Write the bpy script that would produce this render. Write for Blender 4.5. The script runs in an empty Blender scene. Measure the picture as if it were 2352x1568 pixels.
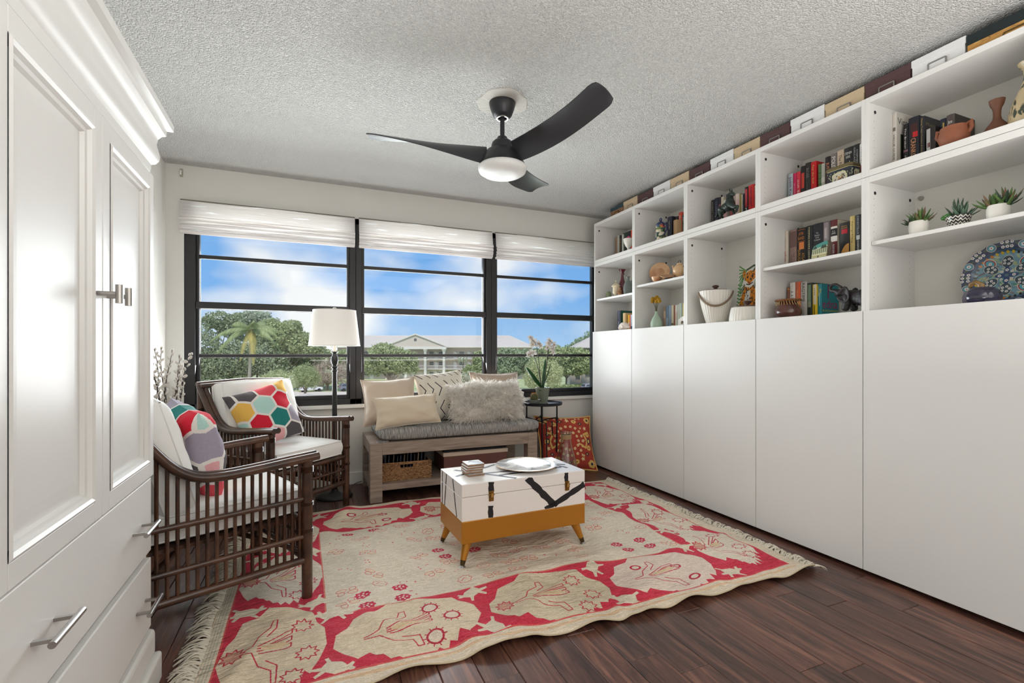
import bpy, bmesh, math, random
import numpy as np
from mathutils import Vector, Matrix, Euler

SC = bpy.context.scene
COL = SC.collection
PI = math.pi
rnd = random.Random(7)
nrg = np.random.default_rng(11)

# ------------------------------------------------------------------ camera
EYE = 1.07                                   # eye height above the floor
CS = 456 / math.hypot(456, 1090)             # camera heading (sin, cos), turned 22.7 degrees right of +Y
CC = 1090 / math.hypot(456, 1090)
cam_data = bpy.data.cameras.new('camera')
cam_data.sensor_width = 36.0
cam_data.lens = 36.0 * 1090 / 2352
cam_data.shift_y = 28 / 2352
cam_data.clip_start = 0.05
cam_data.clip_end = 2000
cam = bpy.data.objects.new('camera', cam_data)
COL.objects.link(cam)
cam.location = (0, 0, EYE)
cam.rotation_euler = (PI / 2, 0, -math.atan2(456, 1090))
SC.camera = cam

# ------------------------------------------------------------------ view
SC.view_settings.view_transform = 'Standard'
SC.view_settings.look = 'None'
SC.view_settings.gamma = 1.0
SC.view_settings.use_curve_mapping = False
SC.view_settings.exposure = 0.0
SC.cycles.use_denoising = True
SC.cycles.max_bounces = 8
SC.cycles.diffuse_bounces = 5
SC.cycles.transparent_max_bounces = 16
SC.cycles.sample_clamp_indirect = 6.0

# ------------------------------------------------------------------ sky
world = bpy.data.worlds.new('sky')
SC.world = world
world.use_nodes = True
wn, wl = world.node_tree.nodes, world.node_tree.links
wn.clear()
def wnode(t, **kw):
    n = wn.new(t)
    for k, v in kw.items():
        setattr(n, k, v)
    return n
w_out = wnode('ShaderNodeOutputWorld')
w_bg = wnode('ShaderNodeBackground')
w_tc = wnode('ShaderNodeTexCoord')
w_sep = wnode('ShaderNodeSeparateXYZ')
wl.new(w_tc.outputs['Generated'], w_sep.inputs[0])
w_grad = wnode('ShaderNodeValToRGB')
cr = w_grad.color_ramp
cr.elements[0].position = 0.0
cr.elements[0].color = (0.42, 0.63, 0.90, 1)
cr.elements[1].position = 0.62
cr.elements[1].color = (0.13, 0.34, 0.76, 1)
e = cr.elements.new(0.12); e.color = (0.21, 0.47, 0.90, 1)
wl.new(w_sep.outputs['Z'], w_grad.inputs['Fac'])
w_map = wnode('ShaderNodeMapping')
w_map.inputs['Scale'].default_value = (1.0, 1.0, 1.9)
w_map.inputs['Location'].default_value = (0.33, 1.35, 0.2)
wl.new(w_tc.outputs['Generated'], w_map.inputs['Vector'])
w_noise = wnode('ShaderNodeTexNoise')
w_noise.inputs['Scale'].default_value = 3.6
w_noise.inputs['Detail'].default_value = 3.5
w_noise.inputs['Roughness'].default_value = 0.48
wl.new(w_map.outputs['Vector'], w_noise.inputs['Vector'])
w_cl = wnode('ShaderNodeValToRGB')
w_cl.color_ramp.elements[0].position = 0.47
w_cl.color_ramp.elements[0].color = (0, 0, 0, 1)
w_cl.color_ramp.elements[1].position = 0.66
w_cl.color_ramp.elements[1].color = (1, 1, 1, 1)
wl.new(w_noise.outputs['Fac'], w_cl.inputs['Fac'])
w_mix = wnode('ShaderNodeMix', data_type='RGBA')
w_mix.inputs['B'].default_value = (0.98, 0.98, 1.0, 1)
wl.new(w_cl.outputs['Color'], w_mix.inputs['Factor'])
wl.new(w_grad.outputs['Color'], w_mix.inputs['A'])
wl.new(w_mix.outputs['Result'], w_bg.inputs['Color'])
w_bg.inputs['Strength'].default_value = 1.0
wl.new(w_bg.outputs['Background'], w_out.inputs['Surface'])

# ------------------------------------------------------------------ lights
def area(name, loc, rot, sx, sy, power, color=(1, 1, 1)):
    d = bpy.data.lights.new(name, 'AREA')
    d.shape = 'RECTANGLE'
    d.size, d.size_y = sx, sy
    d.energy = power
    d.color = color
    o = bpy.data.objects.new(name, d)
    o.location = loc
    o.rotation_euler = rot
    COL.objects.link(o)
    return o
sun_d = bpy.data.lights.new('sun', 'SUN')       # hazy sun behind the building: it lights the garden, not the room
sun_d.energy = 3.3
sun_d.angle = math.radians(12)
sun_d.color = (1.0, 0.96, 0.9)
sun = bpy.data.objects.new('sun', sun_d)
sun.rotation_euler = (math.radians(32), 0, math.radians(-28))
COL.objects.link(sun)
WINX = (-0.87, 0.323, 1.516, 2.709)             # window bay limits along the far wall
for i in range(3):                              # daylight entering by each window
    area('window_daylight', ((WINX[i] + WINX[i + 1]) / 2 if i < 2 else 1.84, 4.30, 1.33), (math.radians(-114), 0, 0),
         1.15 if i < 2 else 0.6, 1.25, 54 if i < 2 else 19, (0.95, 0.98, 1.0))
area('overhead_fill', (0.95, -0.9, 2.40), (0, 0, 0), 2.6, 1.8, 21, (1.0, 0.99, 0.98))  # fill light added overhead, out of view, to brighten the room
area('ceiling_bounce_fill', (1.25, -0.9, 0.95), (PI, 0, 0), 2.6, 1.6, 106, (1.0, 0.99, 0.98))   # unseen uplight added behind the camera to brighten the ceiling

# ------------------------------------------------------------------ colour and material helpers
def lin(c):
    out = []
    for x in c[:3]:
        x = x / 255.0
        out.append(x / 12.92 if x <= 0.04045 else ((x + 0.055) / 1.055) ** 2.4)
    return tuple(out) + (1.0,)

class NT:
    def __init__(self, name):
        self.m = bpy.data.materials.new(name)
        self.m.use_nodes = True
        self.t = self.m.node_tree
        self.b = self.t.nodes['Principled BSDF']
        self.out = self.t.nodes['Material Output']
    def n(self, t, **kw):
        o = self.t.nodes.new(t)
        for k, v in kw.items():
            if k in o.bl_rna.properties.keys():
                setattr(o, k, v)
            else:
                o.inputs[k.replace('_', ' ')].default_value = v
        return o
    def l(self, a, b):
        self.t.links.new(a, b)

MATS = {}
def mat(name, rgb, rough=0.5, metal=0.0, var=0.0, vscale=8.0, bump=0.0, bscale=60.0, spec=0.5, coat=0.0,
        stretch=(1, 1, 1), sheen=0.0, rgb2=None, trans=0.0, emit=0.0, sss=0.0):
    if name in MATS:
        return MATS[name]
    k = NT(name)
    b = k.b
    b.inputs['Base Color'].default_value = lin(rgb)
    b.inputs['Roughness'].default_value = rough
    b.inputs['Metallic'].default_value = metal
    b.inputs['Specular IOR Level'].default_value = spec
    b.inputs['Coat Weight'].default_value = coat
    b.inputs['Coat Roughness'].default_value = 0.12
    b.inputs['Sheen Weight'].default_value = sheen
    b.inputs['Transmission Weight'].default_value = trans
    if emit:
        b.inputs['Emission Color'].default_value = lin(rgb)
        b.inputs['Emission Strength'].default_value = emit
    if var or rgb2 or bump:
        tc = k.n('ShaderNodeTexCoord')
        mp = k.n('ShaderNodeMapping')
        mp.inputs['Scale'].default_value = stretch
        k.l(tc.outputs['Object'], mp.inputs['Vector'])
    if var or rgb2:
        nz = k.n('ShaderNodeTexNoise', Scale=vscale, Detail=4.0)
        k.l(mp.outputs['Vector'], nz.inputs['Vector'])
        mx = k.n('ShaderNodeMix', data_type='RGBA')
        c = lin(rgb)
        if rgb2:
            mx.inputs['A'].default_value = c
            mx.inputs['B'].default_value = lin(rgb2)
            rp = k.n('ShaderNodeValToRGB')
            rp.color_ramp.elements[0].position = 0.36
            rp.color_ramp.elements[1].position = 0.64
            k.l(nz.outputs['Fac'], rp.inputs['Fac'])
            k.l(rp.outputs['Color'], mx.inputs['Factor'])
        else:
            mx.inputs['A'].default_value = tuple(x * (1 - var) for x in c[:3]) + (1,)
            mx.inputs['B'].default_value = tuple(min(1, x * (1 + var)) for x in c[:3]) + (1,)
            k.l(nz.outputs['Fac'], mx.inputs['Factor'])
        k.l(mx.outputs['Result'], b.inputs['Base Color'])
    if bump:
        nb = k.n('ShaderNodeTexNoise', Scale=bscale, Detail=3.0)
        k.l(mp.outputs['Vector'], nb.inputs['Vector'])
        bp = k.n('ShaderNodeBump', Strength=min(1, bump), Distance=0.01)
        k.l(nb.outputs['Fac'], bp.inputs['Height'])
        k.l(bp.outputs['Normal'], b.inputs['Normal'])
    MATS[name] = k.m
    return k.m

def picture(name, arr):
    """a picture computed in this script (flat print): arr is H x W x 3, 0..255 sRGB, row 0 at the bottom"""
    h, w = arr.shape[:2]
    im = bpy.data.images.new(name, w, h)
    px = np.ones((h, w, 4), dtype=np.float32)
    px[..., :3] = np.clip(arr, 0, 255) / 255.0
    im.pixels.foreach_set(px.ravel())
    im.update()
    im.pack()
    return im
def print_mat(name, arr, rough=0.7, bump=0.0, bscale=400.0, sheen=0.0, coat=0.0, grain=0.0):
    k = NT(name)
    ti = k.n('ShaderNodeTexImage')
    ti.image = picture(name, arr)
    ti.extension = 'EXTEND'
    k.b.inputs['Roughness'].default_value = rough
    k.b.inputs['Sheen Weight'].default_value = sheen
    k.b.inputs['Coat Weight'].default_value = coat
    k.l(ti.outputs['Color'], k.b.inputs['Base Color'])
    if bump:
        tc = k.n('ShaderNodeTexCoord')
        nb = k.n('ShaderNodeTexNoise', Scale=bscale, Detail=2.0)
        k.l(tc.outputs['Object'], nb.inputs['Vector'])
        bp = k.n('ShaderNodeBump', Strength=bump, Distance=0.004)
        k.l(nb.outputs['Fac'], bp.inputs['Height'])
        k.l(bp.outputs['Normal'], k.b.inputs['Normal'])
    return k.m

# ------------------------------------------------------------------ small raster kit for flat prints
class Cv:
    def __init__(self, w, h, ppu, bg):
        self.ppu = ppu
        self.W, self.H = int(w * ppu), int(h * ppu)
        self.a = np.zeros((self.H, self.W, 3), dtype=np.float32) + np.array(bg, dtype=np.float32)
    def _box(self, x0, y0, x1, y1):
        p = self.ppu
        i0, i1 = max(0, int(x0 * p) - 2), min(self.W, int(x1 * p) + 3)
        j0, j1 = max(0, int(y0 * p) - 2), min(self.H, int(y1 * p) + 3)
        if i1 <= i0 or j1 <= j0:
            return None
        X, Y = np.meshgrid((np.arange(i0, i1) + 0.5) / p, (np.arange(j0, j1) + 0.5) / p)
        return slice(j0, j1), slice(i0, i1), X, Y
    def poly(self, pts, col):
        pts = np.array(pts, dtype=float)
        b = self._box(pts[:, 0].min(), pts[:, 1].min(), pts[:, 0].max(), pts[:, 1].max())
        if b is None:
            return
        sj, si, X, Y = b
        ins = np.zeros(X.shape, bool)
        n = len(pts)
        for i in range(n):
            x1, y1 = pts[i]
            x2, y2 = pts[(i + 1) % n]
            if y1 == y2:
                continue
            c = (y1 > Y) != (y2 > Y)
            ins ^= c & (X < (x2 - x1) * (Y - y1) / (y2 - y1) + x1)
        self.a[sj, si][ins] = col
    def line(self, pts, w, col, closed=False):
        pts = list(pts) + ([pts[0]] if closed else [])
        for (x1, y1), (x2, y2) in zip(pts[:-1], pts[1:]):
            b = self._box(min(x1, x2) - w, min(y1, y2) - w, max(x1, x2) + w, max(y1, y2) + w)
            if b is None:
                continue
            sj, si, X, Y = b
            dx, dy = x2 - x1, y2 - y1
            L = dx * dx + dy * dy + 1e-12
            t = np.clip(((X - x1) * dx + (Y - y1) * dy) / L, 0, 1)
            m = (X - x1 - t * dx) ** 2 + (Y - y1 - t * dy) ** 2 < (w / 2) ** 2
            self.a[sj, si][m] = col
    def ell(self, x, y, rx, ry, col, rot=0.0):
        r = max(rx, ry)
        b = self._box(x - r, y - r, x + r, y + r)
        if b is None:
            return
        sj, si, X, Y = b
        c, s = math.cos(rot), math.sin(rot)
        U = ((X - x) * c + (Y - y) * s) / rx
        V = (-(X - x) * s + (Y - y) * c) / ry
        self.a[sj, si][U * U + V * V < 1] = col
    def noise(self, amt, sx=1, sy=1, seed=1):
        g = np.random.default_rng(seed).normal(0, 1, (self.H // sy + 2, self.W // sx + 2))
        g = np.repeat(np.repeat(g, sy, 0), sx, 1)[:self.H, :self.W]
        self.a += (g * amt)[..., None]

# ------------------------------------------------------------------ mesh builder
class MB:
    def __init__(self):
        self.v, self.f, self.uv, self.mi = [], [], [], []
        self.M = None
        self.cur = 0
        self.hasuv = False
    def _add(self, vs, fs, uvs=None):
        o = len(self.v)
        if self.M is not None:
            vs = [tuple(self.M @ Vector(p)) for p in vs]
        self.v.extend(vs)
        for i, f in enumerate(fs):
            self.f.append([o + j for j in f])
            self.mi.append(self.cur)
            if uvs is not None:
                self.hasuv = True
                self.uv.append(uvs[i])
            else:
                self.uv.append(None)
        return self
    def box(self, x0, x1, y0, y1, z0, z1):
        vs = [(x0, y0, z0), (x1, y0, z0), (x1, y1, z0), (x0, y1, z0), (x0, y0, z1), (x1, y0, z1), (x1, y1, z1), (x0, y1, z1)]
        fs = [[0, 3, 2, 1], [4, 5, 6, 7], [0, 1, 5, 4], [1, 2, 6, 5], [2, 3, 7, 6], [3, 0, 4, 7]]
        return self._add(vs, fs)
    def bar(self, p, q, w, h, up=(0, 0, 1)):
        """square-section bar from p to q"""
        p, q = Vector(p), Vector(q)
        d = (q - p).normalized()
        s = d.cross(Vector(up))
        s = s.normalized() if s.length > 1e-6 else Vector((1, 0, 0))
        t = s.cross(d)
        vs = []
        for c in (p, q):
            for a, b in ((-1, -1), (1, -1), (1, 1), (-1, 1)):
                vs.append(tuple(c + s * (a * w / 2) + t * (b * h / 2)))
        return self._add(vs, [[0, 1, 2, 3], [7, 6, 5, 4], [0, 4, 5, 1], [1, 5, 6, 2], [2, 6, 7, 3], [3, 7, 4, 0]])
    def tube(self, pts, r, n=8, cap=True, flat=1.0):
        pts = [Vector(p) for p in pts]
        m = len(pts)
        rs = r if isinstance(r, (list, tuple)) else [r] * m
        vs, fs = [], []
        t0 = (pts[1] - pts[0]).normalized()
        ref = Vector((0, 0, 1)) if abs(t0.z) < 0.9 else Vector((1, 0, 0))
        s = t0.cross(ref).normalized()
        for i in range(m):
            t = (pts[min(i + 1, m - 1)] - pts[max(i - 1, 0)])
            t = t.normalized() if t.length > 1e-9 else t0
            s = (s - t * s.dot(t))
            s = s.normalized() if s.length > 1e-6 else t.orthogonal().normalized()
            u = t.cross(s)
            for k in range(n):
                a = 2 * PI * k / n
                vs.append(tuple(pts[i] + s * (math.cos(a) * rs[i]) + u * (math.sin(a) * rs[i] * flat)))
        for i in range(m - 1):
            for k in range(n):
                k2 = (k + 1) % n
                fs.append([i * n + k, i * n + k2, (i + 1) * n + k2, (i + 1) * n + k])
        if cap:
            fs.append(list(range(n - 1, -1, -1)))
            fs.append([(m - 1) * n + k for k in range(n)])
        return self._add(vs, fs)
    def lathe(self, prof, n=24, c=(0, 0, 0), sx=1.0, sy=1.0, rib=None):
        vs, fs = [], []
        m = len(prof)
        for (r, z) in prof:
            for k in range(n):
                a = 2 * PI * k / n
                rr = max(r, 1e-5) * (rib(a) if rib else 1)
                vs.append((c[0] + rr * math.cos(a) * sx, c[1] + rr * math.sin(a) * sy, c[2] + z))
        for i in range(m - 1):
            for k in range(n):
                k2 = (k + 1) % n
                fs.append([i * n + k, i * n + k2, (i + 1) * n + k2, (i + 1) * n + k])
        if prof[0][0] > 1e-4:
            fs.append(list(range(n - 1, -1, -1)))
        if prof[-1][0] > 1e-4:
            fs.append([(m - 1) * n + k for k in range(n)])
        return self._add(vs, fs)
    def prism(self, poly, d0, d1, ax='z'):
        """extrude a 2-D outline; ax names the extrusion axis"""
        def P(a, b, d):
            return (a, b, d) if ax == 'z' else ((a, d, b) if ax == 'y' else (d, a, b))
        n = len(poly)
        vs = [P(a, b, d0) for a, b in poly] + [P(a, b, d1) for a, b in poly]
        fs = [list(range(n - 1, -1, -1)), list(range(n, 2 * n))]
        for i in range(n):
            j = (i + 1) % n
            fs.append([i, j, n + j, n + i])
        return self._add(vs, fs)
    def grid(self, nu, nv, fn, uv=True, flip=False):
        vs = [fn(i / nu, j / nv) for j in range(nv + 1) for i in range(nu + 1)]
        fs, us = [], []
        for j in range(nv):
            for i in range(nu):
                a = j * (nu + 1) + i
                q = [a, a + 1, a + nu + 2, a + nu + 1]
                t = [(i / nu, j / nv), ((i + 1) / nu, j / nv), ((i + 1) / nu, (j + 1) / nv), (i / nu, (j + 1) / nv)]
                if flip:
                    q.reverse(); t.reverse()
                fs.append(q); us.append(t)
        return self._add(vs, fs, us if uv else None)
    def ball(self, c, rx, ry=None, rz=None, nu=12, nv=8):
        ry = rx if ry is None else ry
        rz = rx if rz is None else rz
        prof = [(math.sin(PI * i / nv), -math.cos(PI * i / nv)) for i in range(nv + 1)]
        vs, fs = [], []
        for r, z in prof:
            for k in range(nu):
                a = 2 * PI * k / nu
                vs.append((c[0] + rx * max(r, 1e-4) * math.cos(a), c[1] + ry * max(r, 1e-4) * math.sin(a), c[2] + rz * z))
        for i in range(nv):
            for k in range(nu):
                k2 = (k + 1) % nu
                fs.append([i * nu + k, i * nu + k2, (i + 1) * nu + k2, (i + 1) * nu + k])
        return self._add(vs, fs)
    def build(self, name, m, parent=None, smooth=None, bevel=0.0, seg=2, subsurf=0, recalc=False):
        me = bpy.data.meshes.new(name)
        me.from_pydata([tuple(p) for p in self.v], [], self.f)
        if self.hasuv:
            lay = me.uv_layers.new(name='UVMap')
            flat = []
            for f, u in zip(self.f, self.uv):
                flat.extend(u if u is not None else [(0, 0)] * len(f))
            lay.data.foreach_set('uv', np.array(flat, dtype=np.float32).ravel())
        for q in (m if isinstance(m, (list, tuple)) else [m]):
            me.materials.append(q)
        if isinstance(m, (list, tuple)):
            me.polygons.foreach_set('material_index', np.array(self.mi, dtype=np.int32))
        if recalc:
            bm = bmesh.new(); bm.from_mesh(me)
            bmesh.ops.recalc_face_normals(bm, faces=bm.faces)
            bm.to_mesh(me); bm.free()
        me.update()
        if smooth is not None:
            me.polygons.foreach_set('use_smooth', np.ones(len(me.polygons), dtype=bool))
            if smooth < 180:
                me.set_sharp_from_angle(angle=math.radians(smooth))
        o = bpy.data.objects.new(name, me)
        COL.objects.link(o)
        if parent is not None:
            o.parent = parent
        if bevel:
            b = o.modifiers.new('bevel', 'BEVEL')
            b.width = bevel; b.segments = seg; b.limit_method = 'ANGLE'; b.angle_limit = math.radians(40)
            b.harden_normals = False
        if subsurf:
            s = o.modifiers.new('sub', 'SUBSURF')
            s.levels = s.render_levels = subsurf
        return o

def tag(o, label, cat, group=None, kind=None):
    o['label'] = label
    o['category'] = cat
    if group: o['group'] = group
    if kind: o['kind'] = kind
    return o
def thing(name, label, cat, loc=(0, 0, 0), rotz=0.0, group=None):
    o = bpy.data.objects.new(name, None)
    o.empty_display_size = 0.1
    COL.objects.link(o)
    o.location = loc
    o.rotation_euler = (0, 0, rotz)
    return tag(o, label, cat, group)
def struct(o, label=None):
    o['kind'] = 'structure'
    if label: o['label'] = label
    return o
def copy_tree(o, parent=None):
    c = o.copy()
    COL.objects.link(c)
    if parent is not None:
        c.parent = parent
    for ch in list(o.children):
        copy_tree(ch, c)
    return c
def spot(o, loc, rot=(0, 0, 0)):
    o.location = loc
    o.rotation_euler = rot
    return o
def ray(px, py):
    u, v = (px - 1176) / 1090, (812 - py) / 1090
    return (CS + u * CC, CC - u * CS, v)
def at_x(px, py, X):
    d = ray(px, py); t = X / d[0]
    return (X, t * d[1], EYE + t * d[2])
def at_y(px, py, Y):
    d = ray(px, py); t = Y / d[1]
    return (t * d[0], Y, EYE + t * d[2])
def at_d(px, py, D):
    d = ray(px, py)
    return (D * d[0], D * d[1], EYE + D * d[2])
FONT_CACHE = {}
def lettering(text, size, m, parent, mtx, name='lettering', width=None, depth=0.0):
    """flat printed letters as a mesh; mtx maps text space (x right, y up) to the parent's space, text centred"""
    key = text
    if key not in FONT_CACHE:
        cu = bpy.data.curves.new('letters', 'FONT')
        cu.body = text
        cu.align_x = 'CENTER'; cu.align_y = 'CENTER'
        cu.resolution_u = 2
        cu.size = 1.0
        ob = bpy.data.objects.new('letters', cu)
        me = bpy.data.meshes.new_from_object(ob)
        bpy.data.objects.remove(ob)
        co = np.zeros(len(me.vertices) * 3, dtype=np.float32)
        me.vertices.foreach_get('co', co)
        co = co.reshape(-1, 3)
        FONT_CACHE[key] = (co, [list(p.vertices) for p in me.polygons])
        bpy.data.meshes.remove(me)
    co, fs = FONT_CACHE[key]
    if not len(co):
        return None
    w = float(co[:, 0].max() - co[:, 0].min())
    sx = size if width is None else width / w
    cx = float(co[:, 0].max() + co[:, 0].min()) / 2
    cy = float(co[:, 1].max() + co[:, 1].min()) / 2
    mb = MB()
    mb.v = [tuple(mtx @ Vector(((p[0] - cx) * sx, (p[1] - cy) * size, 0))) for p in co]
    mb.f = [list(f) for f in fs]
    mb.uv = [None] * len(fs); mb.mi = [0] * len(fs)
    return mb.build(name, m, parent)
def frame(o, x, y):
    """matrix with origin o, local x, local y (z = x cross y)"""
    x, y = Vector(x), Vector(y)
    z = x.cross(y)
    return Matrix(((x.x, y.x, z.x, o[0]), (x.y, y.y, z.y, o[1]), (x.z, y.z, z.z, o[2]), (0, 0, 0, 1)))
# ================================================================== room shell
XL, XR, YF, YB, ZC = -0.98, 2.87, 4.10, -2.2, 2.44
M_WALL = mat('wall_paint', (222, 220, 214), 0.7, bump=0.12, bscale=220)
M_TRIM = mat('white_trim', (236, 235, 230), 0.4)
M_WHITE = mat('cabinet_white', (226, 225, 222), 0.36)
k = NT('popcorn_ceiling')
k.b.inputs['Base Color'].default_value = lin((236, 235, 232))
k.b.inputs['Roughness'].default_value = 0.9
tc = k.n('ShaderNodeTexCoord')
n1 = k.n('ShaderNodeTexNoise', Scale=130.0, Detail=3.0, Roughness=0.6)
n2 = k.n('ShaderNodeTexVoronoi', Scale=150.0)
k.l(tc.outputs['Object'], n1.inputs['Vector']); k.l(tc.outputs['Object'], n2.inputs['Vector'])
ad = k.n('ShaderNodeMath', operation='SUBTRACT')
k.l(n1.outputs['Fac'], ad.inputs[0]); k.l(n2.outputs['Distance'], ad.inputs[1])
bp = k.n('ShaderNodeBump', Strength=0.9, Distance=0.022)
k.l(ad.outputs[0], bp.inputs['Height']); k.l(bp.outputs['Normal'], k.b.inputs['Normal'])
M_CEIL = k.m

# far wall with the window opening
WZ0, WZ1 = 0.655, 2.185
WX0, WX1 = WINX[0], WINX[3]
mb = MB()
mb.box(XL - 0.15, WX0, YF, YF + 0.2, 0, ZC)
mb.box(WX1, XR + 0.15, YF, YF + 0.2, 0, ZC)
mb.box(WX0, WX1, YF, YF + 0.2, 0, WZ0 - 0.03)
mb.box(WX0, WX1, YF, YF + 0.2, WZ1, ZC)
struct(mb.build('wall_far', M_WALL))
struct(MB().box(XL - 0.15, XL, YB, YF, 0, ZC).build('wall_left', M_WALL))
struct(MB().box(XR, XR + 0.15, YB, YF, 0, ZC).build('wall_right', M_WALL))
struct(MB().box(XL - 0.15, XR + 0.15, YB - 0.15, YB, 0, ZC).build('wall_rear', M_WALL))
struct(MB().box(XL - 0.15, XR + 0.15, YB - 0.15, YF + 0.2, ZC, ZC + 0.15).build('ceiling', M_CEIL))
struct(MB().box(XL, WX0 + 0.0, YF - 0.014, YF, 0.0, 0.10).box(WX0, XR, YF - 0.014, YF, 0.0, 0.10)
       .build('baseboard_far', M_TRIM, bevel=0.004))
struct(MB().box(XL, XL + 0.014, YB, YF - 0.014, 0.0, 0.10).build('baseboard_left', M_TRIM, bevel=0.004))
M_SILL = mat('marble_sill', (232, 230, 225), 0.25, var=0.06, vscale=9, coat=0.3)
struct(MB().box(WX0 - 0.02, WX1 + 0.02, YF - 0.03, YF + 0.12, WZ0 - 0.03, WZ0).build('trim_1', M_SILL, bevel=0.004), 'white marble window sill')

# floor planks run towards the window
k = NT('dark_plank_wood')
tc = k.n('ShaderNodeTexCoord'); oi = k.n('ShaderNodeObjectInfo')
mp = k.n('ShaderNodeMapping'); mp.inputs['Scale'].default_value = (14, 1.1, 6)
ofs = k.n('ShaderNodeVectorMath', operation='SCALE'); ofs.inputs['Scale'].default_value = 40.0
cmb = k.n('ShaderNodeCombineXYZ'); k.l(oi.outputs['Random'], cmb.inputs[0]); k.l(oi.outputs['Random'], cmb.inputs[1])
k.l(cmb.outputs[0], ofs.inputs[0])
av = k.n('ShaderNodeVectorMath', operation='ADD'); k.l(tc.outputs['Object'], mp.inputs['Vector'])
k.l(mp.outputs['Vector'], av.inputs[0]); k.l(ofs.outputs[0], av.inputs[1])
nz = k.n('ShaderNodeTexNoise', Scale=1.6, Detail=8.0, Roughness=0.68, Distortion=1.5); k.l(av.outputs[0], nz.inputs['Vector'])
rp = k.n('ShaderNodeValToRGB')
rp.color_ramp.elements[0].position = 0.33; rp.color_ramp.elements[0].color = lin((44, 27, 23))
rp.color_ramp.elements[1].position = 0.68; rp.color_ramp.elements[1].color = lin((118, 80, 64))
el = rp.color_ramp.elements.new(0.5); el.color = lin((82, 53, 44))
k.l(nz.outputs['Fac'], rp.inputs['Fac'])
hs = k.n('ShaderNodeHueSaturation')
mr = k.n('ShaderNodeMapRange'); mr.inputs['To Min'].default_value = 0.9; mr.inputs['To Max'].default_value = 1.4
k.l(oi.outputs['Random'], mr.inputs['Value']); k.l(mr.outputs['Result'], hs.inputs['Value'])
k.l(rp.outputs['Color'], hs.inputs['Color']); k.l(hs.outputs['Color'], k.b.inputs['Base Color'])
k.b.inputs['Roughness'].default_value = 0.34
bp = k.n('ShaderNodeBump', Strength=0.12, Distance=0.004); k.l(nz.outputs['Fac'], bp.inputs['Height']); k.l(bp.outputs['Normal'], k.b.inputs['Normal'])
M_PLANK = k.m
M_GROOVE = mat('floor_groove', (26, 16, 14), 0.8)
mb = MB().box(XL, XR, 0.45, YF, -0.06, -0.009)
mb.cur = 1
mb.box(XL, XR, YB, 0.45, -0.06, 0.0)
floor = struct(mb.build('floor', [M_GROOVE, M_PLANK]))
pw = 0.1245
nplk = 0
for i in range(31):
    x0 = XL + i * pw
    x1 = min(x0 + pw, XR)
    y = 0.45 - rnd.uniform(0, 0.9)
    while y < YF - 0.02:
        L = rnd.choice((0.62, 0.85, 1.05, 1.22, 1.22))
        a, b = max(0.45, y), min(YF, y + L)
        if YF - b < 0.2: b = YF
        if b - a > 0.05:
            o = MB().box(-(x1 - x0) / 2 + 0.0009, (x1 - x0) / 2 - 0.0009, -(b - a) / 2 + 0.0009, (b - a) / 2 - 0.0009, -0.010, 0.0
                         ).build('plank', M_PLANK, floor, bevel=0.0022, seg=1)
            o.location = ((x0 + x1) / 2, (a + b) / 2, rnd.uniform(-0.0007, 0.0))
            nplk += 1
        y = b if b < YF else YF

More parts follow.
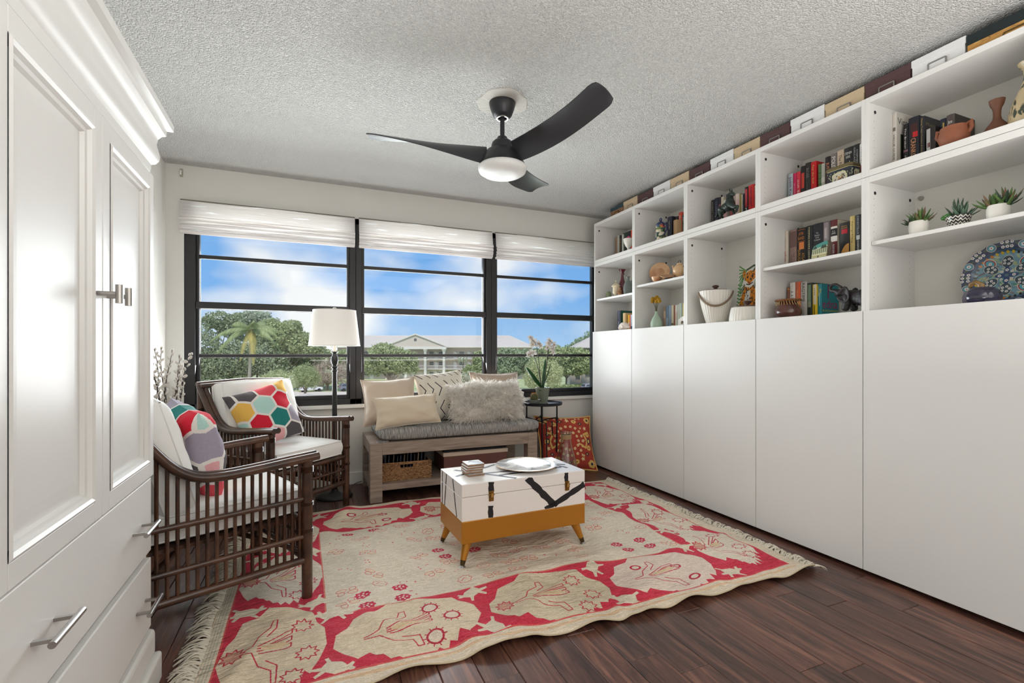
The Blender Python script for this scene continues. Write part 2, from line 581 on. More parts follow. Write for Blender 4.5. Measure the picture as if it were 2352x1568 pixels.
# ------------------------------------------------------------------ windows
M_FRAME = mat('black_window_frame', (30, 28, 30), 0.38)
M_EDGE = mat('glazing_bead', (150, 150, 150), 0.4)
k = NT('window_glass')
k.t.nodes.remove(k.b)
tr = k.n('ShaderNodeBsdfTransparent'); gl = k.n('ShaderNodeBsdfGlossy'); gl.inputs['Roughness'].default_value = 0.02
fr = k.n('ShaderNodeFresnel', IOR=1.35); mx = k.n('ShaderNodeMixShader')
tr.inputs['Color'].default_value = (0.97, 0.985, 0.98, 1)
k.l(fr.outputs[0], mx.inputs['Fac']); k.l(tr.outputs[0], mx.inputs[1]); k.l(gl.outputs[0], mx.inputs[2]); k.l(mx.outputs[0], k.out.inputs['Surface'])
M_GLASS = k.m
MID0, MID1 = 1.405, 1.455
for i in range(3):
    a, b = WINX[i], WINX[i + 1]
    ga, gb = a + (0.088 if i == 0 else 0.068), b - (0.067 if i < 2 else 0.085)
    win = bpy.data.objects.new('window_%d' % (i + 1), None); COL.objects.link(win); win['kind'] = 'structure'
    win['label'] = ('left', 'middle', 'right')[i] + ' black framed window of the far wall'
    win.location = ((a + b) / 2, YF, WZ0)
    def W(mb): 
        mb.M = Matrix.Translation((-(a + b) / 2, -YF, -WZ0)); return mb
    y0, y1 = YF + 0.015, YF + 0.13
    mb = W(MB())
    mb.box(a, ga - 0.02, y0, y1, WZ0, WZ1); mb.box(gb + 0.02, b, y0, y1, WZ0, WZ1)
    mb.box(a, b, y0, y1, WZ0, WZ0 + 0.045); mb.box(a, b, y0, y1, WZ1 - 0.05, WZ1)
    mb.build('window_frame', M_FRAME, win, bevel=0.003, seg=1)
    mb = W(MB())                       # sashes set back
    s0, s1 = YF + 0.045, YF + 0.10
    mb.box(ga - 0.02, ga, s0, s1, WZ0 + 0.045, WZ1 - 0.05); mb.box(gb, gb + 0.02, s0, s1, WZ0 + 0.045, WZ1 - 0.05)
    mb.box(ga, gb, s0, s1, WZ0 + 0.045, 0.728)
    mb.build('sash', M_FRAME, win, bevel=0.002, seg=1)
    W(MB()).box(ga - 0.02, gb + 0.02, s0 - 0.02, s1 + 0.0, MID0, MID1).build('meeting_rail', M_FRAME, win, bevel=0.003, seg=1)
    W(MB()).box(ga, gb, s0 + 0.012, s1 - 0.01, 1.782, 1.806).build('glazing_bar', M_FRAME, win)
    W(MB()).box(ga, gb, s0 + 0.012, s1 - 0.01, 1.043, 1.064).build('glazing_bar', M_FRAME, win)
    mb = W(MB())
    for (q0, q1) in ((0.728, 1.043), (1.064, MID0), (MID1, 1.782), (1.806, 2.13)):
        for zz in (q0, q1 - 0.003): mb.box(ga, gb, s0 + 0.020, s0 + 0.026, zz, zz + 0.003)
        for xx in (ga, gb - 0.003): mb.box(xx, xx + 0.003, s0 + 0.020, s0 + 0.026, q0, q1)
    mb.build('glazing_bead', M_EDGE, win)
    for (q0, q1) in ((0.728, 1.043), (1.064, MID0), (MID1, 1.782), (1.806, 2.13)):
        W(MB()).box(ga, gb, s0 + 0.027, s0 + 0.031, q0, q1).build('pane', M_GLASS, win)

# ------------------------------------------------------------------ woven wood blinds
k = NT('woven_white_blind')
tc = k.n('ShaderNodeTexCoord'); mp = k.n('ShaderNodeMapping'); mp.inputs['Scale'].default_value = (3.0, 3.0, 420.0)
k.l(tc.outputs['Object'], mp.inputs['Vector'])
nz = k.n('ShaderNodeTexNoise', Scale=1.0, Detail=3.0); k.l(mp.outputs['Vector'], nz.inputs['Vector'])
rp = k.n('ShaderNodeValToRGB')
rp.color_ramp.elements[0].position = 0.3; rp.color_ramp.elements[0].color = lin((196, 192, 188))
rp.color_ramp.elements[1].position = 0.65; rp.color_ramp.elements[1].color = lin((246, 244, 242))
k.l(nz.outputs['Fac'], rp.inputs['Fac']); k.l(rp.outputs['Color'], k.b.inputs['Base Color'])
k.b.inputs['Roughness'].default_value = 0.8
tl = k.n('ShaderNodeBsdfTranslucent'); tl.inputs['Color'].default_value = lin((250, 240, 235))
tp = k.n('ShaderNodeBsdfTranslucent'); tp.inputs['Color'].default_value = (1, 1, 1, 1)
m1 = k.n('ShaderNodeMixShader'); m1.inputs['Fac'].default_value = 0.35
k.l(k.b.outputs[0], m1.inputs[1]); k.l(tl.outputs[0], m1.inputs[2])
mp2 = k.n('ShaderNodeMapping'); mp2.inputs['Scale'].default_value = (3.2, 1.0, 75.0); k.l(tc.outputs['Object'], mp2.inputs['Vector'])
nh = k.n('ShaderNodeTexNoise', Scale=1.0, Detail=2.0); k.l(mp2.outputs['Vector'], nh.inputs['Vector'])
rh = k.n('ShaderNodeValToRGB'); rh.color_ramp.elements[0].position = 0.655; rh.color_ramp.elements[1].position = 0.69   # thinner weave lets the daylight through
k.l(nh.outputs['Fac'], rh.inputs['Fac'])
m2 = k.n('ShaderNodeMixShader'); k.l(rh.outputs['Color'], m2.inputs['Fac']); k.l(m1.outputs[0], m2.inputs[1]); k.l(tp.outputs[0], m2.inputs[2])
k.l(m2.outputs[0], k.out.inputs['Surface'])
bp = k.n('ShaderNodeBump', Strength=0.5, Distance=0.004); k.l(nz.outputs['Fac'], bp.inputs['Height']); k.l(bp.outputs['Normal'], k.b.inputs['Normal'])
M_BLIND = k.m
M_CORD = mat('head_rail', (120, 112, 100), 0.6)
for i, lab in enumerate(('over the left window, beside the corner', 'over the middle window', 'over the right window, beside the shelving')):
    a, b = WINX[i] + (-0.012 if i == 0 else 0.020), WINX[i + 1] + (-0.012 if i < 2 else 0.0)
    t = thing('roman_blind', 'white woven roman blind pulled up ' + lab, 'blind', ((a + b) / 2, YF - 0.03, 2.182), 0, 'woven blinds on the windows')
    hw = (b - a) / 2
    MB().box(-hw, hw, -0.012, 0.028, -0.008, 0.0).build('head_rail', M_CORD, t)
    def sheet(u, v, hw=hw):
        return (-hw + 2 * hw * u, -0.010 - 0.020 * v + 0.004 * math.sin(u * 9 + i), -0.006 - 0.135 * v)
    MB().grid(20, 6, sheet, uv=False).build('valance', M_BLIND, t, smooth=180)
    for q in range(4):
        z0 = -0.128 - 0.027 * q
        yo = -0.036 + 0.006 * q
        def fold(u, v, hw=hw, z0=z0, yo=yo, q=q):
            wob = 0.003 * math.sin(u * 13 + q * 2.1 + i)
            return (-hw + 2 * hw * u, yo - 0.014 * math.sin(v * PI) + wob, z0 - 0.034 * v + wob)
        MB().grid(24, 5, fold, uv=False).build('fold', M_BLIND, t, smooth=180)
    MB().box(-hw, hw, -0.012, 0.004, -0.246, -0.226).build('bottom_bar', M_BLIND, t, bevel=0.004)

# small hook high on the far wall
x, y, z = at_y(417, 397, YF)
t = thing('wall_hook', 'small white plastic hook high on the far wall above the left window', 'hook', (x, YF, z))
MB().box(-0.010, 0.010, -0.006, 0, -0.03, 0.03).build('backplate', mat('putty_plastic', (170, 166, 150), 0.4), t, bevel=0.002)
MB().tube([(0, -0.006, 0.012), (0, -0.028, 0.008), (0, -0.034, -0.01), (0, -0.028, -0.02)], 0.006, 8).build('hook_arm', mat('white_plastic', (236, 236, 232), 0.3), t, smooth=60)

struct(MB().lathe([(0.0, 0.0), (0.136, 0.0), (0.139, 0.003), (0.0, 0.003)], 40, (0.951, 2.41, ZC - 0.0035), rib=lambda a: 1 + 0.06 * math.sin(3 * a + 1) + 0.03 * math.sin(7 * a)
                  ).build('trim_2', mat('ceiling_patch', (204, 201, 194), 0.9, bump=0.6, bscale=60)), 'smooth round patch on the ceiling round the fan mount')
# ================================================================== shelving wall (right)
UY = [3.895 - 0.606 * i for i in range(6)]
CF, DF, CB = 2.483, 2.465, 2.868            # carcass front, door front, back
M_IN = mat('cabinet_inside', (226, 224, 217), 0.5)
M_HOLE = mat('cam_hole', (32, 28, 26), 0.6)
DOORTOP, LOWTOP, UPTOP, DECK = 1.278, 1.928, 2.312, 1.262
SHELF = {0: 1.59, 1: 1.641, 3: 1.585, 4: 1.613}
ORD = ('farthest, beside the window', 'second from the window', 'third from the window', 'fourth from the window', 'nearest the camera')
CONT = ('a burgundy vase', 'a teapot', 'a leopard print', 'a black elephant', 'a blue patterned platter')
CONTU = ('a white bowl', 'a painted jug', 'a rearing horse figure', 'a painted tin', 'a terracotta pot')
T = 0.018
def peg_holes(y, ylook, z0, z1):
    mb = MB()
    s = 1 if ylook > y else -1
    for xx in (CF + 0.037, CB - 0.06):
        for zz in np.arange(z0 + 0.05, z1 - 0.03, 0.032):
            mb.tube([(xx, y, zz), (xx, y + s * 0.0006, zz)], 0.0017, 6)
    return mb
for i in range(5):
    a, b = UY[i + 1], UY[i]
    cy = (a + b) / 2
    t = thing('shelf_cabinet', 'tall white cabinet with %s on its open shelves, %s' % (CONT[i], ORD[i]), 'cabinet',
              (CF, cy, 0), 0, 'white shelf cabinets along the right wall')
    def L(mb): mb.M = Matrix.Translation((-CF, -cy, 0)); return mb
    L(MB()).box(CF, CB, b - T, b, 0.02, LOWTOP).build('side_panel', M_WHITE, t, bevel=0.001, seg=1)
    L(MB()).box(CF, CB, a, a + T, 0.02, LOWTOP).build('side_panel', M_WHITE, t, bevel=0.001, seg=1)
    L(MB()).box(CF, CB, a + T, b - T, LOWTOP - 0.03, LOWTOP).build('top_panel', M_WHITE, t, bevel=0.001, seg=1)
    L(MB()).box(CF, CB, a + T, b - T, DECK - 0.02, DECK).build('deck_panel', M_IN, t)
    L(MB()).box(CF, CB, a + T, b - T, 0.02, 0.04).build('bottom_panel', M_IN, t)
    L(MB()).box(CB - 0.012, CB - 0.006, a + T, b - T, 0.04, LOWTOP - 0.03).build('back_panel', M_IN, t)
    L(MB()).box(CF + 0.03, CF + 0.045, a, b, 0.0, 0.021).build('plinth', M_HOLE, t)
    L(MB()).box(DF, CF - 0.001, a + 0.0016, b - 0.0016, 0.022, DOORTOP).build('door', M_WHITE, t, bevel=0.0012, seg=1)
    if i in SHELF:
        z = SHELF[i]
        L(MB()).box(CF + 0.014, CB - 0.014, a + T + 0.002, b - T - 0.002, z - 0.018, z).build('shelf', M_WHITE, t, bevel=0.001, seg=1)
    hz = peg_holes(b - T, a, DECK, LOWTOP - 0.03); hz.M = Matrix.Translation((-CF, -cy, 0)); hz.v = [tuple(hz.M @ Vector(p)) for p in hz.v]
    ho = hz.build('peg_holes', mat('peg_hole', (128, 122, 116), 0.8), t); ho['kind'] = 'stuff'
    for (xx, zz) in ((CF + 0.045, LOWTOP - 0.075), (CB - 0.055, LOWTOP - 0.075)):
        L(MB()).tube([(xx, b - T, zz), (xx, b - T - 0.0012, zz)], 0.0085, 10).build('cam_cap', M_HOLE, t)
    u = thing('top_shelf_unit', 'low white open top unit holding %s, %s' % (CONTU[i], ORD[i]), 'cabinet',
              (CF, cy, LOWTOP + 0.002), 0, 'white top box units along the right wall')
    z0 = LOWTOP + 0.002
    def L(mb): mb.M = Matrix.Translation((-CF, -cy, -z0)); return mb
    L(MB()).box(CF, CB, b - T, b, z0, UPTOP).build('side_panel', M_WHITE, u, bevel=0.001, seg=1)
    L(MB()).box(CF, CB, a, a + T, z0, UPTOP).build('side_panel', M_WHITE, u, bevel=0.001, seg=1)
    L(MB()).box(CF, CB, a + T, b - T, UPTOP - 0.026, UPTOP).build('top_panel', M_WHITE, u, bevel=0.001, seg=1)
    L(MB()).box(CF, CB, a + T, b - T, z0, z0 + 0.03).build('bottom_panel', M_WHITE, u, bevel=0.001, seg=1)
    L(MB()).box(CB - 0.012, CB - 0.006, a + T, b - T, z0 + 0.03, UPTOP - 0.026).build('back_panel', M_IN, u)
    hz = peg_holes(b - T, a, z0 + 0.03, UPTOP - 0.03); hz.v = [tuple(Matrix.Translation((-CF, -cy, -z0)) @ Vector(p)) for p in hz.v]
    ho = hz.build('peg_holes', mat('peg_hole', (128, 122, 116), 0.8), u); ho['kind'] = 'stuff'
    for (xx, zz) in ((CF + 0.045, UPTOP - 0.065), (CF + 0.045, z0 + 0.038), (CB - 0.055, UPTOP - 0.065)):
        L(MB()).tube([(xx, b - T, zz), (xx, b - T - 0.0012, zz)], 0.0085, 10).build('cam_cap', M_HOLE, u)

# ================================================================== white painted wardrobe (left)
AX, AY = -0.496, 1.862                       # far front corner
M_ARM = mat('gloss_white_paint', (224, 223, 220), 0.36, spec=0.28, bump=0.05, bscale=14)
M_STEEL = mat('brushed_steel', (176, 172, 168), 0.32, metal=1.0)
M_HINGE = mat('hinge_steel', (150, 146, 142), 0.35, metal=1.0)
M_DARK = mat('gap_dark', (70, 66, 62), 0.8)
arm = thing('wardrobe', 'white painted wardrobe with two panelled doors, drawers and a moulded cornice, at the left', 'wardrobe',
            (AX, AY, 0), math.radians(1.1))
AW, AD = 0.885, 0.47                        # width along y, depth along x
# local: x = out of the front (0 = front plane), y = 0 far edge .. -AW near edge
ZD0, ZD1 = 0.682, 1.640
mb = MB()
mb.box(-AD, -0.0, -0.022, 0, 0.10, 1.682); mb.box(-AD, 0.0, -AW, -AW + 0.022, 0.10, 1.682)
mb.box(-AD, -AD + 0.01, -AW, 0, 0.10, 1.682); mb.box(-AD, 0, -AW, 0, 1.656, 1.682)
mb.box(-AD, -0.022, -AW + 0.022, -0.022, 0.10, 0.2)
mb.box(-AD, -0.03, -AW + 0.022, -0.022, ZD0 - 0.02, ZD0 - 0.005)
mb.box(-0.02, 0, -AW + 0.022, -0.022, 0.428, 0.446); mb.box(-0.02, 0, -AW + 0.022, -0.022, 0.19, 0.206)
mb.box(-0.02, 0, -AW + 0.022, -0.022, 1.645, 1.682)
mb.build('body', M_ARM, arm, bevel=0.0015, seg=1)
MB().box(-0.05, -0.045, -AW + 0.02, -0.02, 0.2, 1.65).build('interior_gap', M_DARK, arm)
# cornice: moulded profile swept along the front and the far side
prof = [(0.000, 1.672), (0.012, 1.676), (0.016, 1.690), (0.016, 1.702), (0.030, 1.708), (0.042, 1.722), (0.046, 1.740), (0.040, 1.758),
        (0.034, 1.776), (0.038, 1.796), (0.052, 1.812), (0.066, 1.818), (0.068, 1.838), (0.092, 1.844), (0.094, 1.866)]
mb = MB()
prof = [(p * 0.66, 1.654 + (z - 1.672) * 0.95) for p, z in prof]
pth = [lambda p: (-AD, p), lambda p: (p, p), lambda p: (p, -AW - p), lambda p: (-AD, -AW - p)]
n = len(prof)
vs = []
for fn in pth:
    for (p, z) in prof:
        x, y = fn(p); vs.append((x, y, z))
fs = []
for s in range(3):
    for j in range(n - 1):
        fs.append([s * n + j, (s + 1) * n + j, (s + 1) * n + j + 1, s * n + j + 1])
fs.append([0 * n + n - 1, 1 * n + n - 1, 2 * n + n - 1, 3 * n + n - 1])
mb._add(vs, fs)
mb.build('cornice', M_ARM, arm, smooth=38, recalc=True)
# plinth in two steps
MB().box(-AD, 0.022, -AW - 0.018, 0.020, 0.092, 0.180).build('plinth', M_ARM, arm, bevel=0.016, seg=3)
MB().box(-AD, 0.036, -AW - 0.030, 0.032, 0.0, 0.094).build('plinth_base', M_ARM, arm, bevel=0.010, seg=3)
def door(y0, y1, hinge_side):
    """panelled door; y1 is the far edge"""
    z0, z1 = ZD0, ZD1
    st = 0.046
    d = MB()
    d.box(0.001, 0.022, y0, y0 + st, z0, z1); d.box(0.001, 0.022, y1 - st, y1, z0, z1)
    d.box(0.001, 0.022, y0 + st, y1 - st, z0, z0 + st); d.box(0.001, 0.022, y0 + st, y1 - st, z1 - st, z1)
    o = d.build('door', M_ARM, arm, bevel=0.002, seg=2)
    ia, ib, ja, jb = y0 + st, y1 - st, z0 + st, z1 - st
    # panel moulding: mitred ring, then recessed panel
    ring = [(0.0, 0.023), (0.006, 0.026), (0.013, 0.022), (0.017, 0.014), (0.024, 0.012), (0.028, 0.004)]
    vs, fs = [], []
    for (ins, h) in ring:
        vs += [(h, ia + ins, ja + ins), (h, ib - ins, ja + ins), (h, ib - ins, jb - ins), (h, ia + ins, jb - ins)]
    for j in range(len(ring) - 1):
        for q in range(4):
            q2 = (q + 1) % 4
            fs.append([j * 4 + q, j * 4 + q2, (j + 1) * 4 + q2, (j + 1) * 4 + q])
    e = MB(); e._add(vs, fs); e.build('panel_moulding', M_ARM, o, smooth=30, recalc=False)
    vs, fs = [], []
    for (ins, h) in ((0.028, 0.004), (0.045, 0.006), (0.062, 0.007)):
        vs += [(h, ia + ins, ja + ins), (h, ib - ins, ja + ins), (h, ib - ins, jb - ins), (h, ia + ins, jb - ins)]
    for j in range(2):
        for q in range(4):
            q2 = (q + 1) % 4
            fs.append([j * 4 + q, j * 4 + q2, (j + 1) * 4 + q2, (j + 1) * 4 + q])
    fs.append([8, 9, 10, 11])
    e = MB(); e._add(vs, fs); e.build('panel', M_ARM, o)
    return o
ysplit = -0.436
d1 = door(-AW + 0.004, ysplit - 0.002, 0)
d2 = door(ysplit + 0.002, -0.012, 1)
def tknob(o, y, z):
    mb = MB()
    mb.tube([(0.022, y, z), (0.058, y, z)], 0.0055, 12)
    mb.tube([(0.064, y, z - 0.022), (0.064, y, z + 0.022)], 0.0075, 14)
    mb.build('handle', M_STEEL, o, smooth=50)
kz = EYE + (812 - 683) / 1090 * 1.19
tknob(d1, ysplit - 0.036, kz)
tknob(d2, ysplit + 0.030, kz)
for zz in (1.545, 1.145, 0.785):
    mb = MB()
    mb.tube([(0.012, 0.004, zz - 0.032), (0.012, 0.004, zz + 0.032)], 0.0058, 10)
    mb.box(0.0, 0.014, -0.011, 0.003, zz - 0.032, zz + 0.032)
    mb.tube([(0.012, 0.004, zz - 0.011), (0.012, 0.004, zz - 0.009)], 0.0066, 10)
    mb.build('hinge', M_HINGE, arm, smooth=50)
def bar_handle(o, y, z):
    mb = MB()
    for s in (-1, 1):
        mb.bar((0.02, y + s * 0.042, z), (0.052, y + s * 0.042, z), 0.009, 0.007)
    mb.tube([(0.056, y - 0.064, z), (0.056, y + 0.064, z)], 0.0066, 14)
    mb.build('handle', M_STEEL, o, smooth=50)
for (z0, z1, ys, hz) in ((0.448, 0.678, (-0.715, -0.165), 0.556), (0.208, 0.426, (-0.715, -0.135), 0.316)):
    d = MB().box(0.001, 0.020, -AW + 0.01, -0.03, z0, z1).build('drawer', M_ARM, arm, bevel=0.003, seg=2)
    for y in ys:
        bar_handle(d, y, hz)

# ================================================================== bench under the window
k = NT('grey_oak')
tc = k.n('ShaderNodeTexCoord'); mp = k.n('ShaderNodeMapping'); mp.inputs['Scale'].default_value = (2.5, 22, 22)
k.l(tc.outputs['Object'], mp.inputs['Vector'])
nz = k.n('ShaderNodeTexNoise', Scale=2.0, Detail=5.0, Distortion=0.6); k.l(mp.outputs['Vector'], nz.inputs['Vector'])
rp = k.n('ShaderNodeValToRGB'); rp.color_ramp.elements[0].position = 0.3; rp.color_ramp.elements[0].color = lin((122, 106, 95))
rp.color_ramp.elements[1].position = 0.7; rp.color_ramp.elements[1].color = lin((162, 145, 131))
k.l(nz.outputs['Fac'], rp.inputs['Fac']); k.l(rp.outputs['Color'], k.b.inputs['Base Color']); k.b.inputs['Roughness'].default_value = 0.5
M_OAK = k.m
BX0, BX1, BY0, BY1, BZ = 0.372, 1.695, 3.51, 4.065, 0.428
bench = thing('bench', 'grey oak bench with an open lower shelf, standing under the windows', 'bench', ((BX0 + BX1) / 2, (BY0 + BY1) / 2, 0))
hx, hy = (BX1 - BX0) / 2, (BY1 - BY0) / 2
lw = 0.086
for sx in (-1, 1):
    for sy in (-1, 1):
        MB().box(min(sx * hx, sx * (hx - lw)), max(sx * hx, sx * (hx - lw)), min(sy * hy, sy * (hy - lw)), max(sy * hy, sy * (hy - lw)), 0, BZ - 0.002
                 ).build('leg', M_OAK, bench, bevel=0.002, seg=1)
MB().box(-hx + lw, hx - lw, -hy, -hy + lw, BZ - 0.088, BZ).build('front_rail', M_OAK, bench, bevel=0.002, seg=1)
MB().box(-hx + lw, hx - lw, hy - lw, hy, BZ - 0.088, BZ).build('back_rail', M_OAK, bench, bevel=0.002, seg=1)
for sx in (-1, 1):
    MB().box(min(sx * hx, sx * (hx - lw)), max(sx * hx, sx * (hx - lw)), -hy + lw, hy - lw, BZ - 0.088, BZ).build('side_rail', M_OAK, bench, bevel=0.002, seg=1)
    MB().box(min(sx * hx, sx * (hx - 0.05)), max(sx * hx, sx * (hx - 0.05)), -hy + lw, hy - lw, 0.085, 0.125).build('side_stretcher', M_OAK, bench, bevel=0.002, seg=1)
MB().box(-hx + lw, hx - lw, -hy + lw, hy - lw, BZ - 0.03, BZ - 0.004).build('top_board', M_OAK, bench)
MB().box(-hx + 0.05, hx - 0.05, -hy + 0.006, hy - 0.006, 0.082, 0.128).build('lower_shelf', M_OAK, bench, bevel=0.002, seg=1)

# grey woven seat pad
k = NT('grey_woven_fabric')
tc = k.n('ShaderNodeTexCoord'); mp = k.n('ShaderNodeMapping'); mp.inputs['Scale'].default_value = (260, 14, 20)
k.l(tc.outputs['Object'], mp.inputs['Vector'])
nz = k.n('ShaderNodeTexNoise', Scale=1.0, Detail=3.0); k.l(mp.outputs['Vector'], nz.inputs['Vector'])
rp = k.n('ShaderNodeValToRGB'); rp.color_ramp.elements[0].position = 0.38; rp.color_ramp.elements[0].color = lin((104, 104, 106))
rp.color_ramp.elements[1].position = 0.66; rp.color_ramp.elements[1].color = lin((178, 172, 166))
k.l(nz.outputs['Fac'], rp.inputs['Fac']); k.l(rp.outputs['Color'], k.b.inputs['Base Color']); k.b.inputs['Roughness'].default_value = 0.9
bp = k.n('ShaderNodeBump', Strength=0.5, Distance=0.004); k.l(nz.outputs['Fac'], bp.inputs['Height']); k.l(bp.outputs['Normal'], k.b.inputs['Normal'])
M_PAD = k.m
PADT = 0.525
def pad_mesh(hx, hy, h, n=40, m=14, r=0.042, wob=0.006):
    """soft box: superellipse section swept round"""
    mb = MB()
    def fn(u, v):
        a = 2 * PI * u
        c, s = math.cos(a), math.sin(a)
        e = 0.16
        X = math.copysign(abs(c) ** e, c); Y = math.copysign(abs(s) ** e, s)
        ph = -PI / 2 + PI * v
        cz = math.cos(ph) ** 0.28 if math.cos(ph) > 1e-6 else 0.0
        zz = math.copysign(abs(math.sin(ph)) ** 0.55, math.sin(ph))
        w = wob * math.sin(9 * X + 3 * Y + 1.3) * math.sin(7 * Y + 0.5)
        return (hx * X * cz, hy * Y * cz, h / 2 + h / 2 * zz + (w if zz > 0 else 0))
    mb.grid(n * 2, m, fn, uv=False)
    return mb
pad = pad_mesh(0.652, 0.285, PADT - BZ + 0.002, n=60, m=16).build('bench_pad', M_PAD, None, smooth=180)
pad.location = (1.085, 3.80, BZ)
tag(pad, 'grey striped woven seat pad lying along the top of the bench', 'cushion')
mb = MB()
for i in range(14):
    for (x, y) in ((0.425 + 0.006 * i, 3.525 + rnd.uniform(-0.006, 0.006)), ):
        mb.tube([(x, y, BZ + 0.012), (x - 0.012 + rnd.uniform(-0.01, 0.01), y - 0.016, BZ + 0.004), (x - 0.02, y - 0.022, BZ + 0.003)], 0.0018, 5)
fr = mb.build('fringe_end', M_PAD, pad); fr.matrix_parent_inverse = Matrix.Translation((-1.085, -3.80, -BZ))
fr['kind'] = 'stuff'

# basket of records, storage bin
k = NT('woven_seagrass')
tc = k.n('ShaderNodeTexCoord'); mp = k.n('ShaderNodeMapping'); mp.inputs['Scale'].default_value = (60, 60, 150)
k.l(tc.outputs['Object'], mp.inputs['Vector'])
nz = k.n('ShaderNodeTexNoise', Scale=1.0, Detail=4.0, Distortion=0.8); k.l(mp.outputs['Vector'], nz.inputs['Vector'])
rp = k.n('ShaderNodeValToRGB'); rp.color_ramp.elements[0].position = 0.32; rp.color_ramp.elements[0].color = lin((96, 62, 36))
rp.color_ramp.elements[1].position = 0.66; rp.color_ramp.elements[1].color = lin((204, 156, 108))
k.l(nz.outputs['Fac'], rp.inputs['Fac']); k.l(rp.outputs['Color'], k.b.inputs['Base Color']); k.b.inputs['Roughness'].default_value = 0.75
bp = k.n('ShaderNodeBump', Strength=1.0, Distance=0.02); k.l(nz.outputs['Fac'], bp.inputs['Height']); k.l(bp.outputs['Normal'], k.b.inputs['Normal'])
M_WICKER = k.m
SH = 0.128
bx0, _, _ = at_y(876, 1080, 3.58); bx1, _, bzt = at_y(989, 1057, 3.58)
bw = bx1 - bx0
bt = bzt - SH
bsk = thing('basket', 'brown woven seagrass basket with a handle slot, on the left of the bench shelf', 'basket', ((bx0 + bx1) / 2, 3.58, SH))
rows = 11
mb = MB()
hh = bt / rows
def hole(x, z): return abs(x) < 0.052 and bt * 0.70 < z < bt * 0.90
for r in range(rows):                            # coiled rows of the weave, front with the handle slot left open
    z = (r + 0.5) * hh
    segs = [(-bw / 2, bw / 2)] if not hole(0, z) else [(-bw / 2, -0.05), (0.05, bw / 2)]
    for (a, b) in segs:
        pts = [(a + (b - a) * q / 22, 0.004 * math.sin(q * 2.6 + r * 3.14), z) for q in range(23)]
        mb.tube(pts, hh * 0.60, 6)
    for x in (-bw / 2, bw / 2):
        mb.tube([(x + 0.003 * math.sin(q * 2.6 + r * 3.14), q * 0.30 / 12, z) for q in range(13)], hh * 0.60, 6)
    mb.tube([(-bw / 2, 0.30, z), (bw / 2, 0.30, z)], hh * 0.60, 6)
mb.box(-bw / 2, bw / 2, 0, 0.30, 0.002, 0.012)
mb.build('weave', M_WICKER, bsk, smooth=60)
mb = MB()
for x in (-bw / 2, bw / 2):
    mb.tube([(x, 0, 0.0), (x, 0, bt)], 0.008, 8)
mb.tube([(-bw / 2, 0, bt), (bw / 2, 0, bt)], 0.008, 8)
mb.build('rim', M_WICKER, bsk, smooth=60)
RC = [(24, 30, 44), (38, 44, 66), (70, 62, 54), (26, 26, 30), (34, 54, 78), (96, 84, 70), (30, 30, 34), (44, 60, 84), (22, 22, 26), (120, 104, 90), (36, 40, 60), (28, 28, 32)]
RL = ('black', 'navy', 'brown', 'charcoal', 'blue', 'tan', 'dark grey', 'steel blue', 'jet black', 'beige', 'indigo', 'slate')
for i, c in enumerate(RC):
    x = (bx0 + bx1) / 2 - bw / 2 + 0.022 + i * (bw - 0.044) / 12
    h = bt + rnd.uniform(0.035, 0.075)
    o = MB().box(0, 0.008, 0, 0.255, 0, h).build('record_sleeve', mat('sleeve_%d' % i, c, 0.5), None, bevel=0.001, seg=1)
    spot(o, (x, 3.60, SH + 0.013), (0, math.radians(rnd.uniform(1, 6)), 0))
    tag(o, 'thin %s record sleeve standing in the seagrass basket under the bench' % RL[i], 'record', 'record sleeves in the basket')
# brown storage bin with a pale folded edge and dark lid
qx0, _, qz = at_y(1018, 1042, 3.62); qx1, _, _ = at_y(1167, 1036, 3.62)
zt = at_y(1020, 1040, 3.62)[2]
sb = thing('storage_bin', 'reddish brown storage bin with cream rim and dark lid on the bench shelf', 'storage box', ((qx0 + qx1) / 2, 3.62, SH))
w2 = (qx1 - qx0) / 2
MB().box(-w2 + 0.006, w2 - 0.006, 0.004, 0.34, 0, zt - SH - 0.03).build('body', mat('brown_leatherette', (104, 62, 54), 0.55, bump=0.3, bscale=90), sb, bevel=0.006)
MB().box(-w2, w2, 0, 0.345, zt - SH - 0.032, zt - SH).build('rim', mat('cream_canvas', (214, 198, 180), 0.8, bump=0.3, bscale=160), sb, bevel=0.004)
MB().box(-w2 + 0.01, w2 - 0.01, 0.02, 0.335, zt - SH - 0.002, zt - SH + 0.014).build('lid', mat('dark_lid', (30, 32, 38), 0.6), sb, bevel=0.005)

# ================================================================== trunk coffee table
GR = math.radians(2.2)
TX, TY = 1.035, 2.47
TL, TD = 0.726, 0.372
M_TW = mat('white_lacquer', (236, 230, 226), 0.33, coat=0.2)
M_BLK = mat('black_paint', (24, 23, 28), 0.45)
M_GOLD = mat('gold_paint', (184, 124, 42), 0.36, metal=0.55)
M_BRASS = mat('aged_brass', (150, 112, 58), 0.35, metal=1.0, var=0.35, vscale=60)
tr = thing('trunk_table', 'white lacquered trunk coffee table with black strokes and a gold painted base on splayed legs', 'coffee table', (TX, TY, 0), GR)
hx, hy = TL / 2, TD / 2
zb0, zb1, zw, zt = 0.120, 0.232, 0.352, 0.418
MB().box(-hx, hx, -hy, hy, zb0, zb1).build('base', M_GOLD, tr, bevel=0.003)
body = MB().box(-hx, hx, -hy, hy, zb1, zw - 0.0006).build('body', M_TW, tr, bevel=0.002, seg=2)
lid = MB().box(-hx, hx, -hy, hy, zw + 0.0006, zt).build('lid', M_TW, tr, bevel=0.004, seg=2)
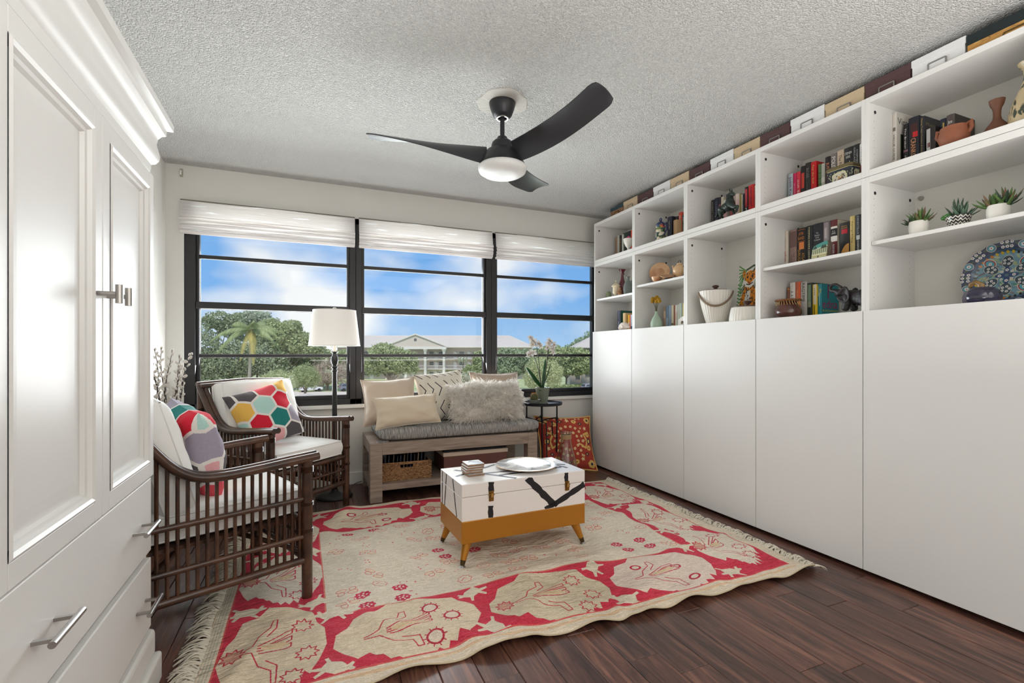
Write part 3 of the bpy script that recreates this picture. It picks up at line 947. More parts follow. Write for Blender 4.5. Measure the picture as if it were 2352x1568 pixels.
def strip(pts, w, plane, c0, name, parent, zlim=None):
    """painted brush stroke: a hair-thin raised film on one face"""
    mb = MB()
    n = len(pts)
    L, R = [], []
    for i, p in enumerate(pts):
        q0, q1 = pts[max(0, i - 1)], pts[min(n - 1, i + 1)]
        dx, dy = q1[0] - q0[0], q1[1] - q0[1]
        l = math.hypot(dx, dy) or 1
        ww = w * (1 + 0.13 * math.sin(i * 2.3 + pts[0][0] * 40)) / 2
        L.append((p[0] - dy / l * ww, p[1] + dx / l * ww)); R.append((p[0] + dy / l * ww, p[1] - dx / l * ww))
    outline = L + R[::-1]
    if zlim:
        outline = [(a, min(max(b, zlim[0]), zlim[1])) for a, b in outline]
    if plane == 'front': mb.prism(outline, -hy - 0.0006, -hy + 0.001, 'y')
    elif plane == 'left': mb.prism(outline, -hx - 0.0006, -hx + 0.001, 'x')
    else: mb.prism(outline, zt - 0.001, zt + 0.0004, 'z')
    return mb.build(name, M_BLK, parent)
def poly_pts(p, q, n=9, wob=0.003):
    return [(p[0] + (q[0] - p[0]) * i / n + wob * math.sin(i * 1.9 + p[0] * 30), p[1] + (q[1] - p[1]) * i / n) for i in range(n + 1)]
def fx(px): return -hx + (px - 413) / (1895 - 413) * TL
# strokes on the front (both halves of the trunk)
ZL, ZU = (zb1 + 0.002, zw - 0.002), (zw + 0.002, zt - 0.003)
xa = fx(735)
strip(poly_pts((xa, zw + 0.002), (xa, zt - 0.003), 4, 0.001), 0.030, 'front', 0, 'brush_stroke', lid)
strip(poly_pts((xa - 0.003, zb1 + 0.002), (xa - 0.003, zb1 + 0.062), 4, 0.001), 0.028, 'front', 0, 'brush_stroke', body)
xb = fx(1655)
strip(poly_pts((xb - 0.004, zw + 0.016), (xb - 0.004, zt - 0.003), 4, 0.001), 0.024, 'front', 0, 'brush_stroke', lid)
x1, xv = fx(1150), fx(1495)
ZA = (zb1 + 0.002, zt - 0.003)
strip(poly_pts((x1, zt - 0.003), (xv, zb1 + 0.014), 10, 0.002), 0.036, 'front', 0, 'brush_stroke', tr, ZA)
strip(poly_pts((hx - 0.002, zw - 0.012), (xv - 0.004, zb1 + 0.018), 8, 0.002), 0.032, 'front', 0, 'brush_stroke', tr, ZA)
strip(poly_pts((xv + 0.012, zb1 + 0.022), (xv - 0.062, zb1 + 0.003), 4, 0.001), 0.022, 'front', 0, 'brush_stroke', body, ZL)
# strokes on the left end (u along y, v along z)
for (ya, yb_, w) in ((0.146, 0.150, 0.012), (0.070, 0.105, 0.013), (-0.04, -0.105, 0.013)):
    ym = ya + (yb_ - ya) * 0.36
    strip(poly_pts((ya, zt - 0.003), (ym, zw + 0.002), 3, 0.001), w, 'left', 0, 'brush_stroke', lid, ZU)
    strip(poly_pts((ym, zw - 0.002), (yb_, zb1 + 0.002), 4, 0.001), w, 'left', 0, 'brush_stroke', body, ZL)
# strokes over the lid top
for p, q, w in (((-0.34, -0.02), (-0.04, 0.15), 0.012), ((-0.30, 0.12), (-0.06, -0.18), 0.013), ((-0.20, -0.02), (0.12, -0.03), 0.012), ((0.10, 0.18), (0.33, -0.03), 0.012),
                ((-0.12, -0.09), (0.28, -0.07), 0.013), ((0.22, 0.18), (0.30, -0.10), 0.010)):
    strip(poly_pts(p, q, 8, 0.003), w * 1.7, 'top', 0, 'brush_stroke', lid)
for s, xx in ((0, xa), (1, xb)):
    mb = MB()
    mb.box(xx - 0.013, xx + 0.013, -hy - 0.005, -hy, zw - 0.034, zw + 0.018)
    mb.tube([(xx, -hy - 0.006, zw - 0.026), (xx, -hy - 0.012, zw - 0.008), (xx, -hy - 0.011, zw + 0.010)], [0.007, 0.010, 0.006], 8)
    mb.tube([(xx - 0.016, -hy - 0.006, zw), (xx + 0.016, -hy - 0.006, zw)], 0.004, 8)
    mb.build('clasp', M_BRASS, tr, bevel=0.001, seg=1)
M_FERR = mat('dark_ferrule', (86, 72, 46), 0.35, metal=0.8)
for sx in (-1, 1):
    for sy in (-1, 1):
        top = Vector((sx * (hx - 0.045), sy * (hy - 0.045), zb0 + 0.004)); bot = Vector((sx * (hx - 0.006), sy * (hy - 0.012), 0.012))
        lg = MB().tube([top, bot.lerp(top, 0.20)], [0.026, 0.0145], 16).build('leg', M_GOLD, tr, smooth=60)
        MB().tube([bot.lerp(top, 0.205), bot.lerp(top, 0.0)], [0.0147, 0.0105], 16).build('ferrule', M_FERR, lg, smooth=60)
        MB().lathe([(0.017, 0.0), (0.018, 0.004), (0.009, 0.012), (0.006, 0.016)], 14, (bot.x, bot.y, 0.001)).build('foot_glide', M_STEEL, lg, smooth=50)
# coasters
M_MARB = mat('pale_marble', (226, 228, 230), 0.3, rgb2=(150, 156, 164), vscale=18)
M_CORK = mat('coaster_wood', (146, 112, 84), 0.6, var=0.15, vscale=40)
cx, cy = -0.240, -0.005
for i in range(5):
    z = zt + 0.0012 + i * 0.0125
    t = thing('coaster', ('lowest', 'second lowest', 'middle', 'second from top', 'topmost')[i] + ' square marble faced coaster of the stack on the trunk table', 'coaster',
              (TX, TY, 0), GR, 'coasters stacked on the trunk table')
    mb = MB()
    Mx = Matrix.Translation((cx + rnd.uniform(-0.004, 0.004) + (0.004 if i == 4 else 0), cy + rnd.uniform(-0.004, 0.004), z)) @ Matrix.Rotation(rnd.uniform(-0.06, 0.06), 4, 'Z')
    mb.M = Mx; mb.box(-0.047, 0.047, -0.047, 0.047, 0, 0.0085); mb.build('base', M_CORK, t, bevel=0.001, seg=1)
    mb = MB(); mb.M = Mx; mb.box(-0.047, 0.047, -0.047, 0.047, 0.0085, 0.0118); mb.build('face', M_MARB, t, bevel=0.0008, seg=1)
    if i == 4:
        mb = MB(); mb.M = Mx
        for (p, q) in (((-0.04, -0.03), (-0.01, 0.03)), ((-0.01, 0.03), (0.035, -0.02)), ((-0.03, 0.01), (0.04, 0.03))):
            mb.bar((p[0], p[1], 0.0119), (q[0], q[1], 0.0119), 0.0016, 0.0006)
        mb.build('ink_line', M_BLK, t)
# platter (marbled, gold rim)
k = NT('marbled_plate')
tc = k.n('ShaderNodeTexCoord')
nz = k.n('ShaderNodeTexNoise', Scale=6.0, Detail=4.0, Distortion=2.6); k.l(tc.outputs['Object'], nz.inputs['Vector'])
rp = k.n('ShaderNodeValToRGB')
rp.color_ramp.elements[0].position = 0.34; rp.color_ramp.elements[0].color = lin((140, 144, 150))
rp.color_ramp.elements[1].position = 0.56; rp.color_ramp.elements[1].color = lin((240, 238, 236))
k.l(nz.outputs['Fac'], rp.inputs['Fac']); k.l(rp.outputs['Color'], k.b.inputs['Base Color']); k.b.inputs['Roughness'].default_value = 0.12
M_PLATTER = k.m
pl = thing('platter', 'round grey and white marbled platter with a gold edge on the trunk table', 'platter', (TX + 0.10, TY + 0.025, zt + 0.0005))
MB().lathe([(0.0, 0.004), (0.08, 0.004), (0.10, 0.004), (0.130, 0.009), (0.174, 0.0145), (0.176, 0.016), (0.173, 0.0165), (0.130, 0.012), (0.105, 0.0085), (0.0, 0.008)], 56
           ).build('dish', M_PLATTER, pl, smooth=50)
MB().lathe([(0.085, 0.0), (0.088, 0.0), (0.088, 0.005), (0.085, 0.005), (0.085, 0.0)], 40).build('foot_ring', M_PLATTER, pl, smooth=50)
MB().tube([(0.176 * math.cos(2 * PI * i / 56), 0.176 * math.sin(2 * PI * i / 56), 0.0158) for i in range(57)], 0.0016, 6, cap=False
          ).build('gold_rim', mat('gold_edge', (206, 170, 128), 0.25, metal=0.9), pl, smooth=60)
# ================================================================== rug
RX0, RX1, RY0, RY1 = -0.365, 2.275, 1.585, 3.425
RW, RH = RX1 - RX0, RY1 - RY0
CREAM, RED, RED2, TANC, GRY = (214, 199, 177), (196, 48, 70), (176, 40, 62), (210, 184, 150), (190, 184, 168)
cv = Cv(RW, RH, 620, CREAM)
def wx(x): return x - RX0
def wy(y): return y - RY0
def R(pts): return [(wx(x), wy(y)) for x, y in pts]
g = np.random.default_rng(5)
# red border ground, cream field
def jag(pts, n=3, amp=0.006, seed=0):
    r = random.Random(seed); out = []
    for i in range(len(pts)):
        a, b = pts[i], pts[(i + 1) % len(pts)]
        out.append(a)
        for q in range(1, n):
            t = q / n
            out.append((a[0] + (b[0] - a[0]) * t + r.uniform(-amp, amp), a[1] + (b[1] - a[1]) * t + r.uniform(-amp, amp)))
    return out
cv.poly(jag(R([(-0.315, 1.655), (2.19, 1.665), (2.19, 3.375), (-0.315, 3.375)]), 12, 0.004, 1), RED)
FX0, FX1, FY0, FY1 = 0.038, 1.850, 2.035, 2.985
cv.poly(jag(R([(FX0, FY0), (FX1, FY0), (FX1, FY1), (FX0, FY1)]), 16, 0.004, 2), (213, 201, 182))
cv.line(R([(FX0, FY0), (FX1, FY0), (FX1, FY1), (FX0, FY1)]), 0.006, (206, 120, 104), True)
def medallion(x, y, w, h, seed, col, vert=False):
    """cream lobed cartouche with a sawtooth lower edge and outlined sprays"""
    r = random.Random(seed)
    base = [(-0.50, -0.06), (-0.47, 0.14), (-0.40, 0.20), (-0.36, 0.34), (-0.20, 0.40), (-0.12, 0.50), (0.12, 0.48), (0.22, 0.44), (0.36, 0.36), (0.40, 0.24), (0.50, 0.12),
            (0.50, -0.06), (0.44, -0.22), (0.38, -0.30)]
    saw = []
    for q in range(8):
        xx = 0.36 - q * 0.085
        yy = -0.34 - 0.16 * math.sin(q / 7 * PI)
        saw += [(xx, yy), (xx - 0.05, yy + 0.055)]
    base = base + saw + [(-0.36, -0.34), (-0.42, -0.24)]
    P = []
    for a, b in base:
        a2, b2 = a + r.uniform(-0.012, 0.012), b + r.uniform(-0.012, 0.012)
        P.append((x + (b2 * w if vert else a2 * w), y + (a2 * h if vert else b2 * h)))
    cv.poly(R(P), col)
    def T(a, b): return (wx(x + (b * w if vert else a * w)), wy(y + (a * h if vert else b * h)))
    lw = 0.0042
    kind = seed % 3
    rc = (186, 46, 66)
    def spray():
        cv.line([T(-0.30, 0.0), T(-0.20, 0.03), T(-0.16, 0.12), T(-0.06, 0.20), T(-0.04, 0.30), T(0.0, 0.31), T(0.0, 0.20), T(-0.08, 0.11)], lw, rc)
        cv.line([T(-0.30, -0.02), T(-0.20, -0.04), T(-0.12, -0.16), T(0.0, -0.22), T(0.02, -0.34), T(0.06, -0.34), T(0.05, -0.18), T(-0.06, -0.12)], lw, rc)
        for b0 in (0.05, -0.02, -0.09):
            cv.line([T(-0.15, b0 * 0.3), T(0.10, b0 + 0.10), T(0.16, b0 + 0.12)], lw, rc)
            cv.line([T(-0.13, b0 * 0.3 - 0.02), T(0.11, b0 + 0.06), T(0.16, b0 + 0.08), T(0.16, b0 + 0.12)], lw, rc)
        cv.poly([T(-0.14, 0.02), T(0.08, 0.06), T(0.14, 0.02), T(0.06, -0.02), T(-0.10, -0.02)], TANC)
    if kind == 0:
        spray()
        for (a, b) in ((0.18, 0.24), (0.30, -0.02), (0.14, -0.28)):
            cx_, cy_ = T(a, b)
            cv.ell(cx_, cy_, 0.034, 0.034, RED2); cv.ell(cx_, cy_, 0.026, 0.026, (216, 200, 180))
            for q in range(10):
                t = q * PI / 5
                cv.line([(cx_ + 0.03 * math.cos(t), cy_ + 0.03 * math.sin(t)), (cx_ + 0.043 * math.cos(t), cy_ + 0.043 * math.sin(t))], 0.004, RED2)
    elif kind == 1:
        spray()
        for (a, b) in ((0.26, 0.20), (0.32, -0.12), (0.20, -0.32), (-0.38, 0.0)):
            cx_, cy_ = T(a, b)
            pts = []
            for q in range(18):
                t = q * PI / 9; rr = 0.040 if q % 2 == 0 else 0.026
                pts.append((cx_ + rr * math.cos(t), cy_ + rr * math.sin(t)))
            cv.line(pts, lw, rc, True)
            if a < 0: cv.poly(pts, (198, 150, 130)); cv.line(pts, lw, rc, True)
    else:
        for (a, b) in ((-0.18, 0.22), (0.16, 0.06), (0.18, -0.24)):
            cx_, cy_ = T(a, b)
            cv.ell(cx_, cy_, 0.030, 0.022, RED2); cv.ell(cx_, cy_, 0.019, 0.013, (216, 204, 188))
        if seed % 2 == 0:
            spray()
PINKC, CRM2, TAN2 = (216, 198, 183), (215, 203, 185), (213, 196, 170)
for i, (x, c) in enumerate(((0.335, TAN2), (0.945, (204, 190, 164)), (1.55, PINKC))):
    medallion(x, 1.835, 0.56, 0.40, i * 3 + (0, 1, 2)[i], c)
    medallion(x, 3.165, 0.56, 0.36, (2, 4, 7)[i], (212, 196, 172))
for i, (y, c) in enumerate(((1.89, TAN2), (2.46, CRM2), (3.02, CRM2))):
    medallion(-0.137, y, 0.345, 0.56, (1, 4, 7)[i], c)
    medallion(2.035, y - (0.0 if i else -0.10), 0.31, 0.54, (4, 1, 4)[i], CRM2)
# little cream creatures between the medallions
def critter(x, y, s, fl, rot):
    b = [(-1.0, -0.25), (-0.55, -0.1), (-0.5, 0.3), (-0.75, 0.55), (-0.6, 0.65), (-0.3, 0.35), (0.3, 0.3), (0.6, 0.1), (0.75, 0.35), (0.9, 0.3), (0.85, 0.1), (1.05, 0.05), (1.0, -0.1),
         (0.75, -0.15), (0.5, -0.4), (0.75, -0.75), (0.6, -0.8), (0.25, -0.45), (-0.2, -0.4), (-0.45, -0.8), (-0.6, -0.7), (-0.45, -0.35), (-0.95, -0.4)]
    c_, s_ = math.cos(rot), math.sin(rot)
    cv.poly([(wx(x + s * (fl * p * c_ - q * s_)), wy(y + s * (fl * p * s_ + q * c_))) for p, q in b], (212, 200, 178))
for i, (x, y) in enumerate(((0.64, 1.70), (1.245, 1.70), (1.86, 1.73), (0.635, 1.995), (1.245, 1.995), (1.83, 2.03), (0.06, 1.70), (0.07, 2.05),
                            (0.64, 3.03), (1.245, 3.03), (0.64, 3.33), (1.245, 3.33), (-0.26, 2.17), (0.0, 2.19), (-0.26, 2.74), (0.0, 2.74), (1.92, 2.26), (2.15, 2.33), (1.92, 2.75), (2.15, 2.75),
                            (1.92, 3.30), (2.15, 3.30), (-0.25, 3.31), (0.02, 3.31))):
    critter(x, y, 0.074, (-1) ** i, (i % 5 - 2) * 0.5)
# field motifs
def rosette(x, y, s, filled):
    pts = [(wx(x + s * (1 if q % 2 == 0 else 0.8) * math.cos(q * PI / 8)), wy(y + s * 0.8 * (1 if q % 2 == 0 else 0.8) * math.sin(q * PI / 8))) for q in range(16)]
    if filled:
        cv.poly(pts, (190, 44, 74))
        for q in range(5):
            t = q * 1.257
            cv.ell(wx(x + s * 0.45 * math.cos(t)), wy(y + s * 0.38 * math.sin(t)), s * 0.13, s * 0.13, (214, 196, 180))
        cv.ell(wx(x), wy(y), s * 0.16, s * 0.16, (214, 196, 180))
    else:
        cv.line(pts, 0.0028, (202, 96, 92), True)
        cv.line([(wx(x - s * 0.5), wy(y - s * 0.2)), (wx(x), wy(y + s * 0.3)), (wx(x + s * 0.5), wy(y - s * 0.2))], 0.0028, (202, 96, 92))
def flowerlet(x, y, s, rot):
    for q in range(4):
        t = rot + q * PI / 2 + (0.3 if q % 2 else -0.3)
        c0 = (x + s * 0.6 * math.cos(t), y + s * 0.6 * math.sin(t))
        pts = [(wx(c0[0] + s * 0.42 * math.cos(a) * (1.2 if q % 2 else 0.8)), wy(c0[1] + s * 0.30 * math.sin(a))) for a in np.linspace(0, 2 * PI, 9)[:-1]]
        cv.poly(pts, (216, 196, 170)) if q % 2 else None
        cv.line(pts, 0.0026, (200, 84, 84), True)
for (x, y) in ((0.19, 2.15), (0.20, 2.06), (0.35, 2.16), (0.35, 2.07), (0.62, 2.51), (0.63, 2.41), (0.79, 2.41), (1.54, 2.21), (1.55, 2.12), (1.70, 2.22), (1.70, 2.13), (0.19, 2.91), (0.34, 2.93), (1.3, 2.93), (1.45, 2.92)):
    rosette(x, y, 0.038, True)
gr = random.Random(9)
for iy in range(8):
    for ix in range(14):
        x = FX0 + 0.09 + ix * 0.128 + gr.uniform(-0.02, 0.02); y = FY0 + 0.08 + iy * 0.112 + gr.uniform(-0.015, 0.015)
        if any(abs(x - a) < 0.10 and abs(y - b) < 0.09 for a, b in ((0.27, 2.11), (0.63, 2.46), (0.79, 2.41), (1.62, 2.17), (0.26, 2.92), (1.37, 2.92))):
            continue
        p = gr.random()
        if p < 0.36: flowerlet(x, y, 0.045, gr.uniform(0, 1.5))
        elif p < 0.5: rosette(x, y, 0.036, False)
        elif p < 0.72:
            for q in range(4): cv.ell(wx(x + gr.uniform(-0.04, 0.04)), wy(y + gr.uniform(-0.03, 0.03)), 0.0045, 0.0045, (204, 92, 96))
cv.line(R([(-0.315, 1.655), (2.19, 1.665), (2.19, 3.375), (-0.315, 3.375)]), 0.007, (206, 88, 84), True)
cv.line(R([(-0.30, 1.63), (2.2, 1.635)]), 0.014, (214, 182, 148))
for q in range(4):
    cv.line(R([(-0.36 + 0.010 * q, 1.6), (-0.36 + 0.010 * q, 3.41)]), 0.004, (182, 178, 160))
cv.noise(7, 3, 1, 2); cv.noise(6, 14, 2, 3); cv.noise(4, 1, 1, 4)
low = np.random.default_rng(8).normal(0, 1, (14, 20))      # slow fading of the dye
yy, xx = np.linspace(0, 12.99, cv.H), np.linspace(0, 18.99, cv.W)
iy, ix = yy.astype(int), xx.astype(int)
fy, fx_ = (yy - iy)[:, None], (xx - ix)[None, :]
lw_ = low[iy][:, ix] * (1 - fy) * (1 - fx_) + low[iy + 1][:, ix] * fy * (1 - fx_) + low[iy][:, ix + 1] * (1 - fy) * fx_ + low[iy + 1][:, ix + 1] * fy * fx_
cv.a += (lw_ * 4)[..., None] * np.array([1.0, 0.95, 0.8])
M_RUG = print_mat('kilim_weave', cv.a, 0.92)
nt = M_RUG.node_tree                           # crinkles of the slack weave, then the ribs of the wefts
def rn(t): return nt.nodes.new(t)
c0 = rn('ShaderNodeTexCoord'); prev = None
for sc_, st_, di_, mp_ in ((9.0, 0.8, 0.034, (1, 1.9, 1)), (30.0, 0.6, 0.012, (1, 3.2, 1)), (330.0, 0.3, 0.003, (0.12, 1, 1))):
    m0, n0, b0_ = rn('ShaderNodeMapping'), rn('ShaderNodeTexNoise'), rn('ShaderNodeBump')
    m0.inputs['Scale'].default_value = mp_; n0.inputs['Scale'].default_value = sc_; n0.inputs['Detail'].default_value = 3; b0_.inputs['Strength'].default_value = st_; b0_.inputs['Distance'].default_value = di_
    nt.links.new(c0.outputs['Object'], m0.inputs['Vector']); nt.links.new(m0.outputs['Vector'], n0.inputs['Vector']); nt.links.new(n0.outputs['Fac'], b0_.inputs['Height'])
    if prev: nt.links.new(prev.outputs['Normal'], b0_.inputs['Normal'])
    prev = b0_
nt.links.new(prev.outputs['Normal'], nt.nodes['Principled BSDF'].inputs['Normal'])
BUMPS = [(g.uniform(RX0, RX1), g.uniform(RY0, RY1), g.uniform(0.03, 0.10), g.uniform(0.10, 0.45), g.uniform(0, PI), g.uniform(0.004, 0.013)) for _ in range(170)]
BUMPS += [(0.36, 2.55, 0.022, 0.34, PI / 2 + 0.25, 0.012), (0.20, 3.33, 0.05, 0.16, 1.2, 0.022), (0.45, 2.2, 0.02, 0.2, 0.3, 0.009), (2.0, 2.05, 0.025, 0.4, 0.15, 0.010), (1.2, 2.08, 0.05, 0.5, 0.1, 0.012), (1.5, 1.8, 0.03, 0.35, 0.35, 0.007), (0.3, 1.85, 0.03, 0.3, -0.3, 0.006), (1.3, 2.3, 0.05, 0.35, 0.1, 0.008)]
BA = np.array(BUMPS)
def rugz(x, y):
    dx, dy = x - BA[:, 0], y - BA[:, 1]
    c, s = np.cos(BA[:, 4]), np.sin(BA[:, 4])
    a = (dx * c + dy * s) / BA[:, 3]; b = (-dx * s + dy * c) / BA[:, 2]
    z = float(np.sum(BA[:, 5] * np.exp(-a * a - b * b)))
    e = max(0.0, 1 - (y - RY0) / 0.06)
    z += e * e * 0.011 * (1 + math.sin(x * 21 + 1.5 * math.sin(x * 5)))
    return min(z, 0.036)
# flatten where furniture feet stand
FEET = [(-0.02, 2.25), (0.68, 2.285), (1.385, 2.32), (0.6655, 2.5626), (1.37, 2.6)]
rug = thing('kilim_rug', 'cream and red kilim rug with medallion border and fringed ends, on the dark floor', 'rug', (0, 0, 0))
def rugfn(u, v):
    x, y = RX0 + RW * u, RY0 + RH * v
    z = rugz(x, y)
    for fx2, fy2 in FEET:
        dd = (x - fx2) ** 2 + (y - fy2) ** 2
        z *= 1 - math.exp(-dd / 0.006)
    y += 0.010 * math.sin(u * 5.1 + 0.6) * (1 - v) + 0.016 * math.sin(u * 4.0) * v - 0.03 * v * u * u
    x += 0.008 * math.sin(v * 6)
    return (x, y, 0.004 + z)
RG = [rugfn(i / 260, j / 180) for j in range(181) for i in range(261)]
mb = MB()
mb.grid(260, 180, lambda u, v: RG[int(round(v * 180)) * 261 + int(round(u * 260))])
mb.build('pile', M_RUG, rug, smooth=180)
mb = MB()                                        # turned-under edge gives the rug its thickness
edge = [RG[i] for i in range(261)] + [RG[j * 261 + 260] for j in range(1, 181)] + [RG[180 * 261 + i] for i in range(259, -1, -1)] + [RG[j * 261] for j in range(179, 0, -1)]
mb.tube([(p[0], p[1], p[2] - 0.0015) for p in edge] + [(edge[0][0], edge[0][1], edge[0][2] - 0.0015)], 0.0032, 6, cap=False)
mb.build('selvedge', mat('rug_selvedge', (196, 180, 150), 0.9), rug, smooth=180)
M_FRNG = mat('rug_fringe', (212, 204, 188), 0.9)
mb = MB()
for side, n in ((0, 130), (1, 130)):
    for i in range(n):
        j = 180 * (i + 0.5) / n
        p = RG[int(j) * 261 + (260 if side else 0)]
        sgn = 1 if side else -1
        L0 = rnd.uniform(0.05, 0.10) if side == 0 else rnd.uniform(0.035, 0.075)
        dirx, diry = sgn, rnd.uniform(-0.5, 0.5)
        for s in range(4):
            pts = []
            x, y = p[0] - sgn * 0.004, p[1] + rnd.uniform(-0.006, 0.006)
            dy = diry + rnd.uniform(-0.4, 0.4)
            kx = rnd.uniform(-0.35, 0.35)
            lift = rnd.uniform(0.006, 0.022)
            for q in range(6):
                t = q / 5
                pts.append((x + dirx * L0 * t * (1 - 0.15 * abs(dy)), y + L0 * t * dy + kx * 0.03 * math.sin(t * 5 + s), 0.004 + (1 - t) * p[2] * 0.6 + lift * math.sin(t * PI)))
            mb.tube(pts, [0.0034, 0.0032, 0.003, 0.0028, 0.0024, 0.001], 4, cap=False)
fr = mb.build('fringe', M_FRNG, rug, smooth=180); fr['kind'] = 'stuff'

# ================================================================== cushions
def pillow(name, w, h, t, m, parent, mtx, pinch=0.07, wr=0.009, seed=0, n=26, piping=None, pm=None):
    r = random.Random(seed)
    ph = [r.uniform(0, 6.28) for _ in range(8)]
    mb = MB(); mb.M = mtx
    def surf(side):
        def fn(u, v):
            a, b = 2 * u - 1, 2 * v - 1
            x = w / 2 * a * (1 - pinch * (1 - b * b) * a * a)
            y = h / 2 * b * (1 - pinch * (1 - a * a) * b * b)
            e = max(0.0, (1 - abs(a) ** 2.6) * (1 - abs(b) ** 2.6))
            z = t / 2 * 1.12 * e ** 0.5
            wv = math.sin(5 * a + ph[0] + 2 * b) * math.sin(4 * b + ph[1]) + 0.6 * math.sin(9 * a * b + ph[2]) + 0.5 * math.sin(13 * (a * abs(b)) + ph[3])
            cr = abs(a * b) ** 1.5
            z += wr * wv * e ** 0.4 + wr * 1.2 * cr * math.sin(18 * (a - b * (1 if a * b > 0 else -1)) + ph[4]) * e ** 0.5
            return (x, y, side * z + 0.012 * math.sin(2.2 * a + ph[5]) * math.sin(1.8 * b + ph[6]))
        return fn
    mb.grid(n, n, surf(1)); mb.grid(n, n, surf(-1), flip=True)
    o = mb.build(name, m, parent, smooth=180)
    if piping:
        f = surf(0)
        pts = [f(i / 24, 0) for i in range(24)] + [f(1, i / 24) for i in range(24)] + [f(1 - i / 24, 1) for i in range(24)] + [f(0, 1 - i / 24) for i in range(25)]
        q = MB(); q.M = mtx; q.tube(pts, piping, 6, cap=False); q.build('piping', pm or m, o, smooth=180)
    return o
def pose(x, y, z, yaw, lean, roll=0.0):
    """upright cushion: local x across, local y up, local z out of the face; yaw turns the face away from -Y, lean tips the top backwards"""
    return Matrix.Translation((x, y, z)) @ Matrix.Rotation(yaw, 4, 'Z') @ Matrix.Rotation(PI / 2 - lean, 4, 'X') @ Matrix.Rotation(roll, 4, 'Z')
M_BEIGE = mat('beige_velvet', (202, 184, 164), 0.6, sheen=0.5, var=0.05, vscale=5)
M_BEIGE2 = mat('cream_velvet', (216, 200, 176), 0.55, sheen=0.5, var=0.05, vscale=5)
M_TAUPE = mat('taupe_velvet', (178, 158, 140), 0.6, sheen=0.4, var=0.05, vscale=5)
M_LINEN = mat('white_cotton', (244, 243, 240), 0.85, bump=0.2, bscale=260)
P0 = PADT
tag(pillow('pillow', 0.415, 0.37, 0.16, M_BEIGE, None, pose(0.555, 3.83, P0 + 0.170, -0.05, 0.28, 0.05), 0.10, seed=1, piping=0.005),
    'plain beige velvet square pillow at the left end of the bench, leaning on the window', 'pillow', 'pillows piled on the bench')
cm = Cv(0.44, 0.44, 900, (226, 218, 204))
def chev(x, y, s, d, w=0.0068):
    cm.line([(x - d * s * 0.62, y + s), (x, y), (x - d * s * 0.62, y - s)], w, (40, 36, 44))
for q in range(7):
    chev(0.060 + q * 0.066, 0.275, 0.062, 1)
    chev(0.020 + q * 0.066, 0.105, 0.060, -1)
    cm.line([(0.010 + q * 0.066, 0.435), (0.055 + q * 0.066, 0.385)], 0.0066, (40, 36, 44)); cm.line([(0.03 + q * 0.066, 0.0), (0.055 + q * 0.066, 0.03)], 0.0066, (40, 36, 44))
cm.noise(4, 2, 1, 3)
M_MUD = print_mat('mudcloth_print', cm.a, 0.9, 0.3, 300)
tag(pillow('pillow', 0.43, 0.42, 0.15, M_MUD, None, pose(0.985, 3.845, P0 + 0.195, 0.10, 0.30, 0.10), 0.08, seed=2),
    'off-white square pillow printed with black chevron strokes, on the middle of the bench', 'pillow', 'pillows piled on the bench')
tag(pillow('pillow', 0.455, 0.40, 0.15, M_TAUPE, None, pose(1.475, 3.885, P0 + 0.190, 0.06, 0.30, -0.03), 0.11, seed=3, piping=0.005),
    'plain taupe velvet pillow at the back right of the bench, behind the shaggy one', 'pillow', 'pillows piled on the bench')
tag(pillow('pillow', 0.30, 0.26, 0.10, mat('ribbed_ivory', (206, 196, 186), 0.8, bump=0.8, bscale=130, stretch=(4, 0.4, 1)), None, pose(1.625, 3.955, P0 + 0.125, 0.18, 0.32, -0.35), 0.05, seed=8),
    'small ivory ribbed pillow peeping out at the right end behind the shaggy pillow', 'pillow', 'pillows piled on the bench')
tag(pillow('pillow', 0.49, 0.235, 0.13, M_BEIGE2, None, pose(0.655, 3.625, P0 + 0.115, 0.02, 0.34, 0.06), 0.09, seed=4, piping=0.004),
    'cream velvet lumbar pillow lying in front of the beige square pillow', 'pillow', 'pillows piled on the bench')
# shaggy pillow
M_FURB = mat('shaggy_base', (226, 220, 212), 0.95)
k = NT('shaggy_wool'); k.b.inputs['Roughness'].default_value = 0.8
ge = k.n('ShaderNodeTexCoord'); nz = k.n('ShaderNodeTexNoise', Scale=38.0, Detail=2.0); k.l(ge.outputs['Object'], nz.inputs['Vector'])
rp = k.n('ShaderNodeValToRGB'); rp.color_ramp.elements[0].position = 0.35; rp.color_ramp.elements[0].color = lin((222, 215, 206)); rp.color_ramp.elements[1].position = 0.6; rp.color_ramp.elements[1].color = lin((250, 247, 242))
k.l(nz.outputs['Fac'], rp.inputs['Fac']); k.l(rp.outputs['Color'], k.b.inputs['Base Color'])
tl = k.n('ShaderNodeBsdfTranslucent'); mx = k.n('ShaderNodeMixShader'); mx.inputs['Fac'].default_value = 0.45; k.l(rp.outputs['Color'], tl.inputs['Color']); k.l(k.b.outputs[0], mx.inputs[1]); k.l(tl.outputs[0], mx.inputs[2]); k.l(mx.outputs[0], k.out.inputs['Surface'])
M_FUR = k.m
mtx = pose(1.300, 3.665, P0 + 0.150, 0.05, 0.36, 0.02)
fur = pillow('shaggy_pillow', 0.60, 0.30, 0.17, M_FURB, None, mtx, 0.02, seed=5)
tag(fur, 'long shaggy off-white fleece pillow at the front right of the bench', 'pillow', 'pillows piled on the bench')
mb = MB()
fr_ = random.Random(3)
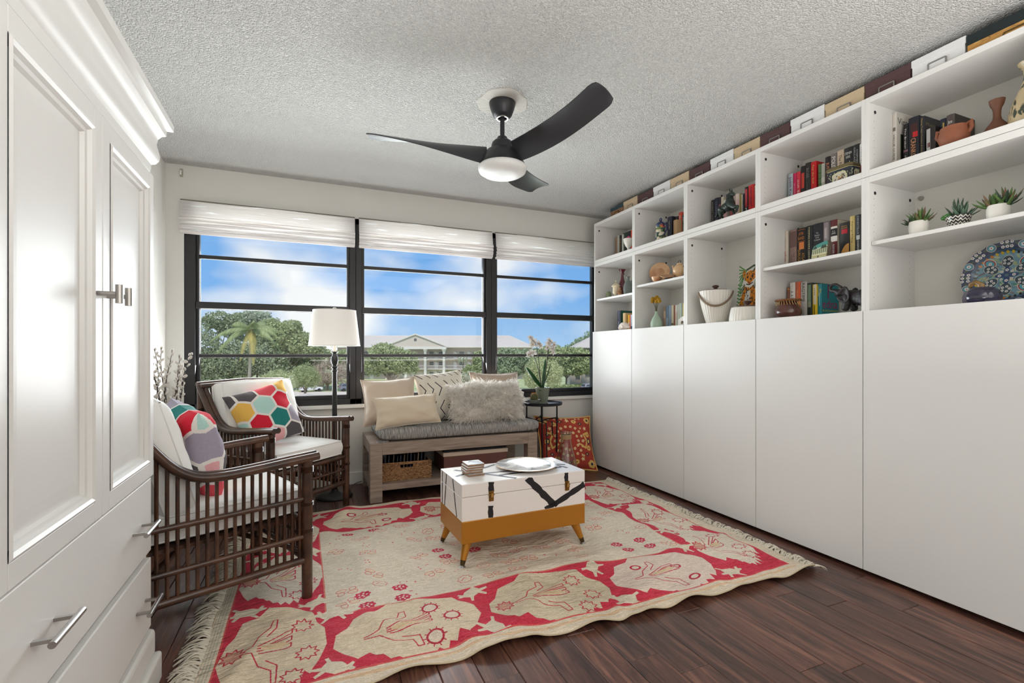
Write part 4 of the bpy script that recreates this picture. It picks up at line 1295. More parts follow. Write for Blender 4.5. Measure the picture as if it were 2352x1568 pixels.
for i in range(6000):
    a, b = fr_.uniform(-1, 1), fr_.uniform(-1, 1)
    e = max(0.0, (1 - a ** 4) * (1 - b ** 4))
    z = 0.085 * e ** 0.55
    if fr_.random() < 0.12: z = -z
    p = Vector((0.30 * a, 0.15 * b, z))
    nrm = Vector((a * abs(a) * 0.9, b * abs(b) * 0.9, (0.9 if z >= 0 else -0.9) * (0.25 + e))).normalized()
    curl = Vector((math.sin(a * 7 + b * 5 + 1), math.cos(a * 5 - b * 6), 0)) * 0.7 + Vector((fr_.uniform(-0.5, 0.5), fr_.uniform(-0.7, 0.3), fr_.uniform(-0.2, 0.3)))
    L = fr_.uniform(0.035, 0.085)
    d1 = (nrm * 0.7 + curl * 0.5).normalized(); d2 = (nrm * 0.15 + curl * 1.1 + Vector((0, -0.35, 0))).normalized()
    p1 = p + d1 * L * 0.5; p2 = p1 + d2 * L * 0.6
    s = d1.cross(Vector((fr_.uniform(-1, 1), fr_.uniform(-1, 1), fr_.uniform(-1, 1)))).normalized()
    w = fr_.uniform(0.0012, 0.0026)
    o0 = len(mb.v)
    mb.v += [tuple(mtx @ q) for q in (p - s * w, p + s * w, p1 - s * w * 0.9, p1 + s * w * 0.9, p2)]
    mb.f += [[o0, o0 + 1, o0 + 3, o0 + 2], [o0 + 2, o0 + 3, o0 + 4]]; mb.uv += [None, None]; mb.mi += [0, 0]
fo = mb.build('fleece', M_FUR, fur, smooth=180); fo['kind'] = 'stuff'

# kilim floor pillow
ck = Cv(0.5, 0.5, 700, (170, 62, 46))
kr = random.Random(21)
YEL, CRE, NAV = (222, 182, 104), (228, 204, 150), (34, 40, 60)
def blossom(x, y, s, col=CRE, n=5):
    for q in range(n):
        t = q * 2 * PI / n + x * 9
        ck.ell(x + s * 0.6 * math.cos(t), y + s * 0.6 * math.sin(t), s * 0.5, s * 0.5, col)
    ck.ell(x, y, s * 0.28, s * 0.28, (140, 60, 44))
for ring, (rx, ry, n) in enumerate(((0.08, 0.08, 12), (0.125, 0.13, 18))):
    for q in range(n):
        t = q * 2 * PI / n
        blossom(0.25 + rx * math.cos(t), 0.25 + ry * math.sin(t), 0.012)
for q in range(20):
    t = q * 2 * PI / 20
    x, y = 0.25 + 0.195 * math.cos(t), 0.25 + 0.195 * math.sin(t)
    if q % 3 == 0:
        ck.line([(x - 0.02, y), (x, y + 0.014), (x + 0.02, y - 0.004)], 0.006, NAV); ck.ell(x, y, 0.012, 0.016, NAV); ck.ell(x, y, 0.006, 0.008, YEL)
    elif q % 3 == 1: blossom(x, y, 0.022, YEL, 6)
    else:
        pts = [(x + 0.022 * math.cos(a) * (1.0 if i % 2 else 0.5), y + 0.022 * math.sin(a) * (1.0 if i % 2 else 0.5)) for i, a in enumerate(np.linspace(0, 2 * PI, 11)[:-1])]
        ck.poly(pts, CRE)
for (x, y) in ((0.05, 0.05), (0.45, 0.05), (0.05, 0.45), (0.45, 0.45)): blossom(x, y, 0.034, YEL, 6); ck.ell(x, y, 0.012, 0.012, NAV)
for q in range(26):
    blossom(kr.uniform(0.03, 0.47), kr.choice((0.03, 0.47, kr.uniform(0.03, 0.47))), 0.009, CRE)
for s in (-1, 1):
    ck.line([(0.25 + s * 0.10, 0.22), (0.25 + s * 0.15, 0.19), (0.25 + s * 0.17, 0.25), (0.25 + s * 0.14, 0.31), (0.25 + s * 0.19, 0.33)], 0.016, YEL)
    ck.ell(0.25 + s * 0.19, 0.25, 0.02, 0.026, NAV); ck.ell(0.25 + s * 0.19, 0.25, 0.011, 0.016, YEL)
ck.noise(7, 2, 2, 5)
M_KIL = print_mat('kilim_pillow_weave', ck.a, 0.92, 0.4, 260)
tag(pillow('floor_pillow', 0.56, 0.52, 0.17, M_KIL, None, pose(2.145, 3.845, 0.245, -0.10, 0.42, -0.05), 0.11, seed=6, piping=0.009, pm=mat('gold_cord', (214, 172, 104), 0.8)),
    'red kilim floor pillow with yellow flowers and gold cord, on the floor beside the cabinets', 'pillow')

# ================================================================== rattan armchairs
k = NT('dark_rattan')
tc = k.n('ShaderNodeTexCoord'); nz = k.n('ShaderNodeTexNoise', Scale=14.0, Detail=3.0); k.l(tc.outputs['Object'], nz.inputs['Vector'])
rp = k.n('ShaderNodeValToRGB'); rp.color_ramp.elements[0].position = 0.3; rp.color_ramp.elements[0].color = lin((46, 28, 20)); rp.color_ramp.elements[1].position = 0.7; rp.color_ramp.elements[1].color = lin((88, 56, 38))
k.l(nz.outputs['Fac'], rp.inputs['Fac']); k.l(rp.outputs['Color'], k.b.inputs['Base Color']); k.b.inputs['Roughness'].default_value = 0.32
k.b.inputs['Coat Weight'].default_value = 0.3
M_RAT = k.m
ARM = [(0.045, 0.612), (-0.08, 0.604), (-0.20, 0.595), (-0.32, 0.590), (-0.41, 0.600), (-0.48, 0.640), (-0.545, 0.715), (-0.60, 0.800), (-0.640, 0.862)]
def arm_z(x):
    for (a, za), (b, zb) in zip(ARM[:-1], ARM[1:]):
        if b <= x <= a:
            t = (x - a) / (b - a)
            return za + (zb - za) * t
    return ARM[-1][1]
HW = 0.305
SIDEZ = (0.165, 0.268, 0.432)
def make_chair(label):
    t = thing('rattan_armchair', label, 'armchair', (0, 0, 0), 0, 'dark rattan armchairs')
    R_ = M_RAT
    for s in (-1, 1):
        y = s * HW
        lg = MB().tube([(0, y, 0), (0, y, 0.60)], [0.022, 0.024], 12).build('leg', R_, t, smooth=60)
        q = MB()
        for z0 in (0.545, 0.40, 0.285):
            for i in range(6 if z0 > 0.5 else 4):
                q.lathe([(0.0255, 0), (0.0275, 0.002), (0.0255, 0.004)], 12, (0, y, z0 + i * 0.0046))
        bo = q.build('binding', R_, lg, smooth=60); bo['kind'] = 'stuff'
        lb = MB().tube([(-0.625, y, 0), (-0.635, y, 0.45), (-0.645, y, 0.872)], [0.022, 0.023, 0.022], 12).build('leg', R_, t, smooth=60)
        q = MB()
        for i in range(5): q.lathe([(0.0245, 0), (0.0265, 0.002), (0.0245, 0.004)], 12, (-0.637, y, 0.70 + i * 0.0046))
        bo = q.build('binding', R_, lb, smooth=60); bo['kind'] = 'stuff'
        a = MB()
        for off, dz in ((0.014, 0.0), (-0.016, 0.004)):
            pts = []
            for i in range(len(ARM) - 1):
                for j in range(4):
                    u = j / 4
                    p0, p1, p2, p3 = ARM[max(0, i - 1)], ARM[i], ARM[i + 1], ARM[min(len(ARM) - 1, i + 2)]
                    f = lambda c: 0.5 * (2 * p1[c] + (p2[c] - p0[c]) * u + (2 * p0[c] - 5 * p1[c] + 4 * p2[c] - p3[c]) * u * u + (3 * p1[c] - p0[c] - 3 * p2[c] + p3[c]) * u ** 3)
                    pts.append((f(0), y + s * off, f(1) + dz))
            pts.append((ARM[-1][0], y + s * off, ARM[-1][1] + dz))
            a.tube(pts, 0.0175, 10)
        a.build('arm', R_, t, smooth=50)
        for z in SIDEZ:
            MB().tube([(0.0, y, z), (-0.63, y, z)], 0.0115 if z != SIDEZ[0] else 0.016, 10).build('side_rail', R_, t, smooth=60)
        for i in range(19):
            x = -0.032 - i * 0.0315
            zt = arm_z(x) - 0.004
            MB().tube([(x, y, SIDEZ[0]), (x, y, zt)], 0.0072, 6, cap=False).build('slat', R_, t, smooth=60)
    q = MB()
    for dx, dz in ((0.0, 0.0), (0.03, -0.012)):
        q.tube([(-0.652 + dx, -HW - 0.02, 0.872 + dz), (-0.655 + dx, 0, 0.884 + dz), (-0.652 + dx, HW + 0.02, 0.872 + dz)], 0.0165, 10)
    q.build('top_rail', R_, t, smooth=50)
    for z in (SIDEZ[0], 0.345):
        MB().tube([(0, -HW, z), (0, HW, z)], 0.016, 10).build('front_rail', R_, t, smooth=60)
        MB().tube([(-0.63, -HW, z), (-0.63, HW, z)], 0.014, 10).build('back_rail', R_, t, smooth=60)
    MB().tube([(0, -HW, 0.255), (0, HW, 0.255)], 0.009, 8).build('front_rail', R_, t, smooth=60)
    for i in range(17):
        y = -HW + 0.034 + i * 0.0337
        MB().tube([(0, y, SIDEZ[0]), (0, y, 0.345)], 0.0066, 6, cap=False).build('slat', R_, t, smooth=60)
        MB().tube([(-0.63, y, SIDEZ[0]), (-0.648, y, 0.875)], 0.0072, 6, cap=False).build('slat', R_, t, smooth=60)
    for s in (-1, 1):
        MB().tube([(-0.01, s * HW * 0.95, 0.20), (-0.33, s * 0.02, 0.335)], 0.011, 8).build('brace', R_, t, smooth=60)
        MB().tube([(-0.62, s * HW * 0.95, 0.20), (-0.33, s * 0.02, 0.335)], 0.011, 8).build('brace', R_, t, smooth=60)
    MB().box(-0.60, 0.0, -HW + 0.02, HW - 0.02, 0.338, 0.352).build('seat_deck', R_, t)
    return t
def soft_cushion(name, hx, hy, h, parent, mtx, crown=0.02, seed=0):
    """boxed seat cushion with welted edges"""
    mb = MB(); mb.M = mtx
    n = 28
    r = random.Random(seed); p0, p1 = r.uniform(0, 6), r.uniform(0, 6)
    def top(s):
        def fn(u, v):
            a, b = 2 * u - 1, 2 * v - 1
            e = (1 - a ** 6) * (1 - b ** 6)
            w = 0.0035 * math.sin(6 * a + p0) * math.sin(5 * b + p1) + 0.002 * math.sin(17 * a * b + p0)
            k_ = 1 - 0.03 * (a * a) * (b * b)
            return (hx * a * k_, hy * b * k_, s * (h / 2 + crown * e ** 0.5 + w * e))
        return fn
    mb.grid(n, n, top(1)); mb.grid(n, n, top(-1), flip=True)
    def side(u, v):
        t_ = (u * 4) % 4
        q, f = int(t_) % 4, t_ - int(t_)
        a, b = [(2 * f - 1, -1), (1, 2 * f - 1), (1 - 2 * f, 1), (-1, 1 - 2 * f)][q]
        k_ = 1 - 0.03 * (a * a) * (b * b)
        bu = 1 + 0.03 * math.sin(v * PI)
        return (hx * a * k_ * bu, hy * b * k_ * bu, -h / 2 + h * v)
    mb.grid(n * 4, 5, side)
    o = mb.build(name, M_LINEN, parent, smooth=60)
    for s in (-1, 1):
        f = top(s)
        pts = [f(i / 20, 0) for i in range(20)] + [f(1, i / 20) for i in range(20)] + [f(1 - i / 20, 1) for i in range(20)] + [f(0, 1 - i / 20) for i in range(21)]
        q = MB(); q.M = mtx; q.tube(pts, 0.0042, 6, cap=False); q.build('welt', M_LINEN, o, smooth=180)
    return o
CH = [((-0.148, 2.545), math.radians(23.6), 'dark rattan armchair nearest the camera, beside the white wardrobe, back turned'),
      ((-0.010, 3.345), math.radians(-47), 'dark rattan armchair standing in front of the left window beside the floor lamp')]
chairs = []
for (c, th, lab) in CH:
    o = make_chair(lab) if not chairs else copy_tree(chairs[0])
    o['label'] = lab
    o.location = (c[0], c[1], 0.0); o.rotation_euler = (0, 0, th)
    chairs.append(o)
chairs[0].location.z = 0.006
HEXC = [(30, 128, 124), (214, 24, 52), (92, 86, 90), (168, 160, 176), (240, 190, 90), (232, 84, 96), (238, 176, 180), (186, 224, 216), (214, 24, 52), (84, 78, 82), (30, 128, 124)]
HEXQ = [HEXC[q] for q in (1, 2, 0, 5, 3, 4, 6, 7, 9)]
def hexprint(seed, off):
    c = Cv(0.44, 0.44, 600, (238, 232, 226))
    r = random.Random(seed); s = 0.083; w = s * math.sqrt(3)
    last = None
    for j in range(-1, 6):
        for i in range(-1, 5):
            x = i * w + (w / 2 if j % 2 else 0) + off; y = j * s * 1.5 + 0.03
            col = HEXQ[(i * 2 + j * 5 + seed) % 9]
            c.poly([(x + (s - 0.009) * math.cos(PI / 6 + q * PI / 3), y + (s - 0.009) * math.sin(PI / 6 + q * PI / 3)) for q in range(6)], col)
    c.noise(3, 1, 1, seed)
    return c.a
for q, ((c, th, lab), zo) in enumerate(zip(CH, (0.006, 0.0))):
    base = Matrix.Translation((c[0], c[1], zo)) @ Matrix.Rotation(th, 4, 'Z')
    wh = ('of the near rattan armchair beside the wardrobe', 'of the rattan armchair in front of the left window')[q]
    s = soft_cushion('seat_cushion', 0.292, 0.268, 0.088, None, base @ Matrix.Translation((-0.285, 0, 0.416)), 0.018, q)
    tag(s, 'white boxed seat cushion ' + wh, 'cushion', 'white armchair cushions')
    bm_ = base @ Matrix.Translation((-0.495 if q else -0.51, 0, 0.672)) @ Matrix.Rotation(math.radians(74), 4, 'Y')
    s = soft_cushion('back_cushion', 0.212, 0.268, 0.10, None, bm_, 0.042, q + 5)
    tag(s, 'white plump back cushion ' + wh, 'cushion', 'white armchair cushions')
    M_HEX = print_mat('hexagon_print_%d' % q, hexprint((12, 31)[q], (0.02, 0.05)[q]), 0.85, 0.25, 300)
    if q == 0:
        pm = base @ Matrix.Translation((-0.345, 0.03, 0.652)) @ Matrix.Rotation(PI / 2 + 0.02, 4, 'Z') @ Matrix.Rotation(PI / 2 - 0.22, 4, 'X') @ Matrix.Rotation(0.10, 4, 'Z')
    else:
        pm = base @ Matrix.Translation((-0.315, -0.085, 0.665)) @ Matrix.Rotation(PI / 2 - 0.30, 4, 'Z') @ Matrix.Rotation(PI / 2 - 0.42, 4, 'X') @ Matrix.Rotation(0.26, 4, 'Z')
    tag(pillow('hexagon_pillow', 0.40, 0.40, 0.15, M_HEX, None, pm, 0.07, seed=11 + q),
        ('hexagon patterned pillow standing on the near armchair beside the wardrobe', 'hexagon patterned pillow leaning in the armchair in front of the left window')[q], 'pillow', 'hexagon patterned pillows')
# ================================================================== ceiling fan
M_FAN = mat('matte_black_metal', (34, 34, 38), 0.42)
M_BLADE = mat('satin_black_blade', (44, 44, 48), 0.36)
M_OPAL = mat('opal_glass', (222, 222, 220), 0.4, spec=0.3)
FXX, FYY = 0.951, 2.41
fan = thing('ceiling_fan', 'black three-bladed ceiling fan with a round white light, hanging from the ceiling', 'fan', (FXX, FYY, ZC))
MB().lathe([(0.072, 0.0), (0.072, -0.012), (0.066, -0.034), (0.052, -0.070), (0.040, -0.083), (0.034, -0.084)], 32).build('canopy', M_FAN, fan, smooth=40)
MB().lathe([(0.034, -0.080), (0.034, -0.090), (0.026, -0.090), (0.024, -0.084)], 24).build('canopy_collar', M_STEEL, fan, smooth=40)
MB().tube([(0, 0, -0.082), (0, 0, -0.20)], 0.0125, 14).build('downrod', M_FAN, fan, smooth=60)
MB().lathe([(0.016, -0.186), (0.026, -0.190), (0.030, -0.200), (0.032, -0.208), (0.046, -0.212), (0.056, -0.222), (0.060, -0.238), (0.062, -0.256), (0.088, -0.270),
            (0.100, -0.295), (0.116, -0.325), (0.126, -0.346), (0.126, -0.350)], 40).build('motor_housing', M_FAN, fan, smooth=40)
MB().lathe([(0.126, -0.348), (0.132, -0.354), (0.133, -0.364), (0.127, -0.380), (0.105, -0.394), (0.064, -0.402), (0.0, -0.405)], 48).build('light_cover', M_OPAL, fan, smooth=60)
def blade_mesh():
    mb = MB()
    NS, NC = 30, 8
    def fn(side):
        def f(u, v):
            r = 0.085 + 0.625 * u
            tw = -math.radians(62 * (1 - u) ** 1.7 + 13)
            ch = 0.108 + 0.045 * u ** 1.2
            if u > 0.93: ch *= math.sqrt(max(0.0, 1 - ((u - 0.93) / 0.085) ** 2 * 0.55))
            c = (v - 0.45) * ch
            cam_ = 0.012 * (1 - (2 * v - 1) ** 2)
            sweep = 0.03 * math.sin(u * PI) - 0.02 * u
            x = r
            y = sweep + c * math.cos(tw) - cam_ * math.sin(tw)
            z = c * math.sin(tw) + cam_ * math.cos(tw) - 0.292 + 0.055 * u ** 1.4
            return (x, y, z + side * 0.0022)
        return f
    mb.grid(NS, NC, fn(1)); mb.grid(NS, NC, fn(-1), flip=True)
    for v in (0, 1):
        mb.grid(NS, 1, lambda u, w, v=v: tuple(Vector(fn(-1)(u, v)).lerp(Vector(fn(1)(u, v)), w)), flip=bool(v))
    mb.grid(1, NC, lambda w, v: tuple(Vector(fn(-1)(1, v)).lerp(Vector(fn(1)(1, v)), w)))
    return mb
for i in range(3):
    b = blade_mesh().build('blade', M_BLADE, fan, smooth=60) if i == 0 else b0.copy()
    if i == 0: b0 = b
    else: COL.objects.link(b)
    b.rotation_euler = (0, 0, math.radians(-72 + 120 * i))

# ================================================================== floor lamp
M_LAMP = mat('dark_bronze', (30, 30, 28), 0.42)
k = NT('lamp_shade_linen'); k.b.inputs['Base Color'].default_value = lin((240, 236, 230)); k.b.inputs['Roughness'].default_value = 0.9
tl = k.n('ShaderNodeBsdfTranslucent'); tl.inputs['Color'].default_value = lin((240, 232, 226)); mx = k.n('ShaderNodeMixShader'); mx.inputs['Fac'].default_value = 0.13
k.l(k.b.outputs[0], mx.inputs[1]); k.l(tl.outputs[0], mx.inputs[2]); k.l(mx.outputs[0], k.out.inputs['Surface'])
M_SHADE = k.m
lx, ly = 0.146, 3.785
lp = thing('floor_lamp', 'black turned floor lamp with a white drum shade, between the armchair and bench', 'lamp', (lx, ly, 0))
MB().lathe([(0.0, 0.0), (0.128, 0.0), (0.130, 0.008), (0.126, 0.014), (0.10, 0.020), (0.05, 0.028), (0.030, 0.040), (0.022, 0.060), (0.0, 0.060)], 36).build('base', M_LAMP, lp, smooth=45)
MB().tube([(0, 0, 0.05), (0, 0, 0.945)], [0.019, 0.0165], 16).build('pole', M_LAMP, lp, smooth=60)
MB().lathe([(0.016, 0.935), (0.025, 0.938), (0.025, 0.944), (0.016, 0.948), (0.013, 0.958), (0.021, 0.964), (0.024, 0.970), (0.017, 0.976), (0.016, 0.984), (0.024, 1.0), (0.028, 1.022),
            (0.024, 1.045), (0.016, 1.062), (0.014, 1.072), (0.026, 1.078), (0.027, 1.084), (0.010, 1.086)], 24).build('turned_urn', M_LAMP, lp, smooth=45)
MB().tube([(0, 0, 1.08), (0, 0, 1.19)], 0.011, 12).build('socket', mat('cream_socket', (232, 222, 206), 0.5), lp, smooth=60)
MB().ball((0, 0, 1.235), 0.028, 0.028, 0.04, 14, 10).build('bulb', M_OPAL, lp, smooth=180)
q = MB()
q.lathe([(0.182, 1.130), (0.152, 1.392)], 56); q.f = q.f[:56]; q.uv = q.uv[:56]; q.mi = q.mi[:56]
sh = q.build('shade', M_SHADE, lp, smooth=60)
q = MB()
for (r, z) in ((0.182, 1.130), (0.152, 1.392)):
    q.tube([(r * math.cos(2 * PI * i / 48), r * math.sin(2 * PI * i / 48), z) for i in range(49)], 0.0022, 6, cap=False)
q.build('shade_ring', M_TRIM, sh, smooth=180)
q = MB()
for a in (0, PI / 2, PI, 1.5 * PI): q.tube([(0.152 * math.cos(a), 0.152 * math.sin(a), 1.386), (0.01 * math.cos(a), 0.01 * math.sin(a), 1.372)], 0.002, 5)
q.tube([(0.045 * math.cos(t), 0, 1.20 + 0.175 * math.sin(t) ** 0.7) for t in np.linspace(0.02, PI - 0.02, 16)], 0.002, 5)
ha = q.build('harp', M_STEEL, lp, smooth=60)
q = MB().tube([(0.016 * math.cos(t), 0, 1.392 + 0.022 * math.sin(t)) for t in np.linspace(-0.3, PI + 0.3, 14)], 0.0035, 8)
q.build('finial', mat('pale_metal', (206, 200, 192), 0.3, metal=0.8), lp, smooth=60)
# cord along the baseboard
cp = [(lx + 0.10, ly + 0.06, 0.006), (0.26, 3.95, 0.005), (0.30, 4.03, 0.005), (0.35, 4.055, 0.008), (0.42, 4.07, 0.012)]
tag(MB().tube([(0.26, 3.93, 0.005), (0.285, 4.0, 0.005), (0.30, 4.04, 0.012), (0.335, 4.05, 0.024), (0.366, 4.045, 0.03)], 0.004, 6).build('power_cord', mat('grey_cord', (96, 92, 88), 0.5), None, smooth=60),
    'grey power cord lying along the baseboard left of the bench', 'cord')

# ================================================================== willow branches in a tall basket vase
vx, vy = -0.80, 3.33
vs_ = thing('willow_vase', 'tall tan rattan vase with pussy willow branches, in the corner behind the near armchair', 'vase', (vx, vy, 0))
M_RV = mat('tan_rattan_vase', (196, 150, 100), 0.65, var=0.2, vscale=60, bump=0.8, bscale=70, stretch=(1, 1, 5))
MB().lathe([(0.0, 0.004), (0.085, 0.0), (0.10, 0.05), (0.098, 0.3), (0.080, 0.52), (0.062, 0.60), (0.068, 0.65), (0.060, 0.65), (0.055, 0.60), (0.0, 0.58)], 24).build('vase', M_RV, vs_, smooth=50)
M_TWIG = mat('willow_twig', (62, 52, 46), 0.7)
M_CAT = mat('willow_catkin', (224, 218, 210), 0.9)
wr = random.Random(4)
for i in range(13):
    dx, dy = (-0.10 + 0.018 * i + wr.uniform(-0.015, 0.015)), wr.uniform(-0.06, 0.05)
    H = wr.uniform(0.36, 0.50) if i != 4 else 0.40
    pts = []
    for q in range(9):
        t = q / 8
        pts.append((0.007 * (i - 6) * 0.4 + dx * t ** 1.2 + 0.012 * math.sin(t * 7 + i), dy * t + 0.01 * math.sin(t * 5 + 2 * i), 0.50 + (0.13 + H) * t))
    br = MB().tube(pts, [0.0048 - 0.0004 * q for q in range(9)], 6).build('branch', M_TWIG, vs_, smooth=60)
    mb = MB()
    for q in range(20):
        t = 0.25 + 0.75 * q / 19.5
        k0 = min(7, int(t * 8)); f = t * 8 - k0
        p = Vector(pts[k0]).lerp(Vector(pts[k0 + 1]), min(1, f))
        d = (Vector(pts[k0 + 1]) - Vector(pts[k0])).normalized()
        s = Vector((math.cos(q * 2.4), math.sin(q * 2.4), 0.9)).normalized()
        M0 = Matrix.Translation(p + s * 0.008) @ s.to_track_quat('Z', 'Y').to_matrix().to_4x4()
        mb.M = M0; mb.ball((0, 0, 0.006), 0.0074, 0.0074, 0.0135, 6, 5)
    ck_ = mb.build('catkins', M_CAT, br, smooth=180); ck_['kind'] = 'stuff'

# ================================================================== side table with plants
tx, ty, TZ = 1.885, 3.815, 0.625
st = thing('side_table', 'small round black metal side table on thin crossed legs, between bench and cabinets', 'side table', (tx, ty, 0))
M_IRON = mat('black_iron', (26, 28, 34), 0.38, metal=0.4)
MB().lathe([(0.0, TZ - 0.010), (0.178, TZ - 0.010), (0.182, TZ - 0.006), (0.183, TZ + 0.014), (0.178, TZ + 0.016), (0.175, TZ + 0.012), (0.174, TZ), (0.0, TZ)], 48).build('tray_top', M_IRON, st, smooth=40)
for i in range(4):
    a = PI / 4 + i * PI / 2 + 0.35
    ca, sa = math.cos(a), math.sin(a)
    cb, sb_ = math.cos(a + PI * 0.62), math.sin(a + PI * 0.62)
    MB().tube([(0.135 * ca, 0.135 * sa, TZ - 0.010), (0.135 * ca, 0.135 * sa, 0.44), (0.130 * ca, 0.130 * sa, 0.0)], 0.0072, 8).build('leg', M_IRON, st, smooth=60)
    MB().tube([(0.135 * ca, 0.135 * sa, 0.50), (0.10 * cb, 0.10 * sb_, 0.46), (0.12 * cb, 0.12 * sb_, 0.02)], 0.0055, 8).build('cross_leg', M_IRON, st, smooth=60)
    MB().ball((0.137 * ca, 0.137 * sa, 0.49), 0.012).lathe([(0.012, 0.478), (0.012, 0.502)], 8, (0.135 * ca, 0.135 * sa, 0)).build('joint', M_IRON, st, smooth=60)
# orchid
ox, oy = 1.885, 3.80
orc = thing('orchid', 'white orchid with broad green leaves in a sage green pot on the side table', 'potted plant', (ox, oy, TZ))
M_POT = mat('sage_ceramic', (112, 118, 104), 0.45)
MB().lathe([(0.0, 0.004), (0.046, 0.0), (0.050, 0.004), (0.050, 0.012), (0.044, 0.016), (0.047, 0.04), (0.056, 0.085), (0.062, 0.128), (0.064, 0.145), (0.058, 0.145), (0.055, 0.125), (0.0, 0.122)], 32).build('pot', M_POT, orc, smooth=40)
MB().lathe([(0.0, 0.134), (0.03, 0.133), (0.056, 0.126)], 14).build('bark', mat('orchid_bark', (92, 58, 44), 0.9, bump=1, bscale=120), orc, smooth=60)
M_LEAF = mat('orchid_leaf', (26, 74, 34), 0.35, var=0.2, vscale=12)
M_STEM = mat('orchid_stem', (46, 52, 30), 0.6)
k = NT('orchid_petal'); k.b.inputs['Base Color'].default_value = lin((188, 184, 178)); tl = k.n('ShaderNodeBsdfTranslucent'); tl.inputs['Color'].default_value = lin((188, 184, 178)); mx = k.n('ShaderNodeMixShader'); mx.inputs['Fac'].default_value = 0.15
k.l(k.b.outputs[0], mx.inputs[1]); k.l(tl.outputs[0], mx.inputs[2]); k.l(mx.outputs[0], k.out.inputs['Surface']); M_PET = k.m
M_LIP = mat('orchid_lip', (196, 166, 130), 0.6)
def leaf(dirx, diry, L, w, rise, droop, twist=0.0):
    mb = MB()
    d = Vector((dirx, diry, 0)).normalized(); s = Vector((-d.y, d.x, 0))
    s = Matrix.Rotation(twist, 3, d) @ s
    def fn(u, v):
        t = u
        ww = w * (math.sin(PI * min(1, t * 0.93 + 0.07)) ** 0.6) * (1 - 0.15 * t)
        c = d * (L * t * (1 - 0.25 * t)) + Vector((0, 0, 0.135 + rise * t - droop * t * t))
        return tuple(c + s * ((v - 0.5) * ww) + Vector((0, 0, 0.25 * abs(v - 0.5) * ww)))
    mb.grid(10, 4, fn, uv=False)
    o = mb.build('leaf', M_LEAF, orc, smooth=180)
    m_ = o.modifiers.new('thick', 'SOLIDIFY'); m_.thickness = 0.0025
leaf(-0.9, 0.25, 0.20, 0.068, 0.22, 0.03, 0.9); leaf(0.65, -0.2, 0.10, 0.056, 0.25, 0.02, -1.0); leaf(0.35, 0.25, 0.08, 0.05, 0.27, 0.0, 0.9)
leaf(0.95, 0.1, 0.13, 0.035, 0.03, 0.04); leaf(-0.6, -0.6, 0.10, 0.034, 0.01, 0.03); leaf(0.1, -0.9, 0.06, 0.04, 0.04, 0.03)
def flower(c, d, s, seed):
    d = Vector(d).normalized()
    M0 = Matrix.Translation(c) @ d.to_track_quat('Z', 'Y').to_matrix().to_4x4() @ Matrix.Rotation(seed, 4, 'Z')
    mb = MB()
    for q in range(5):
        a = q * 2 * PI / 5 + PI / 2
        wide = 0.62 if q in (1, 4) else 0.40
        mb.M = M0 @ Matrix.Rotation(a, 4, 'Z')
        def fn(u, v):
            ww = s * wide * math.sin(PI * (0.12 + 0.85 * u)) ** 0.8
            return (s * u, (v - 0.5) * 2 * ww * 0.62, s * (0.10 - 0.28 * u * u + 0.12 * abs(v - 0.5)))
        mb.grid(4, 3, fn, uv=False)
    f = mb.build('flower', M_PET, orc, smooth=180)
    q = MB(); q.M = M0
    q.ball((0, 0, s * 0.16), s * 0.15, s * 0.13, s * 0.2, 6, 4); q.ball((0, -s * 0.2, s * 0.12), s * 0.11, s * 0.19, s * 0.08, 6, 4)
    q.build('lip', M_LIP, f, smooth=180)
stems = [[(-0.01, 0, 0.13), (-0.03, -0.01, 0.26), (-0.045, -0.01, 0.40), (-0.06, -0.01, 0.50), (-0.09, -0.015, 0.555), (-0.125, -0.02, 0.58)],
         [(-0.005, 0.01, 0.13), (-0.04, 0.0, 0.30), (-0.07, 0.0, 0.40), (-0.115, -0.01, 0.45), (-0.155, -0.02, 0.44)],
         [(0.01, 0, 0.13), (0.035, 0.0, 0.30), (0.05, 0.0, 0.44), (0.058, 0.0, 0.52), (0.07, -0.02, 0.56)],
         [(0.015, 0.01, 0.13), (0.045, 0.02, 0.30), (0.062, 0.01, 0.45), (0.06, 0.0, 0.53)]]
for p in stems:
    MB().tube(p, [0.0032] * (len(p) - 1) + [0.0016], 6).build('stem', M_STEM, orc, smooth=60)
FL = [(-0.135, 0.585, 0.030), (-0.112, 0.565, 0.034), (-0.085, 0.545, 0.038), (-0.055, 0.530, 0.038), (-0.030, 0.515, 0.034), (-0.105, 0.525, 0.036),
      (-0.155, 0.435, 0.034), (-0.125, 0.45, 0.038), (-0.095, 0.455, 0.036),
      (0.030, 0.50, 0.036), (0.050, 0.535, 0.038), (0.075, 0.55, 0.034), (0.098, 0.525, 0.036), (0.085, 0.49, 0.034), (0.06, 0.565, 0.030), (0.09, 0.455, 0.028)]
for i, (fx_, fz, s) in enumerate(FL):
    flower((fx_, -0.02 + 0.012 * ((i * 7) % 3 - 1), fz), (0.5 * math.sin(i * 2.3) - 0.1, -1, 0.35 * math.cos(i * 1.7)), s, i * 0.37)
